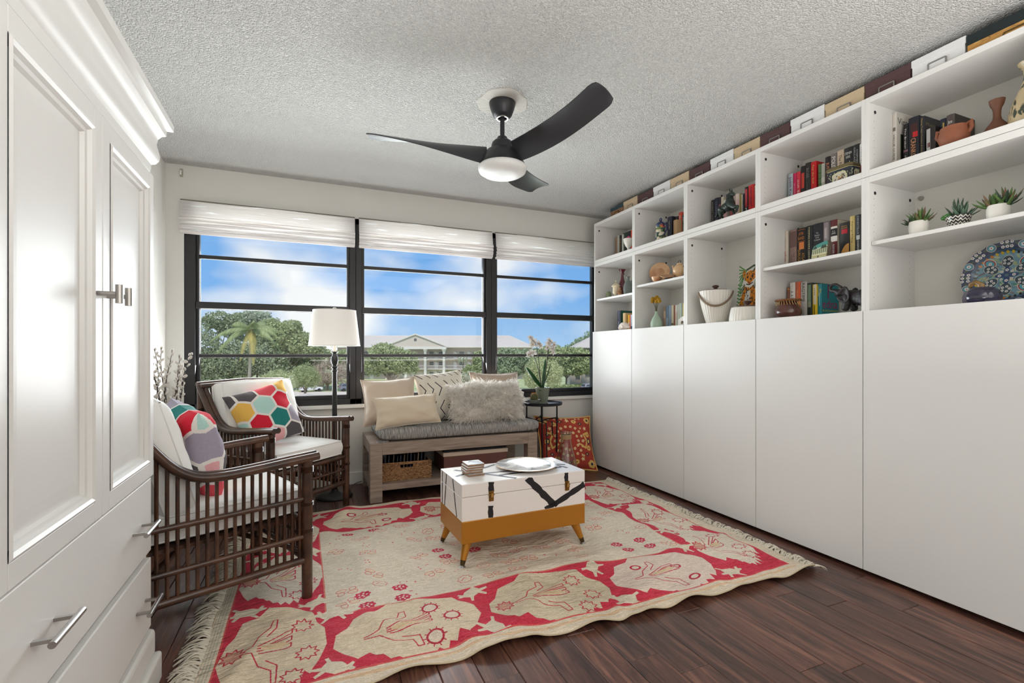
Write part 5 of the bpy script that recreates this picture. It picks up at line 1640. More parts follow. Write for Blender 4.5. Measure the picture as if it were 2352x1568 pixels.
# cactus in a grey bowl
cb = thing('cactus', 'little round cactus in a grey bowl on the side table beside the orchid', 'potted plant', (1.775, 3.745, TZ))
MB().lathe([(0.0, 0.002), (0.026, 0.0), (0.030, 0.006), (0.050, 0.032), (0.056, 0.046), (0.052, 0.046), (0.045, 0.034), (0.0, 0.032)], 28).build('bowl', mat('grey_ceramic', (122, 126, 120), 0.4), cb, smooth=40)
MB().lathe([(0.026, 0.034), (0.031, 0.05), (0.031, 0.072), (0.024, 0.090), (0.010, 0.099), (0.0, 0.1)], 28, rib=lambda a: 1 + 0.07 * math.cos(10 * a)).build('body', mat('cactus_green', (62, 74, 40), 0.7), cb, smooth=180)
mb = MB()
for i in range(260):
    a, t = rnd.uniform(0, 2 * PI), rnd.uniform(0, 1)
    r = 0.031 * math.cos(t * 1.35); z = 0.045 + 0.055 * math.sin(t * 1.5)
    p = Vector((r * math.cos(a), r * math.sin(a), z)); d = Vector((math.cos(a), math.sin(a), 0.4 + t)).normalized()
    mb.tube([p, p + d * 0.010], [0.0005, 0.0002], 3, cap=False)
so = mb.build('spines', mat('cactus_spine', (226, 150, 78), 0.6), cb); so['kind'] = 'stuff'
# glass demijohn
gx, gy = 1.99, 3.56
gb = thing('glass_bottle', 'clear glass bottle vase with a rope wrapped neck on the floor by the kilim pillow', 'bottle', (gx, gy, 0))
k = NT('clear_glass'); k.b.inputs['Transmission Weight'].default_value = 1.0; k.b.inputs['Roughness'].default_value = 0.02; k.b.inputs['IOR'].default_value = 1.45
k.b.inputs['Base Color'].default_value = (0.93, 0.96, 0.94, 1); M_CLEAR = k.m
ou = [(0.0, 0.0), (0.088, 0.0), (0.098, 0.010), (0.101, 0.05), (0.096, 0.11), (0.080, 0.18), (0.060, 0.25), (0.046, 0.305), (0.041, 0.345), (0.041, 0.385), (0.050, 0.398), (0.050, 0.407), (0.044, 0.410)]
inn = [(r - 0.004 if r > 0.01 else 0, z + (0.006 if z < 0.02 else 0)) for r, z in ou[:-2]][::-1]
MB().lathe(ou + inn, 40).build('glass', M_CLEAR, gb, smooth=60)
mb = MB()
for i in range(9): mb.tube([(0.0435 * math.cos(t), 0.0435 * math.sin(t), 0.346 + i * 0.0044) for t in np.linspace(0, 2 * PI, 25)], 0.0026, 6, cap=False)
mb.build('rope', mat('jute_rope', (170, 140, 104), 0.9), gb, smooth=180)

# ================================================================== boxes along the top of the shelving
M_LBL = mat('label_holder_steel', (168, 166, 164), 0.3, metal=0.9)
M_LBRASS = mat('label_holder_brass', (120, 100, 66), 0.35, metal=0.9)
M_LBP = mat('label_card', (214, 208, 198), 0.8)
cm_ = Cv(0.2, 0.1, 900, (196, 146, 76))
br_ = random.Random(5)
for q in range(46):
    x, y = br_.uniform(0, 0.2), br_.uniform(0, 0.1)
    cm_.line([(x, y)] + [(x + 0.012 * (i + 1) + br_.uniform(-0.008, 0.008), y + br_.uniform(-0.014, 0.014)) for i in range(3)], 0.0014, br_.choice([(120, 86, 60), (92, 60, 56), (150, 96, 50)]))
    if q % 3 == 0: cm_.ell(x, y, 0.008, 0.006, (214, 172, 104))
M_MAP = print_mat('antique_map_paper', cm_.a, 0.7)
BXC = {'map': (M_MAP, mat('dark_green_lid', (22, 34, 36), 0.6)), 'map2': (mat('tan_pattern_paper', (168, 128, 92), 0.7, rgb2=(120, 84, 58), vscale=60), mat('teal_lid', (42, 70, 78), 0.6)),
       'beige': (mat('beige_box', (202, 180, 148), 0.75, bump=0.15, bscale=200),) * 2, 'brown': (mat('maroon_box', (84, 58, 58), 0.7, bump=0.15, bscale=200),) * 2,
       'white': (mat('white_box', (232, 232, 232), 0.7, bump=0.15, bscale=200),) * 2}
SEQ = ['map2', 'beige', 'brown', 'white', 'beige', 'brown', 'white', 'beige', 'brown', 'white', 'beige', 'brown', 'white', 'map']
WRD = {'map2': 'tan patterned', 'map': 'antique map patterned', 'beige': 'beige', 'brown': 'maroon brown', 'white': 'white'}
ORDN = ('first', 'second', 'third', 'fourth')
cnt = {}
for i, kd in enumerate(SEQ):
    yb_ = 3.688 - 0.1990 * i
    ya_ = yb_ - (0.197 if kd != 'map' else 0.30)
    cnt[kd] = cnt.get(kd, 0) + 1
    if kd == 'map': lab = 'antique map patterned box with a dark green lid, nearest the camera on the shelving top'
    elif kd == 'map2': lab = 'tan patterned box with a teal lid, at the window end of the shelving top'
    else: lab = '%s storage box, the %s %s one from the window, on the shelving top' % (WRD[kd], ORDN[cnt[kd] - 1], WRD[kd])
    bt_ = thing('storage_box', lab, 'box', (2.525, (ya_ + yb_) / 2, UPTOP + 0.0005), 0, 'storage boxes along the shelving top')
    hw = (yb_ - ya_) / 2
    dz = 0.004 * math.sin(i * 2.3)
    H_ = 0.092 + dz
    mb = MB()
    mb.box(0.003, 0.30, -hw + 0.003, hw - 0.003, 0, H_ - 0.006)
    if kd in ('map',):
        mb = MB(); mb.box(0.004, 0.30, -hw + 0.003, hw - 0.003, 0, H_ - 0.006)
        o = mb.build('body', M_DARK, bt_)
        MB().grid(1, 1, lambda u, v: (0.003, hw - 0.003 - (2 * hw - 0.006) * u, (H_ - 0.03) * v)).build('paper_front', BXC[kd][0], bt_)
    else: mb.build('body', BXC[kd][0], bt_, bevel=0.001, seg=1)
    lh = 0.042 if kd == 'map' else 0.032
    MB().box(0, 0.303, -hw, hw, H_ - lh, H_).build('lid', BXC[kd][1], bt_, bevel=0.002, seg=1)
    # label holder, a wire frame with a card
    fr_m = M_LBRASS if kd in ('map', 'map2') else M_LBL
    zc_ = H_ - lh - 0.036
    q = MB()
    w_, h_ = 0.032, 0.018
    for s in (-1, 1):
        q.box(-0.0035, 0.003, s * w_ - 0.0028, s * w_ + 0.0028, zc_ - h_, zc_ + h_)
    q.box(-0.0035, 0.003, -w_, w_, zc_ + h_ - 0.0028, zc_ + h_ + 0.0028); q.box(-0.0035, 0.003, -w_, w_, zc_ - h_ - 0.0028, zc_ - h_ + 0.0028)
    lo = q.build('label_holder', fr_m, bt_, bevel=0.0008, seg=1)
    MB().box(-0.0006, 0.003, -w_, w_, zc_ - h_, zc_ + h_).build('card', BXC[kd][0], lo)
# ================================================================== things on the shelves
CROP = {'A': (1360, 380, 3.921), 'B': (1560, 340, 3.733), 'C': (1730, 230, 2.957), 'D': (1970, 0, 3.733), 'E': (1970, 350, 4.021),
        'a': (1365, 500, 15.68), 'b': (1370, 600, 9.22), 'c': (1455, 470, 5.408), 'd': (1620, 410, 14.26), 'e': (1795, 320, 11.2),
        'f': (1790, 480, 11.2), 'g': (1770, 630, 10.94), 'h': (2020, 240, 10.455)}
def KP(c, x, y): o = CROP[c]; return (o[0] + x / o[2], o[1] + y / o[2])
ZT = LOWTOP + 0.002 + 0.03                   # floor of the top units
ZM = {1: SHELF[0], 2: SHELF[1], 4: SHELF[3], 5: SHELF[4]}
M_PAGE = mat('book_pages', (226, 214, 190), 0.9, bump=0.3, bscale=500, stretch=(1, 30, 1))
def cmat(rgb, rough=0.42): return mat('print_%d_%d_%d' % tuple(rgb), rgb, rough)
def at(c, x, y, X): return at_x(*KP(c, x, y), X)
MXD, MXU, MXH = ((0, 0, -1), (0, -1, 0)), ((0, 0, 1), (0, 1, 0)), ((0, -1, 0), (0, 0, 1))
BOOKS = []
def book(c, xl, xr, yt, zs, rgb, label, texts=(), bands=(), X=2.69, depth=0.150, cover=(), group=None, cut=0.0):
    yb_ = at(c, xl, yt, X)[1]; ya_ = at(c, xr, yt, X)[1]
    zt_ = at(c, (xl + xr) / 2, yt, X)[2]
    th, h = max(0.006, yb_ - ya_ - 0.0012), zt_ - zs
    t = MB()
    n = 6
    bul = min(0.004, th * 0.14)
    outer = [(0.004 - bul * math.sin(PI * q / n), -th / 2 + th * q / n) for q in range(n + 1)]
    b = min(0.0022, th * 0.18)
    out = outer + [(depth, th / 2), (depth, th / 2 - b), (0.007, th / 2 - b), (0.007, -th / 2 + b), (depth, -th / 2 + b), (depth, -th / 2)]
    t.prism(out, 0, h)
    o = t.build('book', cmat(rgb), None, smooth=40)
    o.location = (X, (ya_ + yb_) / 2, zs + 0.0004)
    tag(o, label, 'book', group)
    MB().box(0.007, depth - 0.003, -th / 2 + b, th / 2 - b, 0.003, h - 0.004).build('pages', M_PAGE, o)
    def spinebox(z0, z1, col, y0=-0.5, y1=0.5):
        q = MB()
        m_ = [(0.0036 - bul * math.sin(PI * (0.5 + (y0 + (y1 - y0) * i / 4))), th * (y0 + (y1 - y0) * i / 4)) for i in range(5)]
        q._add([(a - 0.0003, b_, h * z0) for a, b_ in m_] + [(a - 0.0003, b_, h * z1) for a, b_ in m_], [[i + 1, i, 5 + i, 6 + i] for i in range(4)])
        q.build('spine_panel', cmat(col), o)
    for bd in bands: spinebox(*bd)
    for (s, col, zc, ln, wf, orr) in texts:
        ax = {'d': MXD, 'u': MXU, 'h': MXH}[orr]
        F_ = frame((0.004 - bul - 0.0009, 0, h * zc), *ax)
        if orr == 'h': lettering(s, h * wf, cmat(col), o, F_, 'title', th * ln)
        else: lettering(s, th * wf * 1.25, cmat(col), o, F_, 'title', h * ln)
    for (s, col, xc, zc, wd, ht) in cover:      # printing on the cover that faces along the shelf
        lettering(s, h * ht, cmat(col), o, frame((depth * xc, -th / 2 - 0.0004, h * zc), (1, 0, 0), (0, 0, 1)), 'cover_lettering', depth * wd)
    o['_'] = 0; del o['_']
    BOOKS.append(o)
    o['th'] = th; o['h'] = h
    return o
WHT, BLK, GLD, CRM_, REDB = (234, 230, 222), (26, 26, 28), (206, 170, 96), (222, 212, 190), (200, 30, 36)
G = 'books on the shelves'
S1, S2, S3, S4, S5 = 'window-end', 'second', 'third', 'fourth', 'nearest'
# --- unit 1 (window end), top
book('a', 745, 818, 690, ZT, (150, 122, 96), 'tan paperback, leftmost on the top shelf at the window end', group=G)
book('a', 822, 893, 635, ZT, (182, 180, 172), 'pale grey book beside the tan one, top shelf at the window end', (), ((0.1, 0.9, (206, 204, 196), 0.0, 0.5),), group=G)
book('a', 897, 978, 632, ZT, (26, 24, 24), 'black book with tan lettering, top shelf at the window end', (('THE KING', (190, 150, 96), 0.62, 0.5, 0.5, 'd'), ('LIFE', WHT, 0.16, 0.2, 0.5, 'd')), group=G)
book('a', 982, 1048, 602, ZT, (196, 204, 192), 'pale green-white book beside the black one, top shelf at the window end', (), ((0.0, 1.0, (222, 224, 216), 0.1, 0.5),), group=G)
book('a', 1052, 1180, 535, ZT, (40, 56, 48), 'dark green book behind the white bowl at the window end', (('NOTES', (206, 206, 196), 0.62, 0.34, 0.3, 'd'),), group=G)
book('a', 1185, 1298, 480, ZT, (36, 38, 48), 'dark navy book behind the white bowl at the window end', group=G)
book('a', 1302, 1392, 440, ZT, (228, 96, 72), 'orange-red book behind the white bowl, at the right of the window-end top shelf', group=G)
# --- unit 1, deck
book('b', 435, 505, 1045, DECK, (36, 42, 70), 'large book with navy spine and green cover, window-end bottom shelf', (('ART', (200, 200, 206), 0.80, 0.10, 0.4, 'h'), ('GARDEN', (170, 176, 196), 0.35, 0.35, 0.35, 'd')), X=2.62, depth=0.21, group=G)
cov = BOOKS[-1]; MB().box(0.009, 0.208, -cov['th'] / 2 - 0.0006, -cov['th'] / 2 + 0.0008, 0.002, cov['h'] - 0.002).build('cover_panel', cmat((30, 92, 72)), cov)
book('b', 552, 605, 1095, DECK, (214, 182, 130), 'tan book in front of the green cover, window-end bottom shelf', X=2.62, depth=0.155, group=G)
book('b', 655, 690, 1135, DECK, (232, 186, 40), 'yellow paperback on the bottom shelf at the window end', X=2.64, depth=0.11, group=G)
book('b', 690, 715, 1135, DECK, (226, 92, 48), 'orange paperback beside the yellow one at the window end', X=2.64, depth=0.11, group=G)
book('b', 716, 752, 1132, DECK, (196, 204, 222), 'pale blue paperback beside the orange one at the window end', X=2.64, depth=0.11, group=G, bands=((0.0, 0.35, (60, 76, 120)),))
# --- unit 2, top
book('c', 417, 474, 150, ZT, (32, 36, 54), 'thick navy book beside the painted jug', (('HISTORY', (190, 186, 170), 0.7, 0.3, 0.25, 'd'),), group=G)
book('c', 478, 550, 152, ZT, (44, 36, 34), 'dark brown book standing behind the tan paperback, right of the painted jug', group=G, X=2.72, depth=0.13)
book('c', 491, 534, 190, ZT, (206, 168, 124), 'tan paperback with dark edge, right of the painted jug', group=G, X=2.64, depth=0.075)
book('c', 537, 556, 188, ZT, (226, 150, 40), 'orange paperback between the tan and red books, second unit', (('MURDER', BLK, 0.5, 0.6, 0.4, 'd'),), group=G, X=2.66, depth=0.12)
book('c', 557, 600, 95, ZT, (206, 78, 54), 'tall coral red book with white letters, second unit top shelf', (('NELSON DEMILLE', WHT, 0.62, 0.55, 0.42, 'd'), ('BOOK', WHT, 0.15, 0.18, 0.4, 'd')), ((0.27, 0.30, BLK),), group=G)
book('c', 602, 634, 128, ZT, (44, 92, 96), 'teal book at the right end of the second unit top shelf', (('PATTERSON', WHT, 0.55, 0.7, 0.42, 'd'),), group=G)
# --- unit 2, deck
for (xl, xr, yt, rgb, lab, bd) in ((366, 396, 1262, (150, 124, 98), 'tan marbled paperback, leftmost in the pale row by the green vase', ((0.5, 0.8, (186, 160, 132)),)),
        (397, 429, 1254, (110, 130, 152), 'slate blue paperback in the pale row by the green vase', ((0.1, 0.5, (150, 166, 180)),)),
        (430, 464, 1250, (150, 170, 190), 'light blue paperback in the pale row by the green vase', ()),
        (465, 494, 1250, (226, 216, 188), 'cream paperback in the pale row by the green vase', ((0.2, 0.28, (120, 110, 90)),)),
        (495, 512, 1250, (150, 92, 66), 'thin brown book in the pale row by the green vase', ()),
        (513, 536, 1246, (232, 222, 214), 'thin white book with pink hints in the pale row by the green vase', ((0.4, 0.7, (226, 196, 180)),)),
        (538, 562, 1240, (206, 214, 200), 'pale green-white book in the pale row by the green vase', ()),
        (563, 600, 1222, (176, 196, 180), 'sage green book behind the small white dish', ((0.0, 1.0, (230, 230, 222), -0.1, 0.25),)),
        (601, 634, 1222, (226, 206, 140), 'pale yellow book at the right end behind the small white dish', ((0.0, 1.0, (70, 110, 110), 0.3, 0.5),))):
    book('c', xl, xr, yt, DECK, rgb, lab, (), bd, group=G)
# --- unit 3, top
book('d', 187, 288, 702, ZT, (28, 28, 32), 'black book, leftmost behind the rearing horse figure', (('ROBERT LUDLUM', (170, 160, 140), 0.55, 0.75, 0.4, 'd'),), group=G)
book('d', 292, 418, 635, ZT, (38, 42, 62), 'dark navy book with pale letters behind the horse tail', (('LUANN', (120, 124, 150), 0.66, 0.42, 0.6, 'd'), ('Lola\nMoon', WHT, 0.24, 0.75, 0.13, 'h')), group=G)
book('d', 422, 496, 612, ZT, (34, 32, 46), 'dark book with a dusty pink band behind the horse back', (), ((0.5, 0.78, (140, 84, 96)),), group=G)
book('d', 500, 585, 600, ZT, (214, 206, 188), 'cream book behind the horse shoulders', group=G)
book('d', 588, 690, 700, ZT, (222, 218, 208), 'short white book behind the horse neck', (), ((0.3, 0.6, (196, 150, 150)),), group=G)
book('d', 800, 888, 900, ZT, (176, 84, 88), 'short faded red book seen between the horse legs', group=G)
book('d', 892, 972, 520, ZT, (178, 160, 158), 'mauve grey book behind the horse head', group=G)
book('d', 976, 1106, 500, ZT, (216, 196, 184), 'pinkish cream book right of the horse head', (('SUMMER', WHT, 0.55, 0.45, 0.5, 'd'),), ((0.35, 0.8, (206, 158, 158), -0.35, 0.3),), group=G)
book('d', 1110, 1168, 505, ZT, (150, 130, 60), 'olive book in the row right of the horse', group=G)
book('d', 1170, 1204, 520, ZT, (224, 214, 204), 'thin white book with orange foot, right of the horse', (), ((0.0, 0.24, (220, 98, 40)),), group=G)
book('d', 1207, 1273, 495, ZT, (34, 36, 38), 'black book beside the tall red and black pair in the third unit', (('GRISHAM', (150, 156, 160), 0.42, 0.4, 0.35, 'd'),), group=G)
book('d', 1277, 1398, 275, ZT, (36, 30, 32), 'tall black book with a red spine panel in the third unit', (('CORNWELL', (230, 110, 110), 0.70, 0.42, 0.45, 'd'), ('Pars', WHT, 0.26, 0.26, 0.55, 'd')), ((0.42, 0.94, (186, 44, 58), -0.3, 0.35),), group=G)
book('d', 1402, 1585, 205, ZT, (214, 44, 40), 'tall bright red book with blue letters in the third unit', (('FLIGHT SEVENTY', (70, 40, 90), 0.66, 0.58, 0.34, 'd'),), ((0.0, 0.24, (150, 24, 44)), (0.24, 0.27, BLK)), group=G)
book('d', 1602, 1680, 222, ZT, (222, 208, 190), 'cream book with red letters at the right of the third unit top shelf', (('FLOWERS', (186, 84, 84), 0.6, 0.6, 0.4, 'd'),), group=G)
# --- unit 4, top
book('e', 160, 283, 890, ZT, (176, 190, 196), 'pale blue paperback with purple letters, leftmost in the fourth unit top shelf', (('Judith Krantz', (84, 34, 84), 0.55, 0.72, 0.62, 'd'),), group=G)
book('e', 288, 374, 872, ZT, (206, 36, 92), 'magenta paperback beside the pale blue one', (('SECOND', (240, 170, 190), 0.5, 0.4, 0.4, 'd'),), group=G)
book('e', 377, 478, 835, ZT, (218, 50, 70), 'rose red paperback with large white script letters', (('out Splen', WHT, 0.42, 0.7, 0.62, 'd'),), group=G)
book('e', 482, 598, 692, ZT, (32, 30, 30), 'black book with two orange panels in the fourth unit top shelf', (), ((0.42, 0.82, (204, 66, 52), -0.35, 0.3), (0.0, 0.28, (204, 66, 52), -0.35, 0.3)), group=G)
book('e', 602, 738, 602, ZT, (46, 44, 42), 'charcoal book lettered ROSE in the fourth unit top shelf', (('ROSE', (136, 130, 124), 0.74, 0.24, 0.6, 'd'), ('a novel of love', (104, 100, 96), 0.32, 0.4, 0.3, 'd')), group=G)
book('e', 742, 890, 575, ZT, (206, 22, 32), 'bright red book with gold letters and a black dragon foot', (('Fear the Doll', (222, 190, 110), 0.68, 0.46, 0.36, 'd'),), ((0.0, 0.25, BLK, -0.4, 0.4),), group=G)
book('e', 930, 1008, 640, ZT, (92, 124, 76), 'green ribbed book in the fourth unit top shelf', (), tuple((q * 0.16 + 0.1, q * 0.16 + 0.115, (40, 56, 36)) for q in range(5)), group=G)
book('e', 1012, 1108, 620, ZT, (186, 186, 174), 'pale grey green book beside the painted tin', (), ((0.45, 0.6, (214, 212, 200)),), group=G)
book('e', 1112, 1253, 445, ZT, (34, 30, 30), 'black book with salmon letters behind the painted tin, left', (('JUST ANN', (222, 138, 110), 0.6, 0.5, 0.6, 'd'),), group=G)
book('e', 1257, 1418, 365, ZT, (128, 118, 116), 'grey book with white bars of letters behind the painted tin', (('POLITE', WHT, 0.74, 0.36, 0.7, 'd'),), group=G)
book('e', 1422, 1598, 282, ZT, (206, 184, 158), 'tan book with black letters behind the painted tin', (('The Firm', (44, 36, 34), 0.72, 0.34, 0.5, 'd'),), group=G)
book('e', 1602, 1832, 205, ZT, (34, 34, 36), 'thick black book with big white capital letters behind the painted tin', (('STEPHEN\nKING', WHT, 0.82, 0.8, 0.085, 'h'), ('THE', WHT, 0.56, 0.24, 0.42, 'd')), group=G)
book('e', 1836, 1990, 130, ZT, (38, 38, 40), 'tall black book with two rows of grey letters, fourth unit right', (('STEPHEN\nGALLAGHER', (176, 176, 174), 0.70, 0.48, 0.36, 'd'),), group=G)
book('e', 1996, 2120, 108, ZT, (232, 228, 224), 'white and rust book at the right end of the fourth unit top shelf', (('VINCENT', BLK, 0.74, 0.4, 0.4, 'd'),), ((0.0, 0.5, (150, 74, 40)),), group=G)
# --- unit 4, middle shelf
z4 = ZM[4]
book('f', 105, 215, 570, z4, (206, 196, 182), 'white paperback lettered what if? in red, leftmost on its shelf', (('what if?', (150, 46, 44), 0.28, 0.42, 0.5, 'd'), ('stories', (150, 140, 130), 0.68, 0.25, 0.25, 'd')), group=G)
book('f', 262, 432, 535, z4, (150, 122, 114), 'mauve brown book beside the white paperback lettered in red', (('THE COURT\nMARTIAL', (90, 66, 62), 0.22, 0.4, 0.3, 'd'),), ((0.55, 0.95, (112, 84, 78)),), group=G)
book('f', 447, 680, 490, z4, (30, 26, 26), 'thick black book with orange framed letters above the house plaque, left', (('AYN\nRAND', (210, 130, 60), 0.80, 0.7, 0.115, 'h'), ('ATLAS\nSHRUGGED', (190, 140, 60), 0.24, 0.44, 0.36, 'd')),
     ((0.955, 0.965, (200, 110, 50), -0.4, 0.4), (0.655, 0.665, (200, 110, 50), -0.4, 0.4), (0.46, 0.64, (222, 130, 66), -0.3, 0.25)), group=G)
book('f', 686, 848, 430, z4, (30, 34, 36), 'black book with pale yellow capital letters down its spine', (('THOMAS HARRIS HANNIBAL', (226, 222, 170), 0.5, 0.94, 0.26, 'd'),), group=G)
book('f', 852, 1108, 370, z4, (36, 38, 46), 'wide dark book with white italic title behind the house plaque', (('The\nBusiness\nof the\nImmigrant', (214, 212, 210), 0.68, 0.62, 0.055, 'h'),), group=G)
book('f', 1112, 1306, 322, z4, (96, 88, 90), 'book with a grey photograph spine behind the house plaque', (), ((0.5, 0.98, (150, 140, 142), -0.3, 0.35), (0.6, 0.85, (190, 180, 178), -0.05, 0.25), (0.40, 0.46, (190, 70, 50), -0.4, 0.0)), group=G)
book('f', 1312, 1484, 275, z4, (104, 38, 40), 'maroon, white and black banded book right of the house plaque', (('A. A.\nJAMES', WHT, 0.695, 0.62, 0.05, 'h'), ('RODGER BOHR', WHT, 0.22, 0.38, 0.3, 'd')), ((0.79, 0.84, WHT), (0.61, 0.79, BLK), (0.48, 0.61, WHT)), group=G)
cov = BOOKS[-1]; MB().box(0.006, 0.148, -cov['th'] / 2 - 0.0006, -cov['th'] / 2 + 0.0008, 0.002, cov['h'] - 0.002).build('cover_panel', cmat((226, 218, 198)), cov)
o = book('f', 1545, 1795, 345, z4, (40, 40, 42), 'wide black book with an orange disc and red flag on its spine', (('Bernard\nCornwell', (214, 160, 60), 0.88, 0.62, 0.05, 'h'), ('SHARPE', (214, 206, 190), 0.09, 0.3, 0.04, 'h')), ((0.70, 0.82, (186, 28, 46), -0.32, 0.3),), group=G)
q = MB(); n_ = 14; th_, h_ = o['th'], o['h']
arc = [(-0.002, max(-0.46 * th_, 0.5 * th_ - 0.92 * th_ * math.sin(a)), h_ * 0.42 * math.cos(a)) for a in np.linspace(0, PI / 2, n_)]
arc = [(p[0] + 0.0018, -p[1], p[2] + 0.001) for p in arc]
q._add(arc + [(-0.0002, -0.5 * th_ + 0.0005, 0.001)], [list(range(n_ + 1))]); q.build('spine_disc', cmat((216, 158, 84)), o)
book('f', 1805, 1935, 180, z4, (214, 190, 122), 'tall pale yellow book near the right end of its shelf', (('Kiplings Riding', (90, 70, 40), 0.62, 0.5, 0.32, 'd'),), group=G)
book('f', 1942, 2112, 145, z4, (40, 42, 46), 'tall dark book with spaced white letters and a white emblem', (('DENISTELLE', (180, 184, 188), 0.76, 0.42, 0.28, 'd'), ('WAGERDANN', WHT, 0.24, 0.46, 0.28, 'd')), ((0.42, 0.52, (200, 204, 204), -0.25, 0.3),), group=G)
book('f', 2116, 2210, 120, z4, (176, 96, 56), 'rust brown book at the right end behind the fourth unit side panel', group=G)
# --- unit 4, deck
book('g', 400, 474, 330, DECK, (128, 84, 60), 'short brown book behind the brown round pot', (), ((0.93, 0.97, (190, 130, 60)),), group=G)
book('g', 478, 608, 205, DECK, (226, 222, 214), 'white book with black letters reading upwards behind the brown pot', (('FOLLETT', BLK, 0.52, 0.56, 0.5, 'u'), ('o', BLK, 0.90, 0.05, 0.12, 'h')), group=G)
book('g', 612, 738, 190, DECK, (226, 96, 52), 'orange book behind the brown pot', (('SHOGUN', (240, 150, 80), 0.55, 0.5, 0.4, 'd'),), ((0.0, 1.0, (200, 110, 78), -0.2, 0.42),), group=G)
book('g', 745, 905, 190, DECK, (196, 192, 184), 'grey-white book lettered RAGTIME beside the orange one', (('RAGTIME', (60, 56, 54), 0.73, 0.48, 0.55, 'd'), ('DOCTOROW', (160, 156, 150), 0.22, 0.3, 0.4, 'd')), group=G)
book('g', 912, 1033, 215, DECK, (44, 52, 44), 'dark misty green book in the row by the elephant', (), ((0.5, 0.95, (110, 140, 112), -0.3, 0.35), (0.36, 0.5, (150, 156, 130), -0.3, 0.35)), group=G)
book('g', 1042, 1168, 250, DECK, (226, 196, 34), 'yellow and cream paperback in the row by the elephant', (('AARP', (120, 100, 60), 0.8, 0.2, 0.3, 'd'),), ((0.45, 1.0, (224, 212, 180), -0.35, 0.3), (0.0, 0.42, (84, 34, 26), -0.05, 0.08)), group=G)
o = book('g', 1176, 1275, 240, DECK, (24, 138, 150), 'teal book with magenta lettering on its cover, behind the elephant trunk', (('EDNA\nBUCHANAN', (226, 206, 80), 0.80, 0.26, 0.42, 'd'),), ((0.4, 0.75, (180, 210, 222), -0.05, 0.1),),
     cover=(('edna', (176, 16, 96), 0.50, 0.45, 0.86, 0.34), ('BUCHANAN', (226, 206, 40), 0.53, 0.265, 0.9, 0.075), ('ACT', (70, 120, 170), 0.20, 0.10, 0.34, 0.17)), group=G)
th_, h_ = o['th'], o['h']
MB().box(0.075, 0.145, -th_ / 2 - 0.0008, -th_ / 2 + 0.0005, h_ * 0.02, h_ * 0.17).build('cover_panel', cmat((206, 200, 50)), o)
MB().prism([(0.078, h_ * 0.03), (0.10, h_ * 0.09), (0.142, h_ * 0.10), (0.142, h_ * 0.05), (0.11, h_ * 0.04)], -th_ / 2 - 0.0012, -th_ / 2, 'y').build('cover_panel', cmat(BLK), o)
MB().box(0.056, 0.064, -th_ / 2 - 0.0008, -th_ / 2 + 0.0005, h_ * 0.6, h_ * 0.99).build('cover_panel', cmat((150, 20, 90)), o)
# --- unit 5, top
book('h', 97, 235, 232, ZT, (212, 206, 198), 'white book with red-brown vertical letters, leftmost in the nearest top unit', (('PHOTOGRAPHY', (176, 120, 110), 0.32, 0.56, 0.55, 'd'), ('Looking at', (170, 166, 162), 0.74, 0.26, 0.5, 'd')), ((0.91, 0.97, BLK, -0.35, 0.25),), group=G)
book('h', 240, 286, 290, ZT, (150, 120, 100), 'thin multicoloured book squeezed between the two white books', (), ((0.0, 0.2, (30, 60, 60)), (0.45, 0.7, (190, 120, 120))), group=G)
book('h', 290, 405, 200, ZT, (216, 210, 200), 'large white book with a black cover word, nearest top unit', (('VALUE GUIDE', (40, 36, 34), 0.44, 0.42, 0.45, 'd'), ('to Denim', (150, 90, 80), 0.12, 0.18, 0.4, 'd')), ((0.70, 0.76, (120, 112, 104), -0.3, 0.3),),
     cover=(('Vintage', (30, 28, 28), 0.50, 0.85, 0.86, 0.15),), depth=0.17, X=2.66, group=G)
o = BOOKS[-1]; th_, h_ = o['th'], o['h']
MB().box(0.035, 0.165, -th_ / 2 - 0.0007, -th_ / 2 + 0.0005, 0.004, h_ * 0.66).build('cover_panel', cmat((54, 58, 44)), o)
MB().box(0.035, 0.165, -th_ / 2 - 0.0009, -th_ / 2 + 0.0005, 0.004, h_ * 0.16).build('cover_panel', cmat((110, 80, 54)), o)
book('h', 562, 678, 470, ZT, (26, 26, 32), 'black book with white letters, left of the orange lettered book', (('The Broker', WHT, 0.70, 0.42, 0.4, 'd'), ('Monster W', WHT, 0.18, 0.34, 0.4, 'd')), ((0.43, 0.47, (130, 90, 110)),), group=G)
book('h', 684, 945, 300, ZT, (32, 34, 44), 'thick dark book with large orange letters and a red picture panel', (('CRANKOR', (226, 160, 110), 0.40, 0.40, 0.55, 'd'), ('BENTON', (206, 120, 90), 0.10, 0.18, 0.4, 'd')),
     ((0.64, 0.88, (70, 34, 34), -0.38, 0.3), (0.62, 0.72, (220, 34, 36), -0.38, 0.05)), group=G)
book('h', 952, 1075, 285, ZT, (38, 40, 48), 'dark book with small gold letters down its spine, nearest top unit', (("Making Today's Furniture & Household Things", (206, 180, 110), 0.5, 0.92, 0.34, 'd'),),
     cover=(('Making', (140, 124, 84), 0.45, 0.84, 0.7, 0.10),), group=G)
o = BOOKS[-1]; MB().box(0.09, 0.13, -o['th'] / 2 - 0.0008, -o['th'] / 2, o['h'] * 0.68, o['h'] * 0.76).build('cover_panel', cmat((206, 96, 40)), o)
book('h', 1112, 1340, 545, ZT, (44, 38, 40), 'short dark book with a white lettered band, left of the terracotta pot', (('PENN', (120, 110, 110), 0.2, 0.3, 0.30, 'd'),), ((0.0, 0.97, (206, 204, 204), -0.0 + 0.02, 0.48), (0.45, 0.58, (110, 50, 48), 0.05, 0.4)), X=2.655, depth=0.12, group=G)
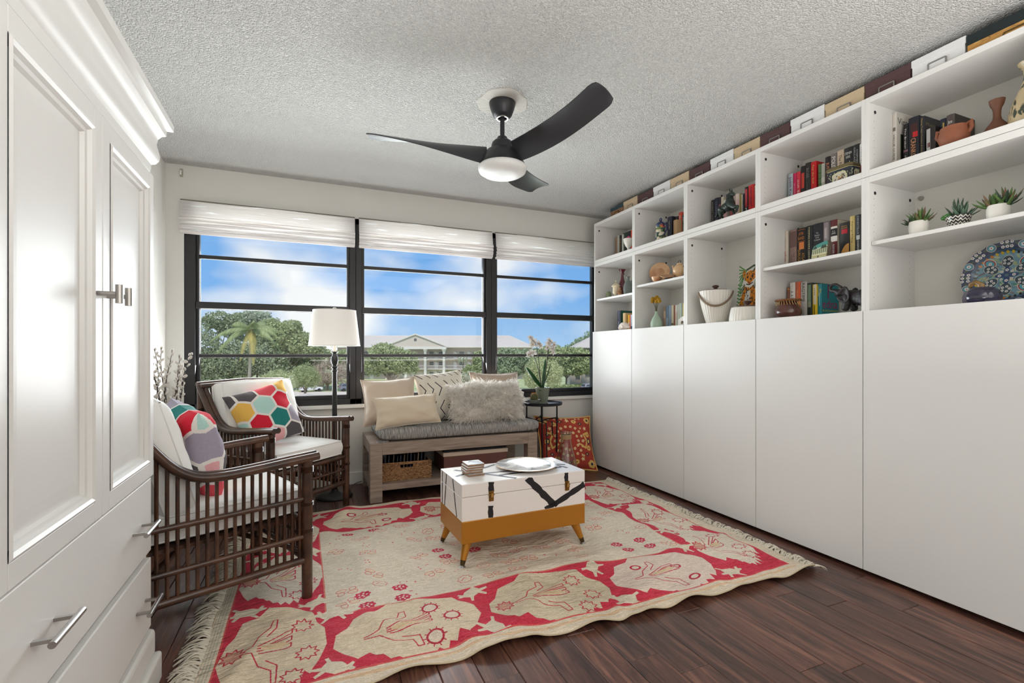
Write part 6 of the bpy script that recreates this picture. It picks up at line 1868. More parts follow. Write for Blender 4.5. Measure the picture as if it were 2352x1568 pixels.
book('h', 1344, 1438, 520, ZT, (36, 34, 44), 'dark book lettered in grey just behind the terracotta pot', (('CURRAN', (150, 150, 156), 0.72, 0.28, 0.3, 'd'),), group=G)
book('h', 1442, 1590, 340, ZT, (34, 44, 62), 'navy book with a yellow label above the terracotta pot', (), ((0.72, 0.9, (206, 180, 90), -0.25, 0.0), (0.55, 0.70, (60, 110, 130), 0.1, 0.4)), group=G)
book('h', 1596, 1800, 240, ZT, (84, 72, 70), 'large brown grey book with white script, behind the terracotta pot', (('Jane', WHT, 0.82, 0.55, 0.12, 'h'),), X=2.67, depth=0.17, group=G)
o = BOOKS[-1]; MB().box(0.008, 0.167, -o['th'] / 2 - 0.0006, -o['th'] / 2 + 0.0005, 0.003, o['h'] - 0.003).build('cover_panel', cmat((50, 44, 42)), o)
for o in BOOKS:
    del o['th']; del o['h']

# ------------------------------------------------------------------ turned pieces
def turned(c, cx, X, prof, zs):
    """profile given as (half width, height in the zoom), top first; returns (location, [(r, z)] from the bottom up)"""
    px, _ = KP(c, cx, 0)
    x, y, _ = at_x(px, 812, X)
    d = x * CS + y * CC
    k_ = CROP[c][2]
    cth = 1 / math.sqrt(1 + ((px - 1176) / 1090) ** 2)
    out = []
    for hw, yy in prof:
        py = CROP[c][1] + yy / k_
        out.append((hw / k_ * d / 1090 * cth, max(0.0, EYE + (812 - py) / 1090 * d - zs)))
    out = out[::-1]
    if out[0][1] > 0.0005: out = [(out[0][0], 0.0)] + out
    return (x, y, zs + 0.0005), out
def pot_obj(name, lab, cat, c, cx, X, prof, zs, m, n=28, part='body', group=None, openin=True, sx=1.0, rib=None):
    loc, pr = turned(c, cx, X, prof, zs)
    t = thing(name, lab, cat, loc, 0, group)
    full = [(0.0, 0.002)] + pr
    if openin:
        full += [(max(0.001, r - 0.004), z - 0.001) for r, z in pr[::-1][:max(2, len(pr) // 2)]] + [(0.0, pr[len(pr) // 2][1])]
    else: full += [(0.0, pr[-1][1] + 0.001)]
    MB().lathe(full, n, sx=sx, rib=rib).build(part, m, t, smooth=50)
    return t, loc, pr
M_BURG = mat('burgundy_glaze', (92, 26, 38), 0.18, coat=0.5)
M_GREYG = mat('grey_stoneware', (108, 116, 110), 0.5, var=0.12, vscale=14)
M_CREAMP = mat('cream_porcelain', (222, 208, 178), 0.3, var=0.08, vscale=20)
M_WPOR = mat('white_porcelain', (232, 228, 220), 0.3)
M_TERRA = mat('terracotta', (140, 82, 56), 0.65, var=0.12, vscale=16)
M_BROWNP = mat('brown_glaze', (74, 44, 38), 0.22, rgb2=(104, 58, 44), vscale=12, coat=0.4)
z1, z2, z5 = ZM[1], ZM[2], ZM[5]
pot_obj('bowl', 'white round bowl in front of the books, window-end top shelf', 'bowl', 'a', 1235, 2.56, [(195, 765), (185, 830), (160, 920), (110, 1020), (60, 1090), (52, 1110)], ZT, M_WPOR)
l_ = at('a', 1205, 720, 2.575)
tag(MB().tube([(l_[0] + q[0], l_[1] + q[1], l_[2] + q[2]) for q in ((0, 0.02, -0.03), (0.004, 0.008, 0.002), (0.0, -0.008, 0.004), (0.004, -0.02, -0.03))], [0.010, 0.013, 0.013, 0.010], 10).build('pink_ornament', mat('pink_glass', (214, 70, 120), 0.3), None, smooth=60),
    'small bright pink ornament lying in the white bowl', 'ornament')
t, loc, pr = pot_obj('jar', 'small round green glass jar, leftmost on the window-end middle shelf', 'jar', 'b', 262, 2.59, [(22, 640), (40, 655), (58, 690), (58, 730), (44, 790)], z1, mat('green_glass', (140, 150, 118), 0.25), part='body')
t, loc, pr = pot_obj('urn', 'cream porcelain lidded urn with a pointed finial, window-end middle shelf', 'urn', 'b', 412, 2.55, [(8, 405), (12, 430), (8, 450), (40, 470), (75, 500), (98, 525), (88, 540), (66, 550), (68, 610), (72, 660), (58, 690), (20, 715), (30, 735), (66, 748)], z1, M_CREAMP, openin=False)
for s in (-1, 1):
    MB().tube([(0, s * 0.024, 0.05), (0, s * 0.040, 0.06), (0, s * 0.040, 0.085), (0, s * 0.028, 0.095)], 0.0035, 8).build('handle', M_CREAMP, t, smooth=60)
pot_obj('vase', 'tall burgundy glazed vase with a flared mouth, window-end middle shelf', 'vase', 'b', 548, 2.63, [(80, 178), (62, 195), (36, 240), (30, 300), (38, 380), (60, 440), (78, 480), (72, 560), (52, 640), (44, 720)], z1, M_BURG)
pot_obj('vase', 'grey stoneware bottle vase with a narrow neck, window-end middle shelf', 'vase', 'b', 668, 2.58, [(50, 325), (42, 335), (27, 350), (30, 400), (70, 450), (98, 520), (104, 600), (98, 680), (84, 720)], z1, M_GREYG)
pot_obj('vase', 'small grey vase half hidden behind the grey bottle vase', 'vase', 'b', 745, 2.72, [(20, 408), (14, 425), (24, 470), (40, 530), (40, 640), (30, 700)], z1, mat('grey_blue_glaze', (132, 146, 146), 0.4))
x, y, z = at('b', 500, 725, 2.535)
fg = thing('figurine', 'tiny tan seated figurine beside the cream urn', 'figurine', (x, y, z1 + 0.0005))
M_FIG = mat('tan_clay', (190, 140, 98), 0.6, rgb2=(120, 84, 60), vscale=70)
MB().lathe([(0.0, 0.0), (0.022, 0.0), (0.024, 0.008), (0.019, 0.022), (0.015, 0.032), (0.016, 0.042), (0.010, 0.052), (0.006, 0.056), (0.0, 0.057)], 14).ball((0, 0, 0.064), 0.0105, 0.0105, 0.0125, 12, 9).build('body', M_FIG, fg, smooth=60)
MB().tube([(-0.012, -0.013, 0.044), (-0.021, -0.012, 0.030), (-0.012, -0.004, 0.022)], [0.005, 0.0045, 0.004], 8).tube([(-0.012, 0.013, 0.044), (-0.021, 0.012, 0.030), (-0.012, 0.004, 0.022)], [0.005, 0.0045, 0.004], 8).build('arm', M_FIG, fg, smooth=60)
# conch shell
x, y, z = at('b', 590, 1430, 2.54)
sh = thing('conch_shell', 'pale pink conch shell in front of the books, window-end bottom shelf', 'shell', (x, y, DECK + 0.0005))
M_SHELL = mat('conch', (224, 204, 192), 0.5, rgb2=(238, 228, 220), vscale=26)
mb = MB()
def conch(u, v):
    a = 2 * PI * v; t = u
    r = 0.040 * math.sin(PI * min(1.0, 0.08 + t * 0.92)) ** 0.75 * (1 - 0.35 * t)
    kn = 1 + 0.22 * max(0, math.cos(5 * a + 14 * t)) * math.sin(PI * t) ** 0.5
    fl = 1 + 0.55 * max(0, math.cos(a + 0.9)) * math.sin(PI * t)
    return (r * math.cos(a) * kn * 0.9, 0.075 - 0.155 * t, 0.036 + 0.014 * math.sin(t * PI) + r * math.sin(a) * kn * (fl if math.sin(a) > 0 else 0.9))
mb.grid(28, 24, conch, uv=False); mb.build('body', M_SHELL, sh, smooth=180)
mb = MB()
for i in range(4): mb.lathe([(0.024 - 0.005 * i, 0), (0.026 - 0.006 * i, 0.005), (0.019 - 0.005 * i, 0.010)], 16)
for i in range(6):
    a = i * 1.05
    mb.tube([(0.028 * math.cos(a), 0.02 - 0.012 * i, 0.045 + 0.020 * abs(math.sin(a))), (0.040 * math.cos(a), 0.02 - 0.012 * i, 0.062 + 0.026 * abs(math.sin(a)))], [0.009, 0.002], 8)
mb.build('spikes', M_SHELL, sh, smooth=60)
# painted jug
k = NT('majolica'); tc = k.n('ShaderNodeTexCoord'); vo = k.n('ShaderNodeTexVoronoi', Scale=55.0); k.l(tc.outputs['Object'], vo.inputs['Vector'])
rp = k.n('ShaderNodeValToRGB'); rp.color_ramp.interpolation = 'CONSTANT'
for p_, c_ in ((0.0, (52, 76, 60)), (0.22, (206, 196, 172)), (0.42, (196, 116, 60)), (0.52, (214, 206, 186)), (0.68, (70, 96, 120)), (0.80, (110, 128, 72)), (0.92, (150, 60, 48))):
    e_ = rp.color_ramp.elements.new(p_); e_.color = lin(c_)
sp = k.n('ShaderNodeSeparateColor'); k.l(vo.outputs['Color'], sp.inputs[0]); k.l(sp.outputs[0], rp.inputs['Fac']); k.l(rp.outputs['Color'], k.b.inputs['Base Color'])
k.b.inputs['Roughness'].default_value = 0.25; M_MAJ = k.m
M_COB = mat('cobalt_glaze', (34, 38, 84), 0.25)
t, loc, pr = pot_obj('jug', 'multicoloured painted lidded jug with a blue handle, second unit top shelf', 'jug', 'c', 338, 2.56, [(58, 255), (62, 275), (60, 300), (62, 360), (66, 410), (68, 440), (70, 470)], ZT, M_MAJ, openin=False)
hb = pr[-1][1]; rb = pr[-1][0]
MB().lathe([(rb * 1.0, hb - 0.002), (rb * 1.05, hb + 0.004), (rb * 0.8, hb + 0.016), (rb * 0.4, hb + 0.028), (rb * 0.14, hb + 0.032), (0, hb + 0.033)], 24).build('lid', M_COB, t, smooth=50)
MB().tube([(0, 0.011 * math.cos(a), hb + 0.044 + 0.011 * math.sin(a)) for a in np.linspace(-PI / 2, 1.5 * PI, 14)], 0.0042, 8).build('lid_knob', M_COB, t, smooth=60)
MB().tube([(0, -rb * 0.9, hb - 0.01), (0, -rb * 1.9, hb + 0.004), (0, -rb * 2.0, hb - 0.05), (0, -rb * 1.05, hb - 0.085)], [0.006, 0.0065, 0.006, 0.005], 10).build('handle', M_COB, t, smooth=60)
MB().tube([(0, rb * 0.7, hb - 0.012), (0, rb * 1.35, hb + 0.004)], [0.016, 0.008], 10).build('spout', M_MAJ, t, smooth=60)
# tea set
M_TEA = mat('peach_lustre', (214, 172, 128), 0.2, rgb2=(176, 112, 78), vscale=9, coat=0.4)
M_TEA2 = mat('peach_lustre_plain', (218, 178, 134), 0.18, coat=0.4, var=0.06)
M_BKH = mat('black_handle', (34, 28, 26), 0.35)
px, py = KP('c', 328, 778); x, y, z = at_x(px, py, 2.66)
pt = thing('saucer_plate', 'peach lustre plate standing upright on a stand, second unit middle shelf', 'plate', (x, y, z2 + 0.0005))
R0 = 0.083
pt.rotation_euler.z = math.radians(40)
mb = MB(); mb.M = Matrix.Translation((0.0, 0, 0.020 + R0)) @ Matrix.Rotation(math.radians(-76), 4, 'Y')
mb.lathe([(0.0, 0.0), (0.03, 0.0), (0.036, 0.004), (R0 * 0.72, 0.006), (R0, 0.016), (R0 - 0.001, 0.018), (R0 * 0.7, 0.010), (0.04, 0.007), (0.036, 0.005), (0.034, 0.007), (0.0, 0.006)], 40)
mb.build('plate', M_TEA, pt, smooth=50)
mb = MB()
for s in (-1, 1): mb.tube([(-0.035, s * 0.03, 0.012), (-0.028, s * 0.03, 0.004), (0.04, s * 0.03, 0.004), (0.050, s * 0.012, 0.09)], 0.003, 6)
mb.tube([(-0.01, -0.03, 0.004), (-0.01, 0.03, 0.004)], 0.003, 6)
mb.build('stand', M_BKH, pt, smooth=60)
t, loc, pr = pot_obj('teacup', 'peach lustre teacup with a black handle in front of the upright plate', 'cup', 'c', 290, 2.545, [(68, 897), (66, 915), (56, 940), (40, 955)], z2, M_TEA)
MB().tube([(0, 0.020, 0.040), (0, 0.050, 0.036), (0, 0.052, 0.018), (0, 0.026, 0.010)], 0.0036, 8).build('handle', M_BKH, t, smooth=60)
px, py = KP('c', 440, 890); x, y, z = at_x(px, py, 2.565)
sc_ = thing('saucer', 'peach lustre saucer leaning between the teacup and teapot', 'saucer', (x, y, z2 + 0.0005))
mb = MB(); mb.M = Matrix.Translation((0.0, 0.0, 0.024)) @ Matrix.Rotation(math.radians(14), 4, 'X') @ Matrix.Rotation(math.radians(-12), 4, 'Y')
mb.lathe([(0.0, 0.0), (0.03, 0.0), (0.036, 0.003), (0.066, 0.013), (0.066, 0.015), (0.036, 0.006), (0.0, 0.004)], 36); mb.build('dish', M_TEA, sc_, smooth=50)
mb = MB(); mb.lathe([(0.0, 0.0), (0.034, 0.0), (0.036, 0.010), (0.030, 0.019), (0.0, 0.019)], 20); mb.build('stand', M_BKH, sc_, smooth=50)
t, loc, pr = pot_obj('teapot', 'peach lustre teapot with curved spout at the right of the second unit middle shelf', 'teapot', 'c', 570, 2.60, [(20, 742), (50, 752), (78, 785), (86, 815), (78, 850), (50, 880), (34, 890)], z2, M_TEA2, openin=False, sx=1.0)
hb, rb = pr[-1][1], max(r for r, z in pr)
MB().tube([(0, rb * 0.8, hb * 0.35), (0, rb * 1.15, hb * 0.5), (0, rb * 1.3, hb * 0.85), (0, rb * 1.5, hb * 1.02)], [0.014, 0.010, 0.007, 0.006], 10).build('spout', M_TEA2, t, smooth=60)
MB().tube([(0, -rb * 0.85, hb * 0.8), (0, -rb * 1.5, hb * 0.8), (0, -rb * 1.4, hb * 0.3), (0, -rb * 0.9, hb * 0.25)], 0.005, 8).build('handle', M_BKH, t, smooth=60)
MB().lathe([(rb * 0.42, hb - 0.002), (rb * 0.36, hb + 0.008), (0.0, hb + 0.014)], 20).build('lid', M_TEA2, t, smooth=50)
MB().tube([(0, 0.014 * math.cos(a), hb + 0.016 + 0.014 * math.sin(a)) for a in np.linspace(-0.2, PI + 0.2, 12)], 0.003, 8).build('lid_loop', M_BKH, t, smooth=60)
# green vase with craspedia
t, loc, pr = pot_obj('vase', 'pale green bottle vase holding yellow button flowers, second unit bottom shelf', 'vase', 'c', 285, 2.58, [(17, 1325), (18, 1345), (26, 1370), (52, 1410), (70, 1450), (76, 1480), (74, 1505)], DECK, mat('celadon', (168, 190, 168), 0.4))
hb = pr[-1][1]
x0, y0, z0 = loc
fr_ = [(240, 1168), (288, 1150), (312, 1175), (236, 1200), (268, 1172), (322, 1197), (286, 1200)]
for i, (fx_, fy_) in enumerate(fr_):
    p = at('c', fx_, fy_, 2.58 + 0.008 * ((i * 5) % 3 - 1))
    dx, dy, dz = p[0] - x0, p[1] - y0, p[2] - z0
    s_ = MB().tube([(0, 0, hb - 0.05), (dx * 0.3, dy * 0.3, hb + (dz - hb) * 0.4), (dx, dy, dz)], 0.0016, 6).build('stem', mat('dry_stem', (96, 92, 62), 0.8), t, smooth=60)
    MB().ball((dx, dy, dz), 0.0165, 0.0165, 0.0158, 14, 10).build('button_flower', mat('craspedia', (206, 156, 30), 0.9, bump=1.0, bscale=420), s_, smooth=180)
px, py = KP('c', 590, 1430); x, y, z = at_x(px, py, 2.56)
dd = thing('small_dish', 'small white flower shaped dish standing in front of the pale books', 'dish', (x, y - 0.01, DECK + 0.0005))
mb = MB(); mb.M = Matrix.Translation((0.012, 0, 0.043)) @ Matrix.Rotation(math.radians(-78), 4, 'Y')
mb.lathe([(0.0, 0.0), (0.015, 0.0), (0.040, 0.008), (0.043, 0.012), (0.038, 0.011), (0.014, 0.004), (0.0, 0.004)], 40, rib=lambda a: 1 + 0.05 * math.cos(6 * a)); mb.build('dish', M_WPOR, dd, smooth=60)
mb = MB(); mb.M = Matrix.Translation((0.004, 0, 0.043)) @ Matrix.Rotation(math.radians(-78), 4, 'Y'); mb.lathe([(0.0, 0.004), (0.012, 0.004), (0.006, 0.009), (0.0, 0.010)], 16); mb.build('centre', mat('bronze_centre', (110, 92, 70), 0.4, metal=0.5), dd, smooth=60)
# ice bucket
M_RIB = mat('ribbed_white_ceramic', (228, 224, 214), 0.4)
M_WAL = mat('walnut', (72, 50, 40), 0.45, var=0.15, vscale=20)
t, loc, pr = pot_obj('ice_bucket', 'white ribbed ice bucket with a wooden lid and bent wood handle, third unit', 'ice bucket', 'B', 312, 2.60, [(142, 1228), (140, 1260), (130, 1330), (112, 1400), (94, 1460), (84, 1490)], DECK, M_RIB, n=120, openin=False, rib=lambda a: 1 + 0.02 * math.cos(30 * a))
hb, rb = pr[-1][1], pr[-1][0]
MB().lathe([(0.0, hb), (rb * 0.80, hb), (rb * 0.82, hb + 0.004), (rb * 0.76, hb + 0.007), (0.0, hb + 0.010)], 36).build('lid', M_WAL, t, smooth=45)
MB().lathe([(0.010, hb + 0.006), (0.008, hb + 0.014), (0.012, hb + 0.022), (0.022, hb + 0.031), (0.023, hb + 0.037), (0.012, hb + 0.043), (0.0, hb + 0.044)], 20).build('knob', M_WAL, t, smooth=60)
pts = []
for a in np.linspace(0, PI, 24):
    pts.append((-(rb * 1.02) * math.sin(a) * 0.98 - 0.004 * 0, (rb * 1.04) * math.cos(a), hb - 0.006 - 0.105 * math.sin(a) ** 1.3))
t.rotation_euler.z = math.radians(44)
MB().tube(pts, 0.0055, 8, flat=1.5).build('handle', mat('bent_wood', (128, 106, 82), 0.45), t, smooth=60)
# casserole
t, loc, pr = pot_obj('casserole', 'white ribbed dish with a brown lid in front of the leopard print', 'casserole', 'B', 585, 2.585, [(140, 1368), (148, 1395), (156, 1440), (160, 1472), (158, 1485)], DECK, M_RIB, n=120, openin=False, rib=lambda a: 1 + 0.018 * math.cos(34 * a))
hb, rb = pr[-1][1], pr[-1][0]
M_LID = mat('brown_lid', (94, 66, 58), 0.4)
MB().lathe([(0.0, hb), (rb * 0.96, hb), (rb * 0.97, hb + 0.006), (rb * 0.9, hb + 0.009), (0.0, hb + 0.013)], 40).build('lid', M_LID, t, smooth=45)
MB().lathe([(0.010, hb + 0.010), (0.010, hb + 0.018), (0.026, hb + 0.034), (0.028, hb + 0.040), (0.020, hb + 0.044), (0.0, hb + 0.045)], 20).build('knob', M_LID, t, smooth=60)
# leopard print
W_, H_ = 0.34, 0.475
t.rotation_euler.z = 0
lc = Cv(W_, 0.39, 1000, (224, 220, 212))
DG, LG = (64, 86, 52), (92, 150, 84)
for q in range(12):                               # big palm leaf and small fern
    lc.poly([(0.20 + 0.004 * q, 0.345), (0.015 + q * 0.026, 0.19 + 0.004 * (q % 3)), (0.027 + q * 0.026, 0.19), (0.215 + 0.004 * q, 0.345)], DG)
lc.line([(0.03, 0.28), (0.10, 0.33), (0.18, 0.35), (0.30, 0.345)], 0.012, DG)
for q in range(8):
    lc.line([(0.10, 0.325), (0.012 + 0.002 * q, 0.36 - 0.022 * q)], 0.008, LG)
    lc.line([(0.045, 0.24 - 0.02 * q), (0.012, 0.25 - 0.02 * q)], 0.008, LG); lc.line([(0.03, 0.24 - 0.02 * q), (0.062, 0.245 - 0.02 * q)], 0.007, LG)
lc.poly([(0.22, 0.384), (0.27, 0.39), (0.34, 0.389), (0.28, 0.372)], LG)
lc.poly([(0.0, 0.0), (0.34, 0.0), (0.34, 0.10), (0.26, 0.135), (0.0, 0.12)], (92, 62, 48)); lc.ell(0.275, 0.165, 0.06, 0.028, (206, 140, 60)); lc.ell(0.275, 0.165, 0.06, 0.028, (206, 140, 60)); lc.line([(0.215, 0.155), (0.275, 0.135), (0.33, 0.15)], 0.012, (104, 66, 50))
OR_, BKc = (216, 132, 26), (30, 26, 24)
lc.poly([(0.02, 0.0), (0.025, 0.08), (0.06, 0.175), (0.10, 0.245), (0.19, 0.245), (0.24, 0.17), (0.25, 0.07), (0.28, 0.03), (0.27, 0.0)], OR_)
lc.poly([(0.09, 0.0), (0.085, 0.08), (0.11, 0.205), (0.16, 0.21), (0.17, 0.10), (0.165, 0.0)], (226, 222, 210))
lc.ell(0.145, 0.277, 0.062, 0.048, OR_)
lc.poly([(0.055, 0.317), (0.065, 0.277), (0.095, 0.312), (0.075, 0.337)], OR_); lc.poly([(0.185, 0.317), (0.225, 0.362), (0.232, 0.302), (0.205, 0.277)], OR_); lc.poly([(0.203, 0.314), (0.223, 0.347), (0.222, 0.304)], (226, 220, 208)); lc.line([(0.205, 0.304), (0.222, 0.342)], 0.006, BKc)
lc.poly([(0.07, 0.277), (0.10, 0.267), (0.145, 0.242), (0.185, 0.267), (0.21, 0.277), (0.195, 0.237), (0.15, 0.222), (0.10, 0.232)], (228, 224, 214))
lc.line([(0.11, 0.247), (0.145, 0.242), (0.18, 0.252)], 0.006, BKc); lc.ell(0.118, 0.287, 0.010, 0.006, BKc); lc.ell(0.175, 0.290, 0.010, 0.006, BKc); lc.poly([(0.13, 0.257), (0.16, 0.257), (0.145, 0.245)], (140, 70, 40))
sr = random.Random(6)
for q in range(420):
    a, b = sr.uniform(0.02, 0.28), sr.uniform(0.0, 0.33)
    j, i = int(b * 1000), int(a * 1000)
    if j < lc.H and i < lc.W and (abs(lc.a[j, i, 0] - 216) < 3 or lc.a[j, i, 0] == 226):
        lc.ell(a, b, sr.uniform(0.003, 0.007), sr.uniform(0.002, 0.005), BKc, sr.uniform(0, 3))
yl = at('B', 474, 1350, 2.80)[1]
lb = thing('leopard_print', 'print of a sitting leopard among palm leaves, propped at the back of the third unit', 'picture', (2.795, yl, DECK + 0.0005), 0)
mb = MB()
Mx = Matrix.Rotation(math.radians(6), 4, 'Y')
mb.M = Mx; WP = 0.245; mb.box(0.001, 0.008, -WP, 0, 0, H_); mb.build('board', M_WPOR, lb)
mb = MB(); mb.M = Mx; mb.grid(1, 1, lambda u, v: (0.0004, -WP * u, H_ * v)); mb.build('printed_sheet', print_mat('leopard_art', lc.a, 0.6), lb)
# painted tin
tc_ = Cv(0.24, 0.105, 900, (34, 38, 46))
for q in range(70):
    x, y = sr.uniform(0.0, 0.24), sr.uniform(0.0, 0.085)
    tc_.line([(x, y), (x + sr.uniform(-0.006, 0.006), y + 0.006), (x + sr.uniform(-0.01, 0.01), y + 0.010)], 0.0028, (206, 204, 160))
def oval(cx, w, seed):
    pts = [(cx + w * (1 + 0.06 * math.cos(7 * a)) * math.copysign(abs(math.cos(a)) ** 0.6, math.cos(a)), 0.045 + 0.038 * (1 + 0.05 * math.cos(5 * a)) * math.copysign(abs(math.sin(a)) ** 0.6, math.sin(a))) for a in np.linspace(0, 2 * PI, 40)[:-1]]
    tc_.poly(pts, (208, 206, 160)); tc_.poly([(cx + (p - cx) * 0.88, 0.045 + (q - 0.045) * 0.85) for p, q in pts], (206, 198, 176))
    r = random.Random(seed)
    for q in range(26):
        tc_.ell(cx + r.uniform(-0.6, 0.6) * w, 0.045 + r.uniform(-0.018, 0.02), r.uniform(0.003, 0.010), r.uniform(0.002, 0.005), r.choice([(120, 92, 84), (150, 150, 120), (110, 76, 70), (196, 150, 70), (90, 84, 70), (176, 170, 150)]), r.uniform(0, 3))
oval(0.082, 0.050, 2); oval(0.205, 0.026, 4)
tc_.line([(0, 0.092), (0.24, 0.092)], 0.010, (34, 44, 66)); tc_.line([(0, 0.100), (0.24, 0.100)], 0.004, (190, 170, 110))
yl = at('e', 1112, 900, 2.575)[1]; yr = at('e', 1790, 900, 2.575)[1]; ztn = at('e', 1790, 560, 2.575)[2] - ZT
tn = thing('painted_tin', 'decorated tin box with oval scenes on dark blue, in front of the fourth unit books', 'tin', (2.575, (yl + yr) / 2, ZT + 0.0005))
hw = (yl - yr) / 2; dp = 0.085
mb = MB(); mb.prism([(0.0, -hw + 0.014), (0.014, -hw), (dp - 0.014, -hw), (dp, -hw + 0.014), (dp, hw - 0.014), (dp - 0.014, hw), (0.014, hw), (0.0, hw - 0.014)], 0, ztn * 0.86)
mb.build('body', mat('tin_blue', (36, 40, 50), 0.3, metal=0.3), tn)
M_TIN = print_mat('tin_picture', tc_.a, 0.3, coat=0.3)
q = MB()
pth = [(-0.0005, hw - 0.014), (-0.0005, -hw + 0.014), (0.0135, -hw - 0.0005), (dp - 0.014, -hw - 0.0005)]
ln = [0.0]
for a_, b_ in zip(pth[:-1], pth[1:]): ln.append(ln[-1] + math.dist(a_, b_))
for i in range(3):
    (xa, ya), (xb_, yb2) = pth[i], pth[i + 1]
    u0, u1 = ln[i] / ln[-1], ln[i + 1] / ln[-1]
    q._add([(xa, ya, 0.001), (xb_, yb2, 0.001), (xb_, yb2, ztn * 0.86), (xa, ya, ztn * 0.86)], [[0, 1, 2, 3]], [[(u0, 0), (u1, 0), (u1, 1), (u0, 1)]])
q.build('painted_wrap', M_TIN, tn)
mb = MB(); mb.prism([(-0.003, -hw + 0.013), (0.013, -hw - 0.003), (dp - 0.013, -hw - 0.003), (dp + 0.003, -hw + 0.013), (dp + 0.003, hw - 0.013), (dp - 0.013, hw + 0.003), (0.013, hw + 0.003), (-0.003, hw - 0.013)], ztn * 0.86, ztn)
mb.build('lid', mat('tin_gold_edge', (120, 108, 74), 0.3, metal=0.6), tn, bevel=0.003)
# house plaque
pc = Cv(0.15, 0.15, 900, (74, 142, 132))
pc.poly([(0.0, 0.0), (0.15, 0.0), (0.15, 0.075), (0.0, 0.075)], (206, 198, 150)); pc.poly([(0.0, 0.055), (0.15, 0.06), (0.15, 0.105), (0.0, 0.085)], (120, 128, 96))
for q in range(8): pc.line([(0.012 + q * 0.018, 0.056), (0.014 + q * 0.018, 0.092)], 0.006, (206, 206, 176))
pc.line([(0, 0.092), (0.15, 0.108)], 0.006, (214, 212, 190)); pc.line([(0, 0.052), (0.15, 0.056)], 0.005, (214, 212, 190))
for q in range(3): pc.line([(0, 0.012 + q * 0.014), (0.15, 0.012 + q * 0.014)], 0.003, (110, 120, 70))
for x in (0.03, 0.10, 0.12): pc.poly([(x - 0.02, 0.092), (x, 0.122), (x + 0.02, 0.098)], (56, 66, 52))
pc.line([(0.062, 0.0), (0.066, 0.034)], 0.006, (50, 44, 36)); pc.ell(0.066, 0.036, 0.006, 0.006, (50, 44, 36))
yl = at('f', 800, 1000, 2.59)[1]; yr = at('f', 1215, 1000, 2.59)[1]; zt_ = at('f', 1200, 770, 2.59)[2] - z4
hp = thing('house_plaque', 'small stone plaque painted with a columned house, in front of the books', 'plaque', (2.59, (yl + yr) / 2, z4 + 0.0005))
hw = (yl - yr) / 2
mb = MB(); Mx = Matrix.Rotation(math.radians(10), 4, 'Y'); mb.M = Mx
ol = [(-hw, 0), (hw, 0), (hw, zt_ * 0.62), (hw * 0.86, zt_ * 0.80), (hw * 0.4, zt_ * 0.88), (-hw * 0.5, zt_ * 0.98), (-hw * 0.9, zt_), (-hw, zt_ * 0.9)]
mb.prism(ol, 0.0, 0.030, 'x'); mb.build('slab', mat('grey_stone', (110, 100, 84), 0.8, bump=0.6, bscale=60), hp, bevel=0.004)
q = MB(); q.M = Mx
ol2 = [(a * 0.92, b * 0.95 + 0.003) for a, b in ol]
q._add([(-0.0008, a, b) for a, b in ol2], [list(range(len(ol2)))[::-1]], [[((hw - a) / (2 * hw), b / zt_) for a, b in ol2][::-1]])
q.build('painting', print_mat('house_painting', pc.a, 0.6), hp)
# brown pot, unit 4
t, loc, pr = pot_obj('round_pot', 'round dark brown pot with a stitched pine needle rim, fourth unit bottom shelf', 'pot', 'g', 440, 2.575, [(225, 690), (240, 720), (270, 770), (320, 850), (350, 930), (345, 1000), (300, 1060), (250, 1090)], DECK, M_BROWNP)
hb, rb = pr[-1][1], pr[-1][0]
M_PINE = mat('pine_needle', (138, 92, 56), 0.7, bump=1, bscale=160)
mb = MB()
for i in range(4): mb.tube([((rb * 0.86 + 0.009 * i) * math.cos(a), (rb * 0.86 + 0.009 * i) * math.sin(a), hb + 0.003 + 0.0018 * i) for a in np.linspace(0, 2 * PI, 33)], 0.0048, 6, cap=False)
rm = mb.build('woven_rim', M_PINE, t, smooth=180)
mb = MB()
for i in range(26):
    a = 2 * PI * i / 26
    mb.tube([((rb + 0.014) * math.cos(a), (rb + 0.014) * math.sin(a), hb + 0.006), ((rb + 0.014) * math.cos(a + 0.05), (rb + 0.014) * math.sin(a + 0.05), hb - 0.010), ((rb + 0.020) * math.cos(a + 0.10), (rb + 0.020) * math.sin(a + 0.10), hb - 0.022)], 0.0014, 4)
so = mb.build('stitching', mat('gold_thread', (206, 170, 104), 0.6), rm, smooth=60); so['kind'] = 'stuff'

# ------------------------------------------------------------------ figures grown with the skin modifier
def skinned(name, m, parent, verts, edges, rad, sub=2):
    me = bpy.data.meshes.new(name)
    me.from_pydata([tuple(v) for v in verts], edges, [])
    o = bpy.data.objects.new(name, me); COL.objects.link(o)
    me.materials.append(m)
    if parent: o.parent = parent
    o.modifiers.new('skin', 'SKIN')
    sk = me.skin_vertices[0].data if me.skin_vertices else me.attributes
    for i, r in enumerate(rad):
        rr = r if isinstance(r, tuple) else (r, r)
        me.skin_vertices[0].data[i].radius = rr
        me.skin_vertices[0].data[i].use_root = (i == 0)
    s = o.modifiers.new('sub', 'SUBSURF'); s.levels = s.render_levels = sub
    o.modifiers['skin'].use_smooth_shade = True
    return o
M_BRZ = mat('dark_bronze_patina', (40, 48, 44), 0.4, rgb2=(58, 70, 64), vscale=26, metal=0.35)
def dp_(x, y, off=0.0): return Vector(at('d', x, y, 2.57 + off))
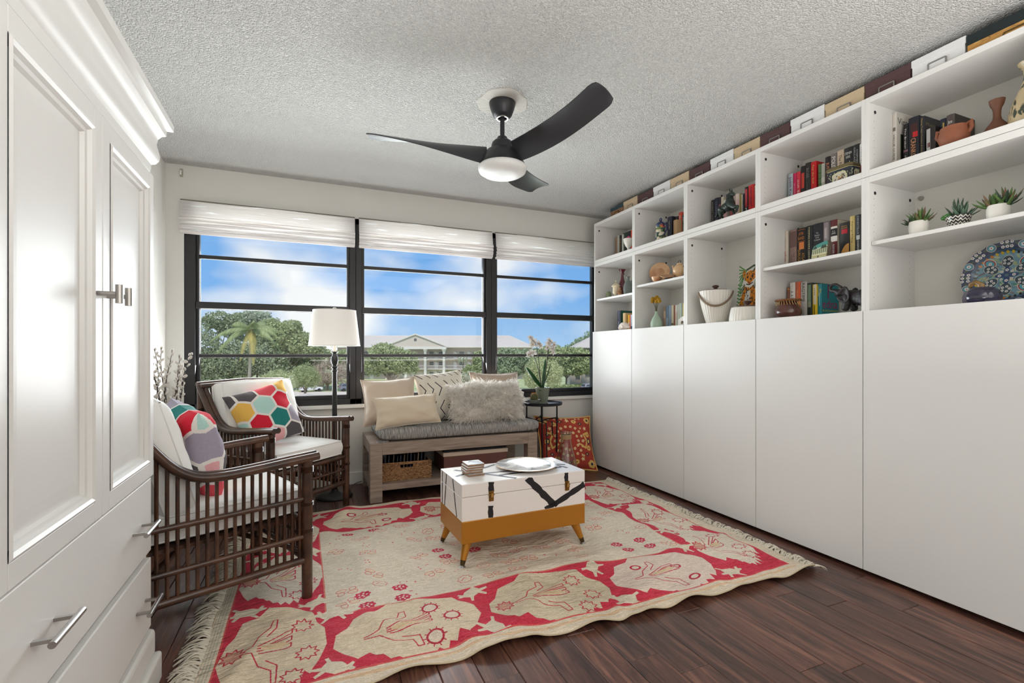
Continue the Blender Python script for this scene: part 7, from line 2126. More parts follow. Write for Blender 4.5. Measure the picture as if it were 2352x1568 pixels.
hp_ = [(760, 900, 0), (660, 960, 0), (570, 1000, 0), (500, 1010, 0), (820, 830, 0), (800, 720, 0), (805, 600, 0), (840, 500, 0), (900, 490, 0), (955, 560, 0),   # 0-9 body, neck, head
       (850, 880, -0.022), (960, 930, -0.026), (1075, 890, -0.026), (1040, 1000, -0.026), (985, 1120, -0.026),                                           # 10-14 raised foreleg
       (800, 930, 0.022), (870, 1000, 0.026), (930, 1075, 0.026), (960, 1150, 0.026),                                                                # 15-18 other foreleg
       (510, 1080, -0.022), (460, 1120, -0.026), (500, 1200, -0.026), (490, 1290, -0.026),                                                         # 19-22 hind leg
       (540, 1090, 0.022), (560, 1180, 0.026), (500, 1230, 0.026), (590, 1290, 0.026),                                                             # 23-26 hind leg
       (450, 1030, 0), (400, 1130, 0), (380, 1220, 0), (310, 1265, 0)]                                                                             # 27-30 tail
he_ = [(0, 1), (1, 2), (2, 3), (0, 4), (4, 5), (5, 6), (6, 7), (7, 8), (8, 9), (4, 10), (10, 11), (11, 12), (12, 13), (13, 14), (0, 15), (15, 16), (16, 17), (17, 18),
       (3, 19), (19, 20), (20, 21), (21, 22), (3, 23), (23, 24), (24, 25), (25, 26), (3, 27), (27, 28), (28, 29), (29, 30)]
hr_ = [0.036, 0.034, 0.034, 0.030, 0.034, 0.028, 0.023, 0.019, 0.016, 0.009, 0.020, 0.014, 0.009, 0.008, 0.009, 0.020, 0.014, 0.009, 0.009, 0.020, 0.012, 0.009, 0.010, 0.020, 0.012, 0.009, 0.010, 0.012, 0.011, 0.009, 0.005]
V_ = [dp_(*p) for p in hp_]
o0 = Vector((2.57, V_[2].y, ZT + 0.0005))
zmin = min(v.z for v in V_) - 0.009
ho = thing('horse_figure', 'dark bronze rearing horse figure in front of the books, third unit', 'figurine', o0)
V2 = [Vector((v.x - o0.x, v.y - o0.y, max(0.009, (v.z - zmin) + (ZT - ZT)) if False else v.z - o0.z)) for v in V_]
lo = min(v.z for v in V2)
V2 = [Vector((v.x, v.y, v.z if v.z > 0.009 else 0.009)) for v in V2]
skinned('body', M_BRZ, ho, V2, he_, hr_)
mb = MB()
for s in (-1, 1):
    p = V2[7]; mb.tube([(p.x + s * 0.008, p.y, p.z + 0.014), (p.x + s * 0.010, p.y + 0.002, p.z + 0.036)], [0.006, 0.0012], 6)
mb.build('ears', M_BRZ, ho, smooth=60)
mb = MB()
for i in range(9):
    p = V2[7].lerp(V2[4], i / 9.0); mb.tube([(p.x, p.y + 0.010, p.z + 0.006), (p.x - 0.004, p.y + 0.030, p.z - 0.002), (p.x - 0.004, p.y + 0.036, p.z - 0.016)], [0.007, 0.006, 0.002], 6)
mb.build('mane', M_BRZ, ho, smooth=60)
# elephant
M_EBN = mat('carved_ebony', (36, 32, 34), 0.5, bump=0.25, bscale=60)
def gp_(x, y, off=0.0): return Vector(at('g', x, y, 2.60 + off))
ep = [(2160, 600, 0), (2000, 570, 0), (1880, 500, 0), (1770, 450, 0), (1640, 425, 0), (1520, 410, 0), (1490, 340, 0), (1540, 270, 0), (1640, 250, 0), (1730, 295, 0), (1800, 325, 0),   # 0-10 body, head, trunk
      (2330, 590, 0), (2470, 600, 0), (1700, 510, 0), (1610, 535, 0),                                       # 11-12 rump, 13-14 jaw
      (1930, 700, -0.024), (1890, 800, -0.026), (1860, 930, -0.026), (2040, 720, 0.024), (2090, 820, 0.026), (2120, 930, 0.026),     # forelegs
      (2420, 720, -0.024), (2400, 820, -0.026), (2390, 930, -0.026), (2500, 720, 0.024), (2520, 820, 0.026), (2520, 930, 0.026)]
ee = [(0, 1), (1, 2), (2, 3), (3, 4), (4, 5), (5, 6), (6, 7), (7, 8), (8, 9), (9, 10), (0, 11), (11, 12), (3, 13), (13, 14), (1, 15), (15, 16), (16, 17), (1, 18), (18, 19), (19, 20), (12, 21), (21, 22), (22, 23), (12, 24), (24, 25), (25, 26)]
er = [0.040, 0.036, 0.028, 0.025, 0.015, 0.010, 0.0085, 0.008, 0.008, 0.007, 0.006, 0.040, 0.036, 0.014, 0.006, 0.024, 0.019, 0.020, 0.024, 0.019, 0.020, 0.024, 0.019, 0.020, 0.024, 0.019, 0.020]
E_ = [gp_(*p) for p in ep]
o0 = Vector((2.60, E_[0].y, DECK + 0.0005))
el = thing('elephant_figure', 'black carved elephant with raised trunk at the right of the fourth unit', 'figurine', o0)
E2 = [Vector((v.x - o0.x, v.y - o0.y, max(0.012, v.z - o0.z))) for v in E_]
skinned('body', M_EBN, el, E2, ee, er)
for s in (-1, 1):
    c_ = E2[2] + Vector((s * 0.030, -0.004, -0.004))
    mb = MB()
    def earf(u, v, s=s):
        a = 2 * PI * u
        r = v * (1 + 0.12 * math.cos(3 * a + 0.6))
        return (c_.x + s * (0.004 + 0.012 * v * v), c_.y - 0.012 + 0.030 * r * math.cos(a), c_.z - 0.004 + 0.040 * r * math.sin(a))
    mb.grid(18, 4, earf, uv=False); e_ = mb.build('ear', M_EBN, el, smooth=180)
    m_ = e_.modifiers.new('t', 'SOLIDIFY'); m_.thickness = 0.005
M_HOLE2 = mat('carved_recess', (14, 12, 12), 0.8)
mb = MB()
for i in range(6):
    y = E2[1].y - 0.012 - i * 0.024
    mb.prism([(y - 0.006, 0.052), (y + 0.006, 0.052), (y, 0.062)], -0.046, -0.040, 'x')
mb.build('carved_holes', M_HOLE2, el)

# ------------------------------------------------------------------ unit 5
t, loc, pr = pot_obj('cooking_pot', 'terracotta cooking pot with two lug handles in front of the books, nearest top unit', 'pot', 'h', 1790, 2.565, [(350, 555), (345, 590), (370, 650), (400, 760), (390, 860), (340, 960), (280, 1010)], ZT, M_TERRA)
hb, rb = pr[-1][1], pr[-1][0]
for s in (-1, 1):
    MB().tube([(0, s * rb * 0.95, hb - 0.004), (0, s * rb * 1.24, hb + 0.004), (0, s * rb * 1.30, hb - 0.022), (0, s * rb * 1.08, hb - 0.040)], [0.008, 0.009, 0.009, 0.008], 10).build('handle', M_TERRA, t, smooth=60)
pot_obj('vase', 'slender brown terracotta vase with a ringed neck, nearest top unit', 'vase', 'D', 1195, 2.60, [(75, 858), (70, 880), (62, 905), (44, 930), (37, 960), (36, 1000), (44, 1030), (58, 1045), (100, 1085), (140, 1140), (150, 1190)], ZT, mat('brown_clay', (108, 68, 48), 0.6, var=0.12))
k = NT('brushed_vase'); tc = k.n('ShaderNodeTexCoord'); wv = k.n('ShaderNodeTexNoise', Scale=26.0, Detail=2.0, Distortion=1.5); mp = k.n('ShaderNodeMapping'); mp.inputs['Scale'].default_value = (1, 1, 0.35); mp.inputs['Rotation'].default_value = (0.6, 0.3, 0)
k.l(tc.outputs['Object'], mp.inputs['Vector']); k.l(mp.outputs['Vector'], wv.inputs['Vector'])
rp = k.n('ShaderNodeValToRGB'); rp.color_ramp.elements[0].position = 0.52; rp.color_ramp.elements[0].color = lin((196, 176, 138)); rp.color_ramp.elements[1].position = 0.56; rp.color_ramp.elements[1].color = lin((66, 72, 60))
k.l(wv.outputs['Fac'], rp.inputs['Fac']); k.l(rp.outputs['Color'], k.b.inputs['Base Color']); k.b.inputs['Roughness'].default_value = 0.28
pot_obj('vase', 'large glazed vase brushed with green leaves at the right edge of the nearest top unit', 'vase', 'D', 1515, 2.62, [(150, 520), (140, 545), (100, 575), (92, 640), (120, 720), (180, 820), (235, 940), (240, 1020), (200, 1090)], ZT, k.m, n=40)
# succulents
M_SUC = [mat('succulent_green', (58, 92, 48), 0.5, rgb2=(92, 122, 58), vscale=30), mat('succulent_red_tip', (128, 82, 66), 0.5, rgb2=(86, 104, 56), vscale=40), mat('succulent_blue', (86, 112, 92), 0.5), mat('succulent_dark', (44, 68, 46), 0.5)]
def spiky(parent, c, R_, H_, n, m, seed, w=0.006):
    r = random.Random(seed)
    for i in range(n):
        a = i * 2.399 + r.uniform(-0.2, 0.2); t = (i + 0.5) / n
        el_ = 1.45 - 1.15 * t
        L = R_ * (0.75 + 0.35 * r.random())
        d = Vector((math.cos(a) * math.cos(el_), math.sin(a) * math.cos(el_), math.sin(el_) * H_))
        p0 = Vector(c) + Vector((math.cos(a), math.sin(a), 0)) * (R_ * 0.12 * t)
        pts = [p0, p0 + d * L * 0.5, p0 + d * L * 0.85 + Vector((0, 0, 0.003)), p0 + d * L + Vector((0, 0, 0.006))]
        mb = MB(); mb.tube(pts, [w * 0.9, w, w * 0.55, 0.0004], 6, cap=False, flat=0.45)
        mb.build('leaf', m if not isinstance(m, list) else m[i % len(m)], parent, smooth=180)
t, loc, pr = pot_obj('succulent', 'spiky reddish succulent in a small white pot, leftmost of the three on the shelf', 'potted plant', 'E', 562, 2.60, [(90, 640), (96, 670), (95, 720), (86, 757)], z5, M_WPOR, part='pot', group='succulents in the nearest unit')
hb = pr[-1][1]; spiky(t, (0, -0.008, hb - 0.01), 0.070, 1.0, 30, [M_SUC[0], M_SUC[1]], 1); spiky(t, (0, 0.028, hb - 0.01), 0.050, 0.8, 16, M_SUC[3], 2)
MB().lathe([(0, hb - 0.012), (pr[-1][0] * 0.9, hb - 0.014)], 20).build('soil', mat('dark_soil', (58, 46, 38), 0.95), t)
zz = Cv(0.44, 0.05, 900, (28, 26, 28))
for j in range(4):
    zz.line([(0.44 * q / 32, 0.006 + 0.0125 * j + (0.004 if q % 2 else -0.004)) for q in range(33)], 0.0042, (232, 226, 212))
M_ZIG = print_mat('zigzag_glaze', zz.a, 0.3, coat=0.3)
loc, pr = turned('E', 930, 2.60, [(125, 590), (122, 615), (108, 650), (86, 685), (78, 700)], z5)
t = thing('succulent', 'two succulents in a black and white zigzag bowl, middle of the three on the shelf', 'potted plant', loc, 0, 'succulents in the nearest unit')
hb, rb = pr[-1][1], pr[-1][0]
MB().lathe([(0, 0.002)] + pr + [(rb - 0.004, hb - 0.002), (rb * 0.9, hb - 0.012), (0, hb - 0.012)], 36).build('pot', cmat((30, 28, 30)), t, smooth=50)
mb = MB()
def zf(u, v):
    zc = 0.001 + (hb - 0.002) * v
    for (r0, za), (r1, zb) in zip(pr[:-1], pr[1:]):
        if za <= zc <= zb: rr = r0 + (r1 - r0) * (zc - za) / max(1e-6, zb - za); break
    else: rr = rb
    return ((rr + 0.0006) * math.cos(2 * PI * u), (rr + 0.0006) * math.sin(2 * PI * u), zc)
mb.grid(40, 8, zf); mb.build('zigzag_glaze', M_ZIG, t, smooth=180)
spiky(t, (0, -0.012, hb - 0.012), 0.058, 1.0, 20, M_SUC[2], 5, 0.008); spiky(t, (0, 0.004, hb - 0.01), 0.062, 1.4, 12, M_SUC[3], 6, 0.006)
mb = MB()
for (a, b, c_) in ((0.036, 0.008, 0.02), (0.046, 0.0, 0.012), (0.028, -0.014, 0.018)): mb.ball((b, a, hb + c_ * 0.4), 0.013, 0.018, 0.011, 12, 8)
mb.build('round_leaf', mat('jade_leaf', (64, 122, 52), 0.4), t, smooth=180)
t, loc, pr = pot_obj('succulent', 'wide spiky succulent in a white wavy pot, rightmost of the three on the shelf', 'potted plant', 'E', 1298, 2.60, [(112, 490), (116, 520), (116, 570), (110, 612)], z5, M_WPOR, part='pot', group='succulents in the nearest unit')
hb = pr[-1][1]; spiky(t, (0, 0.014, hb - 0.012), 0.068, 0.9, 24, [M_SUC[0], M_SUC[1]], 8, 0.008); spiky(t, (0, -0.026, hb - 0.008), 0.072, 1.0, 22, [M_SUC[3], M_SUC[1], M_SUC[0]], 9, 0.006)
MB().lathe([(0, hb - 0.012), (pr[-1][0] * 0.9, hb - 0.014)], 20).build('soil', mat('dark_soil', (58, 46, 38), 0.95), t)
# big blue platter
N_ = 0.40
bp_ = Cv(N_, N_, 1500, (34, 46, 84))
C0 = N_ / 2
def dflower(x, y, s=0.0062):
    for q in range(5):
        a = q * 2 * PI / 5
        bp_.ell(x + s * 0.75 * math.cos(a), y + s * 0.75 * math.sin(a), s * 0.62, s * 0.62, (226, 224, 220))
    bp_.ell(x, y, s * 0.42, s * 0.42, (110, 44, 60))
bp_.ell(C0, C0, 0.150, 0.150, (60, 84, 112)); bp_.ell(C0, C0, 0.134, 0.134, (112, 152, 166))
pr_ = random.Random(3)
for q in range(150):
    a, r = pr_.uniform(0, 2 * PI), 0.13 * math.sqrt(pr_.random())
    bp_.ell(C0 + r * math.cos(a), C0 + r * math.sin(a), 0.014, 0.005, pr_.choice([(160, 170, 130), (104, 130, 150), (120, 110, 120), (74, 128, 120), (176, 182, 150)]), a + 0.8)
for q in range(24):
    a = q * 2 * PI / 24
    bp_.ell(C0 + 0.172 * math.cos(a), C0 + 0.172 * math.sin(a), 0.016, 0.005, (64, 88, 66), a + 1.2)
for q in range(8):
    a = q * PI / 4 + 0.39
    x, y = C0 + 0.172 * math.cos(a), C0 + 0.172 * math.sin(a)
    bp_.ell(x, y, 0.021, 0.021, (214, 214, 214)); bp_.ell(x, y, 0.018, 0.018, (36, 40, 70)); bp_.ell(x, y, 0.016, 0.016, (84, 156, 172)); dflower(x, y, 0.007)
    for j in range(3):
        for rr in (0.159, 0.183):
            b = a + PI / 8 + (j - 1) * 0.115
            dflower(C0 + rr * math.cos(b), C0 + rr * math.sin(b), 0.0062)
for q in range(36):
    a = q * 2 * PI / 36
    bp_.ell(C0 + 0.131 * math.cos(a), C0 + 0.131 * math.sin(a), 0.008, 0.006, ((206, 120, 30), (34, 34, 34), (214, 178, 40))[q // 4 % 3], a)
for q in range(4):
    a = q * PI / 2 + PI / 4
    x, y = C0 + 0.105 * math.cos(a), C0 + 0.105 * math.sin(a)
    bp_.ell(x, y, 0.030, 0.024, (224, 220, 214), a); bp_.ell(x, y, 0.027, 0.021, (150, 50, 40), a); bp_.ell(x, y, 0.022, 0.016, (74, 160, 176), a)
    dflower(x, y, 0.006)
for q in range(6):
    a = q * PI / 3 + PI / 6
    x, y = C0 + 0.078 * math.cos(a), C0 + 0.078 * math.sin(a)
    bp_.ell(x, y, 0.036, 0.025, (216, 214, 206), a); bp_.ell(x, y, 0.034, 0.0235, (56, 74, 84), a)
    for j in range(5):
        b = j * 2 * PI / 5
        dflower(x + 0.016 * math.cos(b), y + 0.014 * math.sin(b), 0.0052)
for q in range(4):
    a = q * PI / 2
    bp_.ell(C0 + 0.02 * math.cos(a), C0 + 0.02 * math.sin(a), 0.030, 0.012, (40, 62, 108), a)
    dflower(C0 + 0.030 * math.cos(a), C0 + 0.030 * math.sin(a), 0.006); dflower(C0 + 0.03 * math.cos(a + PI / 4), C0 + 0.03 * math.sin(a + PI / 4), 0.005)
bp_.ell(C0, C0, 0.009, 0.009, (70, 110, 120))
M_PLT = print_mat('cobalt_platter_glaze', bp_.a, 0.15, coat=0.5)
PR = 0.186
px, py = KP('E', 1385, 830); xx, yy_, zz_ = at_x(px, py, 2.83)
pc_y = at_x(KP('E', 1385, 0)[0], 812, 2.80)[1]
PR = (zz_ - DECK) / 2 / math.sin(math.radians(80))
bt = thing('blue_platter', 'large cobalt blue platter with white flowers and wavy edge, propped in the nearest unit', 'platter', (2.765, pc_y, DECK + 0.001))
Mp = Matrix.Translation((0.0, 0, 0)) @ Matrix.Rotation(math.radians(10), 4, 'Y') @ Matrix.Translation((0, 0, PR))
mb = MB(); mb.M = Mp
def plf(side):
    def f(u, v):
        a = 2 * PI * u
        rr = PR * v * (1 + (0.018 * math.cos(16 * a) if v > 0.9 else 0.0) - 0.018 * (v > 0.9))
        dz = 0.004 + (0.010 * max(0, (v - 0.66) / 0.1) if v < 0.76 else 0.010 + 0.010 * (v - 0.76) / 0.24)
        if v < 0.66: dz = 0.0
        return (-dz + (0 if side else 0.006), -rr * math.cos(a), rr * math.sin(a))
    return f
f0 = plf(1)
g_ = [(u / 96, v / 12) for v in range(13) for u in range(97)]
vs = [f0(*q) for q in g_]
fs, us = [], []
for v in range(12):
    for u in range(96):
        a = v * 97 + u
        q = [a, a + 1, a + 98, a + 97]; fs.append(q)
        us.append([(0.5 - vs[i][1] / (2 * PR) * 0.965, 0.5 + vs[i][2] / (2 * PR) * 0.965) for i in q])
mb._add(vs, fs, us); mb.build('face', M_PLT, bt, smooth=180)
mb = MB(); mb.M = Mp; mb.grid(96, 12, plf(0), uv=False, flip=True); mb.build('back', mat('cobalt_back', (40, 54, 96), 0.2), bt, smooth=180)
# glass pumpkin
k = NT('violet_glass'); k.b.inputs['Transmission Weight'].default_value = 0.75; k.b.inputs['Base Color'].default_value = lin((74, 70, 104)); k.b.inputs['Roughness'].default_value = 0.04; k.b.inputs['Coat Weight'].default_value = 0.6; M_VIO = k.m
t, loc, pr = pot_obj('glass_pumpkin', 'violet glass pumpkin with a curled amber stem in front of the blue platter', 'ornament', 'E', 1148, 2.565, [(60, 1246), (120, 1252), (170, 1285), (192, 1330), (188, 1370), (150, 1420)], DECK, M_VIO, n=64, openin=False, rib=lambda a: 1 - 0.05 * abs(math.cos(4 * a)) ** 3)
hb = pr[-1][1]
k = NT('amber_glass'); k.b.inputs['Transmission Weight'].default_value = 0.85; k.b.inputs['Base Color'].default_value = lin((214, 170, 110)); k.b.inputs['Roughness'].default_value = 0.03; M_AMB = k.m
MB().tube([(0, 0, hb - 0.006), (0, 0.004, hb + 0.012), (0, 0.020, hb + 0.024), (0, 0.036, hb + 0.016), (0, 0.040, hb + 0.002)], [0.014, 0.011, 0.010, 0.009, 0.006], 14).build('stem', M_AMB, t, smooth=180)
# flat dark book lying on the deck
yl = at('E', 615, 1380, 2.60)[1]; yr = at('E', 955, 1380, 2.60)[1]
fb = MB().box(0, 0.16, -(yl - yr) / 2, (yl - yr) / 2, 0, 0.028).build('book', mat('brown_grey_cover', (92, 80, 76), 0.5), None, bevel=0.002)
spot(fb, (2.60, (yl + yr) / 2, DECK + 0.0005)); tag(fb, 'brown grey book lying flat left of the glass pumpkin', 'book', G)
MB().box(-0.0004, 0.158, -(yl - yr) / 2 + 0.003, (yl - yr) / 2 + 0.0004, 0.003, 0.025).build('pages', mat('page_edge', (168, 152, 140), 0.8), fb)
x, y, z = at_x(*KP('E', 588, 425), 2.855)
tag(spot(MB().tube([(0, 0, 0), (-0.012, 0, 0)], [0.012, 0.010], 14).tube([(-0.012, 0, 0), (-0.013, 0, 0)], 0.005, 10).build('wall_bracket', M_STEEL, None, smooth=40), (x, y, z)), 'small round steel fixing on the back panel of the nearest unit', 'fixing')
# ================================================================== outside, seen from the third floor
GZ = -6.7
YAW = -math.atan2(456, 1090)
def og(px, d, z=GZ):
    u = (px - 1176) / 1090
    return (d * (CS + u * CC), d * (CC - u * CS), z)
def zpy(py, d): return EYE + (812 - py) / 1090 * d
def strip_q(name, m, x0, x1, d0, d1, z0, z1):
    q = MB(); q.M = Matrix.Rotation(YAW, 4, 'Z')
    return struct(q.box(x0, x1, d0, d1, z0, z1).build(name, m))
M_GRASS = mat('lawn_grass', (146, 160, 110), 0.95, rgb2=(176, 180, 136), vscale=0.35)
M_ROAD = mat('pale_asphalt', (206, 194, 182), 0.9, var=0.05, vscale=0.6)
strip_q('lawn', M_GRASS, -260, 260, 8, 420, GZ - 0.4, GZ)
strip_q('parking_road', M_ROAD, -90, 120, 58, 97, GZ, GZ + 0.03)
for i in range(9):
    q = MB(); q.M = Matrix.Rotation(YAW, 4, 'Z')
    struct(q.box(-46 + i * 3.0, -45.85 + i * 3.0, 84, 89, GZ + 0.03, GZ + 0.04).build('parking_line', mat('road_paint', (236, 232, 226), 0.8)))

# apartment house with pediment and columns
DB = 145.0
M_BW = mat('pink_stucco', (204, 190, 178), 0.85); M_BR = mat('pale_roof_tile', (188, 178, 170), 0.8, var=0.06, vscale=0.7)
M_BT = mat('stucco_trim', (222, 215, 208), 0.8); M_BG = mat('far_window_glass', (96, 98, 98), 0.3); M_BD = mat('far_door', (232, 226, 220), 0.6)
def bx_(px): return (px - 1176) / 1090 * DB
def bz_(py): return zpy(py, DB) - GZ
ap = thing('apartment_house', 'pale three storey apartment house with a columned pediment, seen through the middle window', 'building', og(1176, DB), YAW)
xl, xr = bx_(770), bx_(1222)
ze, zr = bz_(796), bz_(768)
MB().box(xl, xr, 1.8, 14, 0, ze).build('wall', M_BW, ap)
q = MB(); xa, xb = xl - 1, xr + 1
q._add([(xa, -0.8, ze), (xb, -0.8, ze), (xb, 15, ze), (xa, 15, ze), (xa + 8, 7, zr), (xb - 8, 7, zr)], [[0, 1, 5, 4], [1, 2, 5], [2, 3, 4, 5], [3, 0, 4], [3, 2, 1, 0]]); q.build('roof', M_BR, ap)
MB().box(xa, xb, -0.9, -0.7, ze - 0.25, ze + 0.12).build('eave', M_BT, ap)
FH = (bz_(800) - 0.0) / 3
for f in range(3):
    z = f * FH
    if f: MB().box(xl, xr, -0.4, 1.8, z - 0.14, z + 0.05).build('balcony_slab', M_BT, ap)
    if f:
        q = MB(); q.box(xl, xr, -0.4, -0.34, z + 1.0, z + 1.08)
        for i in range(int((xr - xl) / 0.45)): q.box(xl + i * 0.45, xl + i * 0.45 + 0.05, -0.39, -0.35, z, z + 1.0)
        ro = q.build('railing', M_BT, ap); ro['kind'] = 'stuff'
    for px in (790, 812, 836, 860, 885, 905, 926, 989, 1012, 1059, 1090, 1107, 1130, 1160, 1190):
        w = 0.62 if px in (989, 905) else 0.75
        o = MB().box(bx_(px) - w - 0.08, bx_(px) + w + 0.08, 1.70, 1.79, z + 1.05, z + 2.25).build('window', M_BT, ap)
        MB().box(bx_(px) - w, bx_(px) + w, 1.66, 1.72, z + 1.13, z + 2.17).build('pane', M_BG, o)
        MB().box(bx_(px) - w, bx_(px) + w, 1.645, 1.67, z + 1.62, z + 1.68).build('glazing_bar', M_BT, o)
    for px in (850, 947, 1000, 1044, 1076, 1120):
        MB().box(bx_(px) - 0.5, bx_(px) + 0.5, 1.70, 1.79, z + 0.02, z + 2.1).build('door_leaf', M_BD, ap)
        MB().box(bx_(px + 3) - 0.12, bx_(px + 3) + 0.12, 1.6, 1.79, z + 2.0, z + 2.2).build('wall_lantern', M_BG, ap)
pxl, pxr, pxc = bx_(887), bx_(1026), bx_(956.5)
MB().prism([(pxl, ze), (pxr, ze), (pxc, zr - 0.1)], -1.6, 6, 'y').build('pediment', M_BW, ap)
MB().box(pxl - 0.1, pxr + 0.1, -1.8, 0.4, ze - 0.75, ze).build('entablature', M_BT, ap)
for s, xx in ((1, pxl), (-1, pxr)):
    MB().bar((xx - s * 0.7, -1.7, ze + 0.08), (pxc, -1.7, zr + 0.06), 0.5, 0.34).build('raking_cornice', M_BT, ap)
MB().tube([(pxc, -1.72, bz_(780)), (pxc, -1.62, bz_(780))], 0.42, 16).build('oval_vent', M_BG, ap)
for px in (892, 934, 978.5, 1021):
    q = MB().lathe([(0.62, 0), (0.62, 0.3), (0.46, 0.4), (0.42, ze - 1.6), (0.46, ze - 1.5), (0.62, ze - 1.2), (0.75, ze - 0.75)], 16, (bx_(px), -1.2, 0)); q.build('column', M_BT, ap, smooth=40)
# right house
DR = 108.0
def rx_(px): return (px - 1176) / 1090 * DR
def rz_(py): return zpy(py, DR) - GZ
rh = thing('house', 'pale hip roofed house partly hidden by trees, at the right of the right window', 'building', og(1176, DR), YAW)
MB().box(rx_(1338), rx_(1450), 1, 11, 0, rz_(797)).build('wall', M_BW, rh)
MB().box(rx_(1312), rx_(1345), 2.0, 10, 0, rz_(843)).build('wing', M_BW, rh)
q = MB(); a, b, ze2, zr2 = rx_(1318), rx_(1460), rz_(797), rz_(768)
q._add([(a, -0.5, ze2), (b, -0.5, ze2), (b, 12, ze2), (a, 12, ze2), (a + 5.2, 5.5, zr2), (b - 5, 5.5, zr2)], [[0, 1, 5, 4], [1, 2, 5], [2, 3, 4, 5], [3, 0, 4], [3, 2, 1, 0]]); q.build('roof', M_BR, rh)
MB().box(a, b, -0.6, -0.45, ze2 - 0.15, ze2 + 0.08).build('eave', M_BT, rh)
for px, py in ((1349, 806), (1361, 806), (1351, 860), (1330, 866), (1372, 862)):
    yw = 1.0 if px > 1338 else 2.0
    o = MB().box(rx_(px) - 0.62, rx_(px) + 0.62, yw - 0.08, yw - 0.01, rz_(py) - 0.6, rz_(py) + 0.6).build('window', M_BT, rh)
    MB().box(rx_(px) - 0.52, rx_(px) + 0.52, yw - 0.12, yw - 0.06, rz_(py) - 0.5, rz_(py) + 0.5).build('pane', M_BG, o)
# small roofed shelter by the road
sh_ = thing('shelter', 'small shelter with a pale hip roof beside the road, below the left window', 'shelter', og(702, 66), YAW)
hz = zpy(903, 66) - GZ
q = MB(); e_ = hz - 1.0
q._add([(-3.2, -3, e_), (3.2, -3, e_), (3.2, 3, e_), (-3.2, 3, e_), (0, 0, hz)], [[0, 1, 4], [1, 2, 4], [2, 3, 4], [3, 0, 4], [3, 2, 1, 0]]); q.build('roof', M_BR, sh_)
for a in (-2.6, 2.6):
    for b in (-2.4, 2.4): MB().box(a - 0.1, a + 0.1, b - 0.1, b + 0.1, 0, e_).build('post', M_BT, sh_)
# cars
M_TYRE = mat('tyre_rubber', (34, 34, 36), 0.8); M_CGL = mat('car_glass', (70, 78, 84), 0.15); M_TAIL = mat('tail_lamp', (170, 40, 36), 0.3)
def car(px, d, rot, paint, lab):
    t = thing('car', lab, 'car', og(px, d, GZ + 0.03), rot, 'cars parked outside')
    MB().prism([(-2.2, 0.45), (-2.15, 0.95), (-1.95, 1.05), (1.0, 1.02), (2.1, 0.86), (2.2, 0.55), (2.15, 0.35), (-2.15, 0.35)], -0.88, 0.88, 'y').build('body', paint, t, bevel=0.08)
    MB().prism([(-2.0, 1.02), (-1.75, 1.55), (-0.2, 1.62), (0.35, 1.52), (1.05, 1.0)], -0.78, 0.78, 'y').build('cabin', paint, t, bevel=0.08)
    for s in (-1, 1): MB().prism([(-1.7, 1.08), (-1.5, 1.45), (0.2, 1.45), (0.75, 1.08)], s * 0.79 - 0.012, s * 0.79 + 0.012, 'y').build('side_window', M_CGL, t)
    q = MB(); q._add([(-2.02, -0.66, 1.10), (-2.02, 0.66, 1.10), (-1.80, 0.62, 1.48), (-1.80, -0.62, 1.48)], [[0, 3, 2, 1]]); q.build('rear_window', M_CGL, t)
    for s in (-1, 1):
        MB().box(-2.22, -2.1, s * 0.8 - 0.09, s * 0.8 + 0.09, 0.8, 1.0).build('tail_lamp', M_TAIL, t)
        for x in (-1.35, 1.35): MB().tube([(x, s * 0.70, 0.33), (x, s * 0.91, 0.33)], 0.33, 16).build('wheel', M_TYRE, t, smooth=40)
car(714, 97, YAW + 0.75, mat('white_car_paint', (236, 236, 236), 0.25, coat=0.6), 'white car parked under the bare tree, seen through the left window')
car(1358, 98, YAW + 0.4, mat('silver_car_paint', (150, 152, 158), 0.25, coat=0.6), 'silver grey car at the right edge of the right window')
car(804, 99, YAW + 0.5, mat('grey_car_paint', (120, 126, 140), 0.25, coat=0.6), 'dark grey car just right of the floor lamp pole, seen through the left window')

# trees
def leafmat(name, a, b):
    k = NT(name); oi = k.n('ShaderNodeNewGeometry'); tl = k.n('ShaderNodeBsdfTranslucent'); mx = k.n('ShaderNodeMixShader'); mx.inputs['Fac'].default_value = 0.3
    rp = k.n('ShaderNodeValToRGB'); rp.color_ramp.elements[0].color = lin(a); rp.color_ramp.elements[1].color = lin(b)
    k.l(oi.outputs['Random Per Island'], rp.inputs['Fac']); k.l(rp.outputs['Color'], k.b.inputs['Base Color']); k.l(rp.outputs['Color'], tl.inputs['Color'])
    k.b.inputs['Roughness'].default_value = 0.7
    k.l(k.b.outputs[0], mx.inputs[1]); k.l(tl.outputs[0], mx.inputs[2]); k.l(mx.outputs[0], k.out.inputs['Surface'])
    return k.m
LM = {'dark': leafmat('leaf_dark', (134, 146, 112), (178, 186, 146)), 'mid': leafmat('leaf_mid', (148, 162, 112), (192, 198, 146)), 'pale': leafmat('leaf_pale', (172, 182, 130), (212, 212, 162)),  # haze over the garden is painted into these lightened leaf colours
      'far': leafmat('leaf_far', (140, 158, 122), (172, 184, 144)), 'bare': leafmat('leaf_bare', (176, 156, 138), (208, 190, 172)), 'grey': leafmat('leaf_grey', (156, 166, 140), (190, 196, 168))}
M_TRK = mat('grey_bark', (128, 116, 100), 0.9, var=0.2, vscale=3)
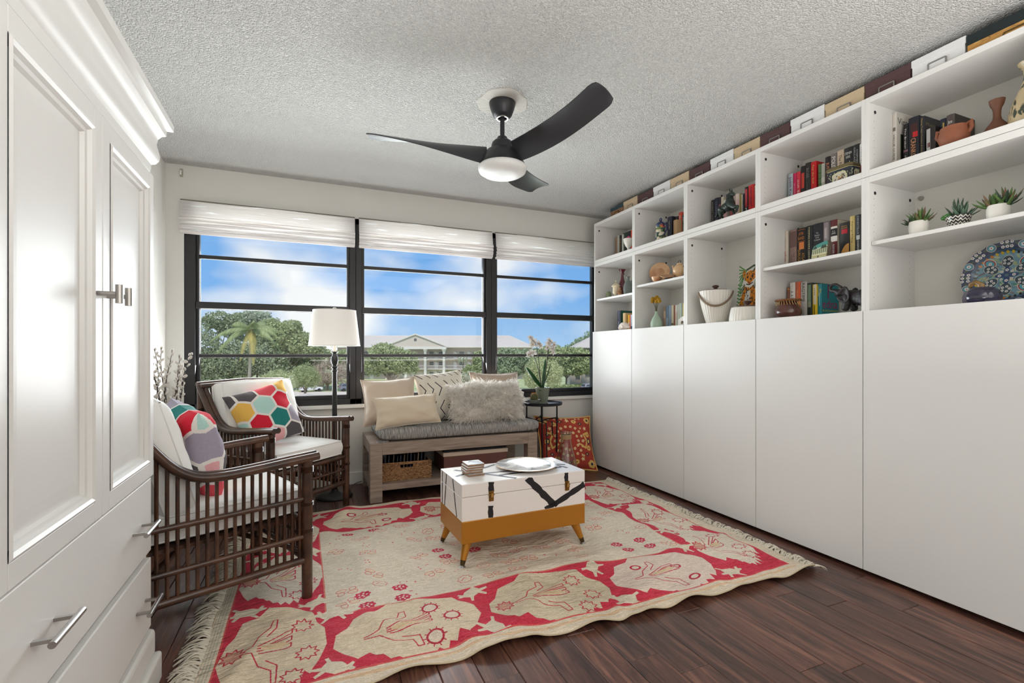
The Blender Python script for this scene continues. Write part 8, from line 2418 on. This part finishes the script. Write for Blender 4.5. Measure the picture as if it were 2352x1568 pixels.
def cloud(blobs, base, d, n, s, m, parent, seed, thin=1.0, name='foliage'):
    """leaves as small tilted blades through ellipsoids given in metres (x right, z up)"""
    g = np.random.default_rng(seed); n = int(n * 1.8); s = s * 0.72
    vol = np.array([b[3] * b[5] for b in blobs]); vol = vol / vol.sum()
    which = g.choice(len(blobs), n, p=vol)
    B = np.array(blobs)[which]
    dv = g.normal(0, 1, (n, 3)); dv /= np.linalg.norm(dv, axis=1)[:, None]
    lump = 1 + 0.16 * np.sin(dv[:, :1] * 7 + seed) * np.sin(dv[:, 2:] * 6 + 1.3 * seed)
    r = g.uniform(0.35, 1, (n, 1)) ** 0.5 * lump
    P = B[:, :3] + dv * r * B[:, 3:]
    t1 = g.normal(0, 1, (n, 3)); t1 /= np.linalg.norm(t1, axis=1)[:, None]
    t2 = np.cross(t1, dv + 0.6 * g.normal(0, 1, (n, 3))); t2 /= np.linalg.norm(t2, axis=1)[:, None] + 1e-9
    sz = s * (d / 88.0 if d < 130 else 1) * g.uniform(0.6, 1.4, (n, 1))
    V = np.stack([P - t1 * sz, P + t2 * sz * 0.55 * thin, P + t1 * sz, P - t2 * sz * 0.55 * thin], 1).reshape(-1, 3)
    me = bpy.data.meshes.new(name)
    me.from_pydata(V.tolist(), [], np.arange(4 * n).reshape(n, 4).tolist())
    me.materials.append(m)
    o = bpy.data.objects.new(name, me); COL.objects.link(o); o.parent = parent; o['kind'] = 'stuff'
    return o
def tree(lab, px, d, blobs, n, s, kind, seed, trunk=None, name='tree', thin=1.0, fork=0):
    """blobs: (px, py, half width px, half height px)"""
    t = thing(name, lab, 'tree', og(px, d), YAW, 'trees outside the windows')
    k_ = d / 1090
    bl = [((a - px) * k_, 0.0, zpy(b, d) - GZ, w * k_, max(w, h) * k_ * 0.8, h * k_) for a, b, w, h in blobs]
    cloud(bl, None, d, n, s, LM[kind], t, seed, thin)
    top = max(b[2] for b in bl)
    tr_ = trunk or 0.22
    q = MB(); q.tube([(0, 0, 0), (0.15, 0, top * 0.45), (-0.1, 0, top)], [tr_, tr_ * 0.8, tr_ * 0.35], 8)
    for i, b in enumerate(bl[:6]): q.tube([(0.1, 0, top * 0.3), ((b[0]) * 0.5, 0.2, top * 0.3 + (b[2] - top * 0.3) * 0.6), (b[0], 0, b[2])], [tr_ * 0.6, tr_ * 0.4, tr_ * 0.15], 6)
    if fork:
        r = random.Random(seed)
        for i in range(fork):
            a = r.uniform(-1, 1); q.tube([(0, 0, top * 0.25), (a * top * 0.25, r.uniform(-1, 1), top * 0.65), (a * top * 0.42 + r.uniform(-0.5, 0.5), r.uniform(-1, 1), top * r.uniform(0.8, 1.1))], [tr_ * 0.5, tr_ * 0.25, 0.03], 5)
    q.build('trunk', M_TRK, t, smooth=60)
    return t
tree('tall open crowned tree at the left edge of the left window', 500, 100, [(502, 735, 34, 22), (520, 752, 26, 22), (478, 742, 16, 16), (540, 738, 20, 20)], 1900, 0.30, 'dark', 1)
tree('feathery tree top directly behind the palm crown', 590, 106, [(585, 735, 46, 26), (610, 748, 40, 24), (560, 755, 40, 30)], 3600, 0.34, 'grey', 2)
tree('broad dense green tree right of the palm, left window', 660, 101, [(650, 775, 44, 36), (690, 790, 38, 30), (620, 765, 34, 34), (718, 800, 30, 26), (668, 752, 26, 18)], 6500, 0.34, 'mid', 3)
tree('dark dense tree at the lower left of the left window', 455, 96, [(465, 800, 40, 52), (440, 850, 50, 50), (500, 840, 40, 50)], 6000, 0.30, 'dark', 4)
tree('dark leafy tree low behind the palm trunk', 560, 99, [(540, 830, 46, 50), (590, 820, 44, 44), (630, 840, 40, 40)], 6200, 0.32, 'dark', 5)
tree('dark green tree below the broad tree, middle of the left window', 680, 108, [(660, 830, 44, 38), (705, 835, 40, 32), (745, 825, 36, 22), (785, 822, 30, 18)], 6000, 0.36, 'mid', 6)
tree('bare pinkish brown tree beside the floor lamp pole, left window', 752, 100, [(752, 855, 40, 32), (790, 858, 30, 30), (735, 870, 24, 24)], 3600, 0.34, 'bare', 7, fork=14, thin=0.25)
tree('round crowned green tree at the left of the middle window', 897, 84, [(885, 815, 44, 26), (930, 822, 30, 20), (858, 838, 26, 26), (905, 838, 46, 22), (945, 838, 18, 24), (880, 800, 24, 14)], 6200, 0.28, 'mid', 8, trunk=0.28, fork=8)
tree('small leafy tree at the right end of the middle window', 1098, 108, [(1098, 824, 14, 18), (1104, 842, 18, 18), (1085, 855, 22, 20), (1108, 862, 20, 18)], 3400, 0.32, 'mid', 9)
tree('pale bush in front of the apartment house, middle window', 1075, 100, [(1082, 868, 24, 16), (1100, 872, 20, 16)], 1800, 0.28, 'grey', 10)
tree('blue green tree at the left side of the right window', 1172, 100, [(1162, 822, 22, 24), (1195, 822, 30, 22), (1172, 845, 34, 22), (1210, 835, 22, 22)], 4600, 0.32, 'far', 11, fork=4)
tree('pale drooping willow-like tree behind the orchid', 1245, 92, [(1240, 850, 32, 34), (1225, 870, 24, 26), (1268, 858, 26, 30)], 4600, 0.30, 'pale', 12, thin=0.5)
tree('broad light green tree in the middle of the right window', 1300, 104, [(1288, 820, 36, 26), (1320, 815, 34, 18), (1335, 840, 34, 22), (1262, 812, 26, 18), (1350, 825, 22, 22), (1300, 845, 30, 18)], 6800, 0.34, 'mid', 13)
tree('large dome crowned tree rising behind the hip roofed house', 1385, 190, [(1370, 792, 46, 30), (1335, 802, 36, 18), (1405, 785, 46, 44)], 5200, 0.62, 'far', 14, trunk=0.4)
tree('distant green tree between the two buildings, right window', 1235, 185, [(1230, 812, 34, 12), (1262, 806, 30, 12), (1200, 812, 26, 10)], 2600, 0.6, 'far', 15)
for (px, d, py, w, h, n, kd, lab, sd) in ((560, 56, 885, 46, 22, 2200, 'mid', 'spiky fan palm shrub left of the palm trunk', 21), (640, 62, 872, 40, 24, 2400, 'pale', 'pale spiky fan palm shrub right of the palm trunk', 22),
        (700, 84, 862, 34, 28, 2400, 'mid', 'green fan palm shrub in front of the broad tree', 23), (470, 52, 900, 40, 26, 1800, 'grey', 'low grey green shrub at the bottom left of the left window', 24)):
    tree(lab, px, d, [(px, py, w, h), (px - w * 0.5, py + h * 0.4, w * 0.6, h * 0.7), (px + w * 0.5, py + h * 0.3, w * 0.6, h * 0.8)], n, 0.42, kd, sd, name='fan_palm_shrub', thin=0.22)
for (px, d, lab, w) in ((1345, 104, 'clipped hedge in front of the hip roofed house', 6.0), (1290, 101, 'low dark hedge across the lawn, right window', 5.0)):
    t = thing('hedge', lab, 'hedge', og(px, d), YAW)
    cloud([(x, 0, 0.55, 0.9, 0.7, 0.65) for x in np.linspace(-w / 2, w / 2, 7)], None, d, 1500, 0.22, LM['mid'], t, px)
# coconut palm
dpz = 44.0
pm = thing('coconut_palm', 'tall coconut palm with drooping yellow green fronds in the left window', 'tree', og(577, dpz), YAW)
zc = zpy(757, dpz) - GZ
k_ = dpz / 1090
q = MB(); tp = [(0.30, 0, 0), (0.12, 0, zc * 0.3), (-0.18, 0, zc * 0.52), (-0.10, 0, zc * 0.75), (0.02, 0, zc)]
tt = [Vector(tp[0])]
for i in range(len(tp) - 1):
    for j in range(1, 7): tt.append(Vector(tp[i]).lerp(Vector(tp[i + 1]), j / 6))
q.tube(tt, [0.20 - 0.004 * i + 0.006 * (i % 2) for i in range(len(tt))], 10); q.build('trunk', mat('palm_trunk', (178, 162, 146), 0.9, var=0.15, vscale=6), pm, smooth=60)
M_FRD = [leafmat('frond_green', (132, 146, 96), (176, 184, 128)), leafmat('frond_yellow', (186, 170, 92), (214, 196, 120))]
FR = [(-1.0, 0.1, 3.4, 0.9, 2.3, 0), (-0.95, -0.3, 3.9, 1.3, 2.0, 0), (-0.8, 0.5, 3.2, 1.7, 1.6, 0), (-0.45, 0.8, 2.6, 2.2, 0.9, 0), (-0.9, -0.6, 3.5, 0.2, 3.0, 0), (0.9, 0.1, 2.6, 1.5, 1.5, 0), (1.0, -0.3, 2.8, 0.7, 1.4, 0),
      (0.8, 0.6, 2.6, 1.9, 1.3, 0), (0.4, -0.6, 1.9, 0.6, 3.6, 1), (0.6, -0.8, 1.6, 0.3, 3.4, 1), (-0.3, -0.9, 1.4, 0.1, 3.0, 1), (0.1, 0.9, 2.2, 2.4, 0.6, 0), (0.3, -0.4, 2.0, 2.4, 0.8, 0), (-0.2, -0.5, 2.2, 2.3, 1.0, 0), (1.0, 0.5, 2.9, 0.3, 2.4, 0)]
for i, (dx, dy, L, up, dr, ki) in enumerate(FR):
    dv = Vector((dx, dy, 0)).normalized()
    mb = MB(); pts = []
    for j in range(13):
        t_ = j / 12
        pts.append(Vector((0.02, 0, zc)) + dv * (L * t_ * (1 - 0.12 * t_)) + Vector((0, 0, up * t_ - (up * 0.4 + dr) * t_ * t_)))
    mb.tube(pts, [0.04 - 0.0028 * j for j in range(13)], 5)
    sd_ = Vector((-dv.y, dv.x, 0))
    for j in range(54):
        t_ = 0.10 + 0.9 * j / 54; a = min(11, int(t_ * 12)); f = t_ * 12 - a
        p = pts[a].lerp(pts[a + 1], f); tg = (pts[a + 1] - pts[a]).normalized()
        ll = 0.75 * math.sin(PI * min(1, 0.18 + t_ * 0.80)) ** 0.7 * (1 + 0.2 * math.sin(j * 3.1))
        for s in (-1, 1):
            d_ = (sd_ * s * 0.75 + tg * 0.5 + Vector((0, 0, -0.75 - 0.3 * t_))).normalized()
            w_ = tg * 0.032
            o0 = len(mb.v)
            mb.v += [tuple(p - w_), tuple(p + w_), tuple(p + d_ * ll * 0.6 + w_ * 0.8), tuple(p + d_ * ll)]; mb.f.append([o0, o0 + 1, o0 + 2, o0 + 3]); mb.uv.append(None); mb.mi.append(0)
    mb.build('frond', M_FRD[ki], pm)
q = MB()
for i in range(6): q.ball((0.16 * math.cos(i * 1.05), 0.16 * math.sin(i * 1.05), zc - 0.15 - 0.05 * (i % 2)), 0.10, 0.10, 0.13, 8, 6)
co = q.build('coconuts', mat('coconut', (196, 150, 90), 0.7), pm, smooth=180); co['kind'] = 'stuff'
# small curly palm in front of the apartment house
cpz = 118.0
c2 = thing('young_palm', 'small palm with curled hanging fronds in front of the apartment house', 'tree', og(1063, cpz), YAW)
zq = zpy(822, cpz) - GZ
MB().tube([(0, 0, 0), (0.1, 0, zq * 0.5), (0, 0, zq)], [0.13, 0.10, 0.07], 8).build('trunk', M_TRK, c2, smooth=60)
for i in range(8):
    a = i * 0.785; dv = Vector((math.cos(a), math.sin(a), 0))
    mb = MB()
    def fnp(u, v, dv=dv): 
        c_ = dv * (1.2 * math.sin(u * 2.2)) + Vector((0, 0, zq + 0.5 * math.sin(u * 2.6) - 1.7 * u * u)); s_ = Vector((-dv.y, dv.x, 0))
        return tuple(c_ + s_ * (v - 0.5) * 0.4 * math.sin(PI * (0.1 + 0.85 * u)))
    mb.grid(8, 2, fnp, uv=False); mb.build('frond', LM['grey'], c2)
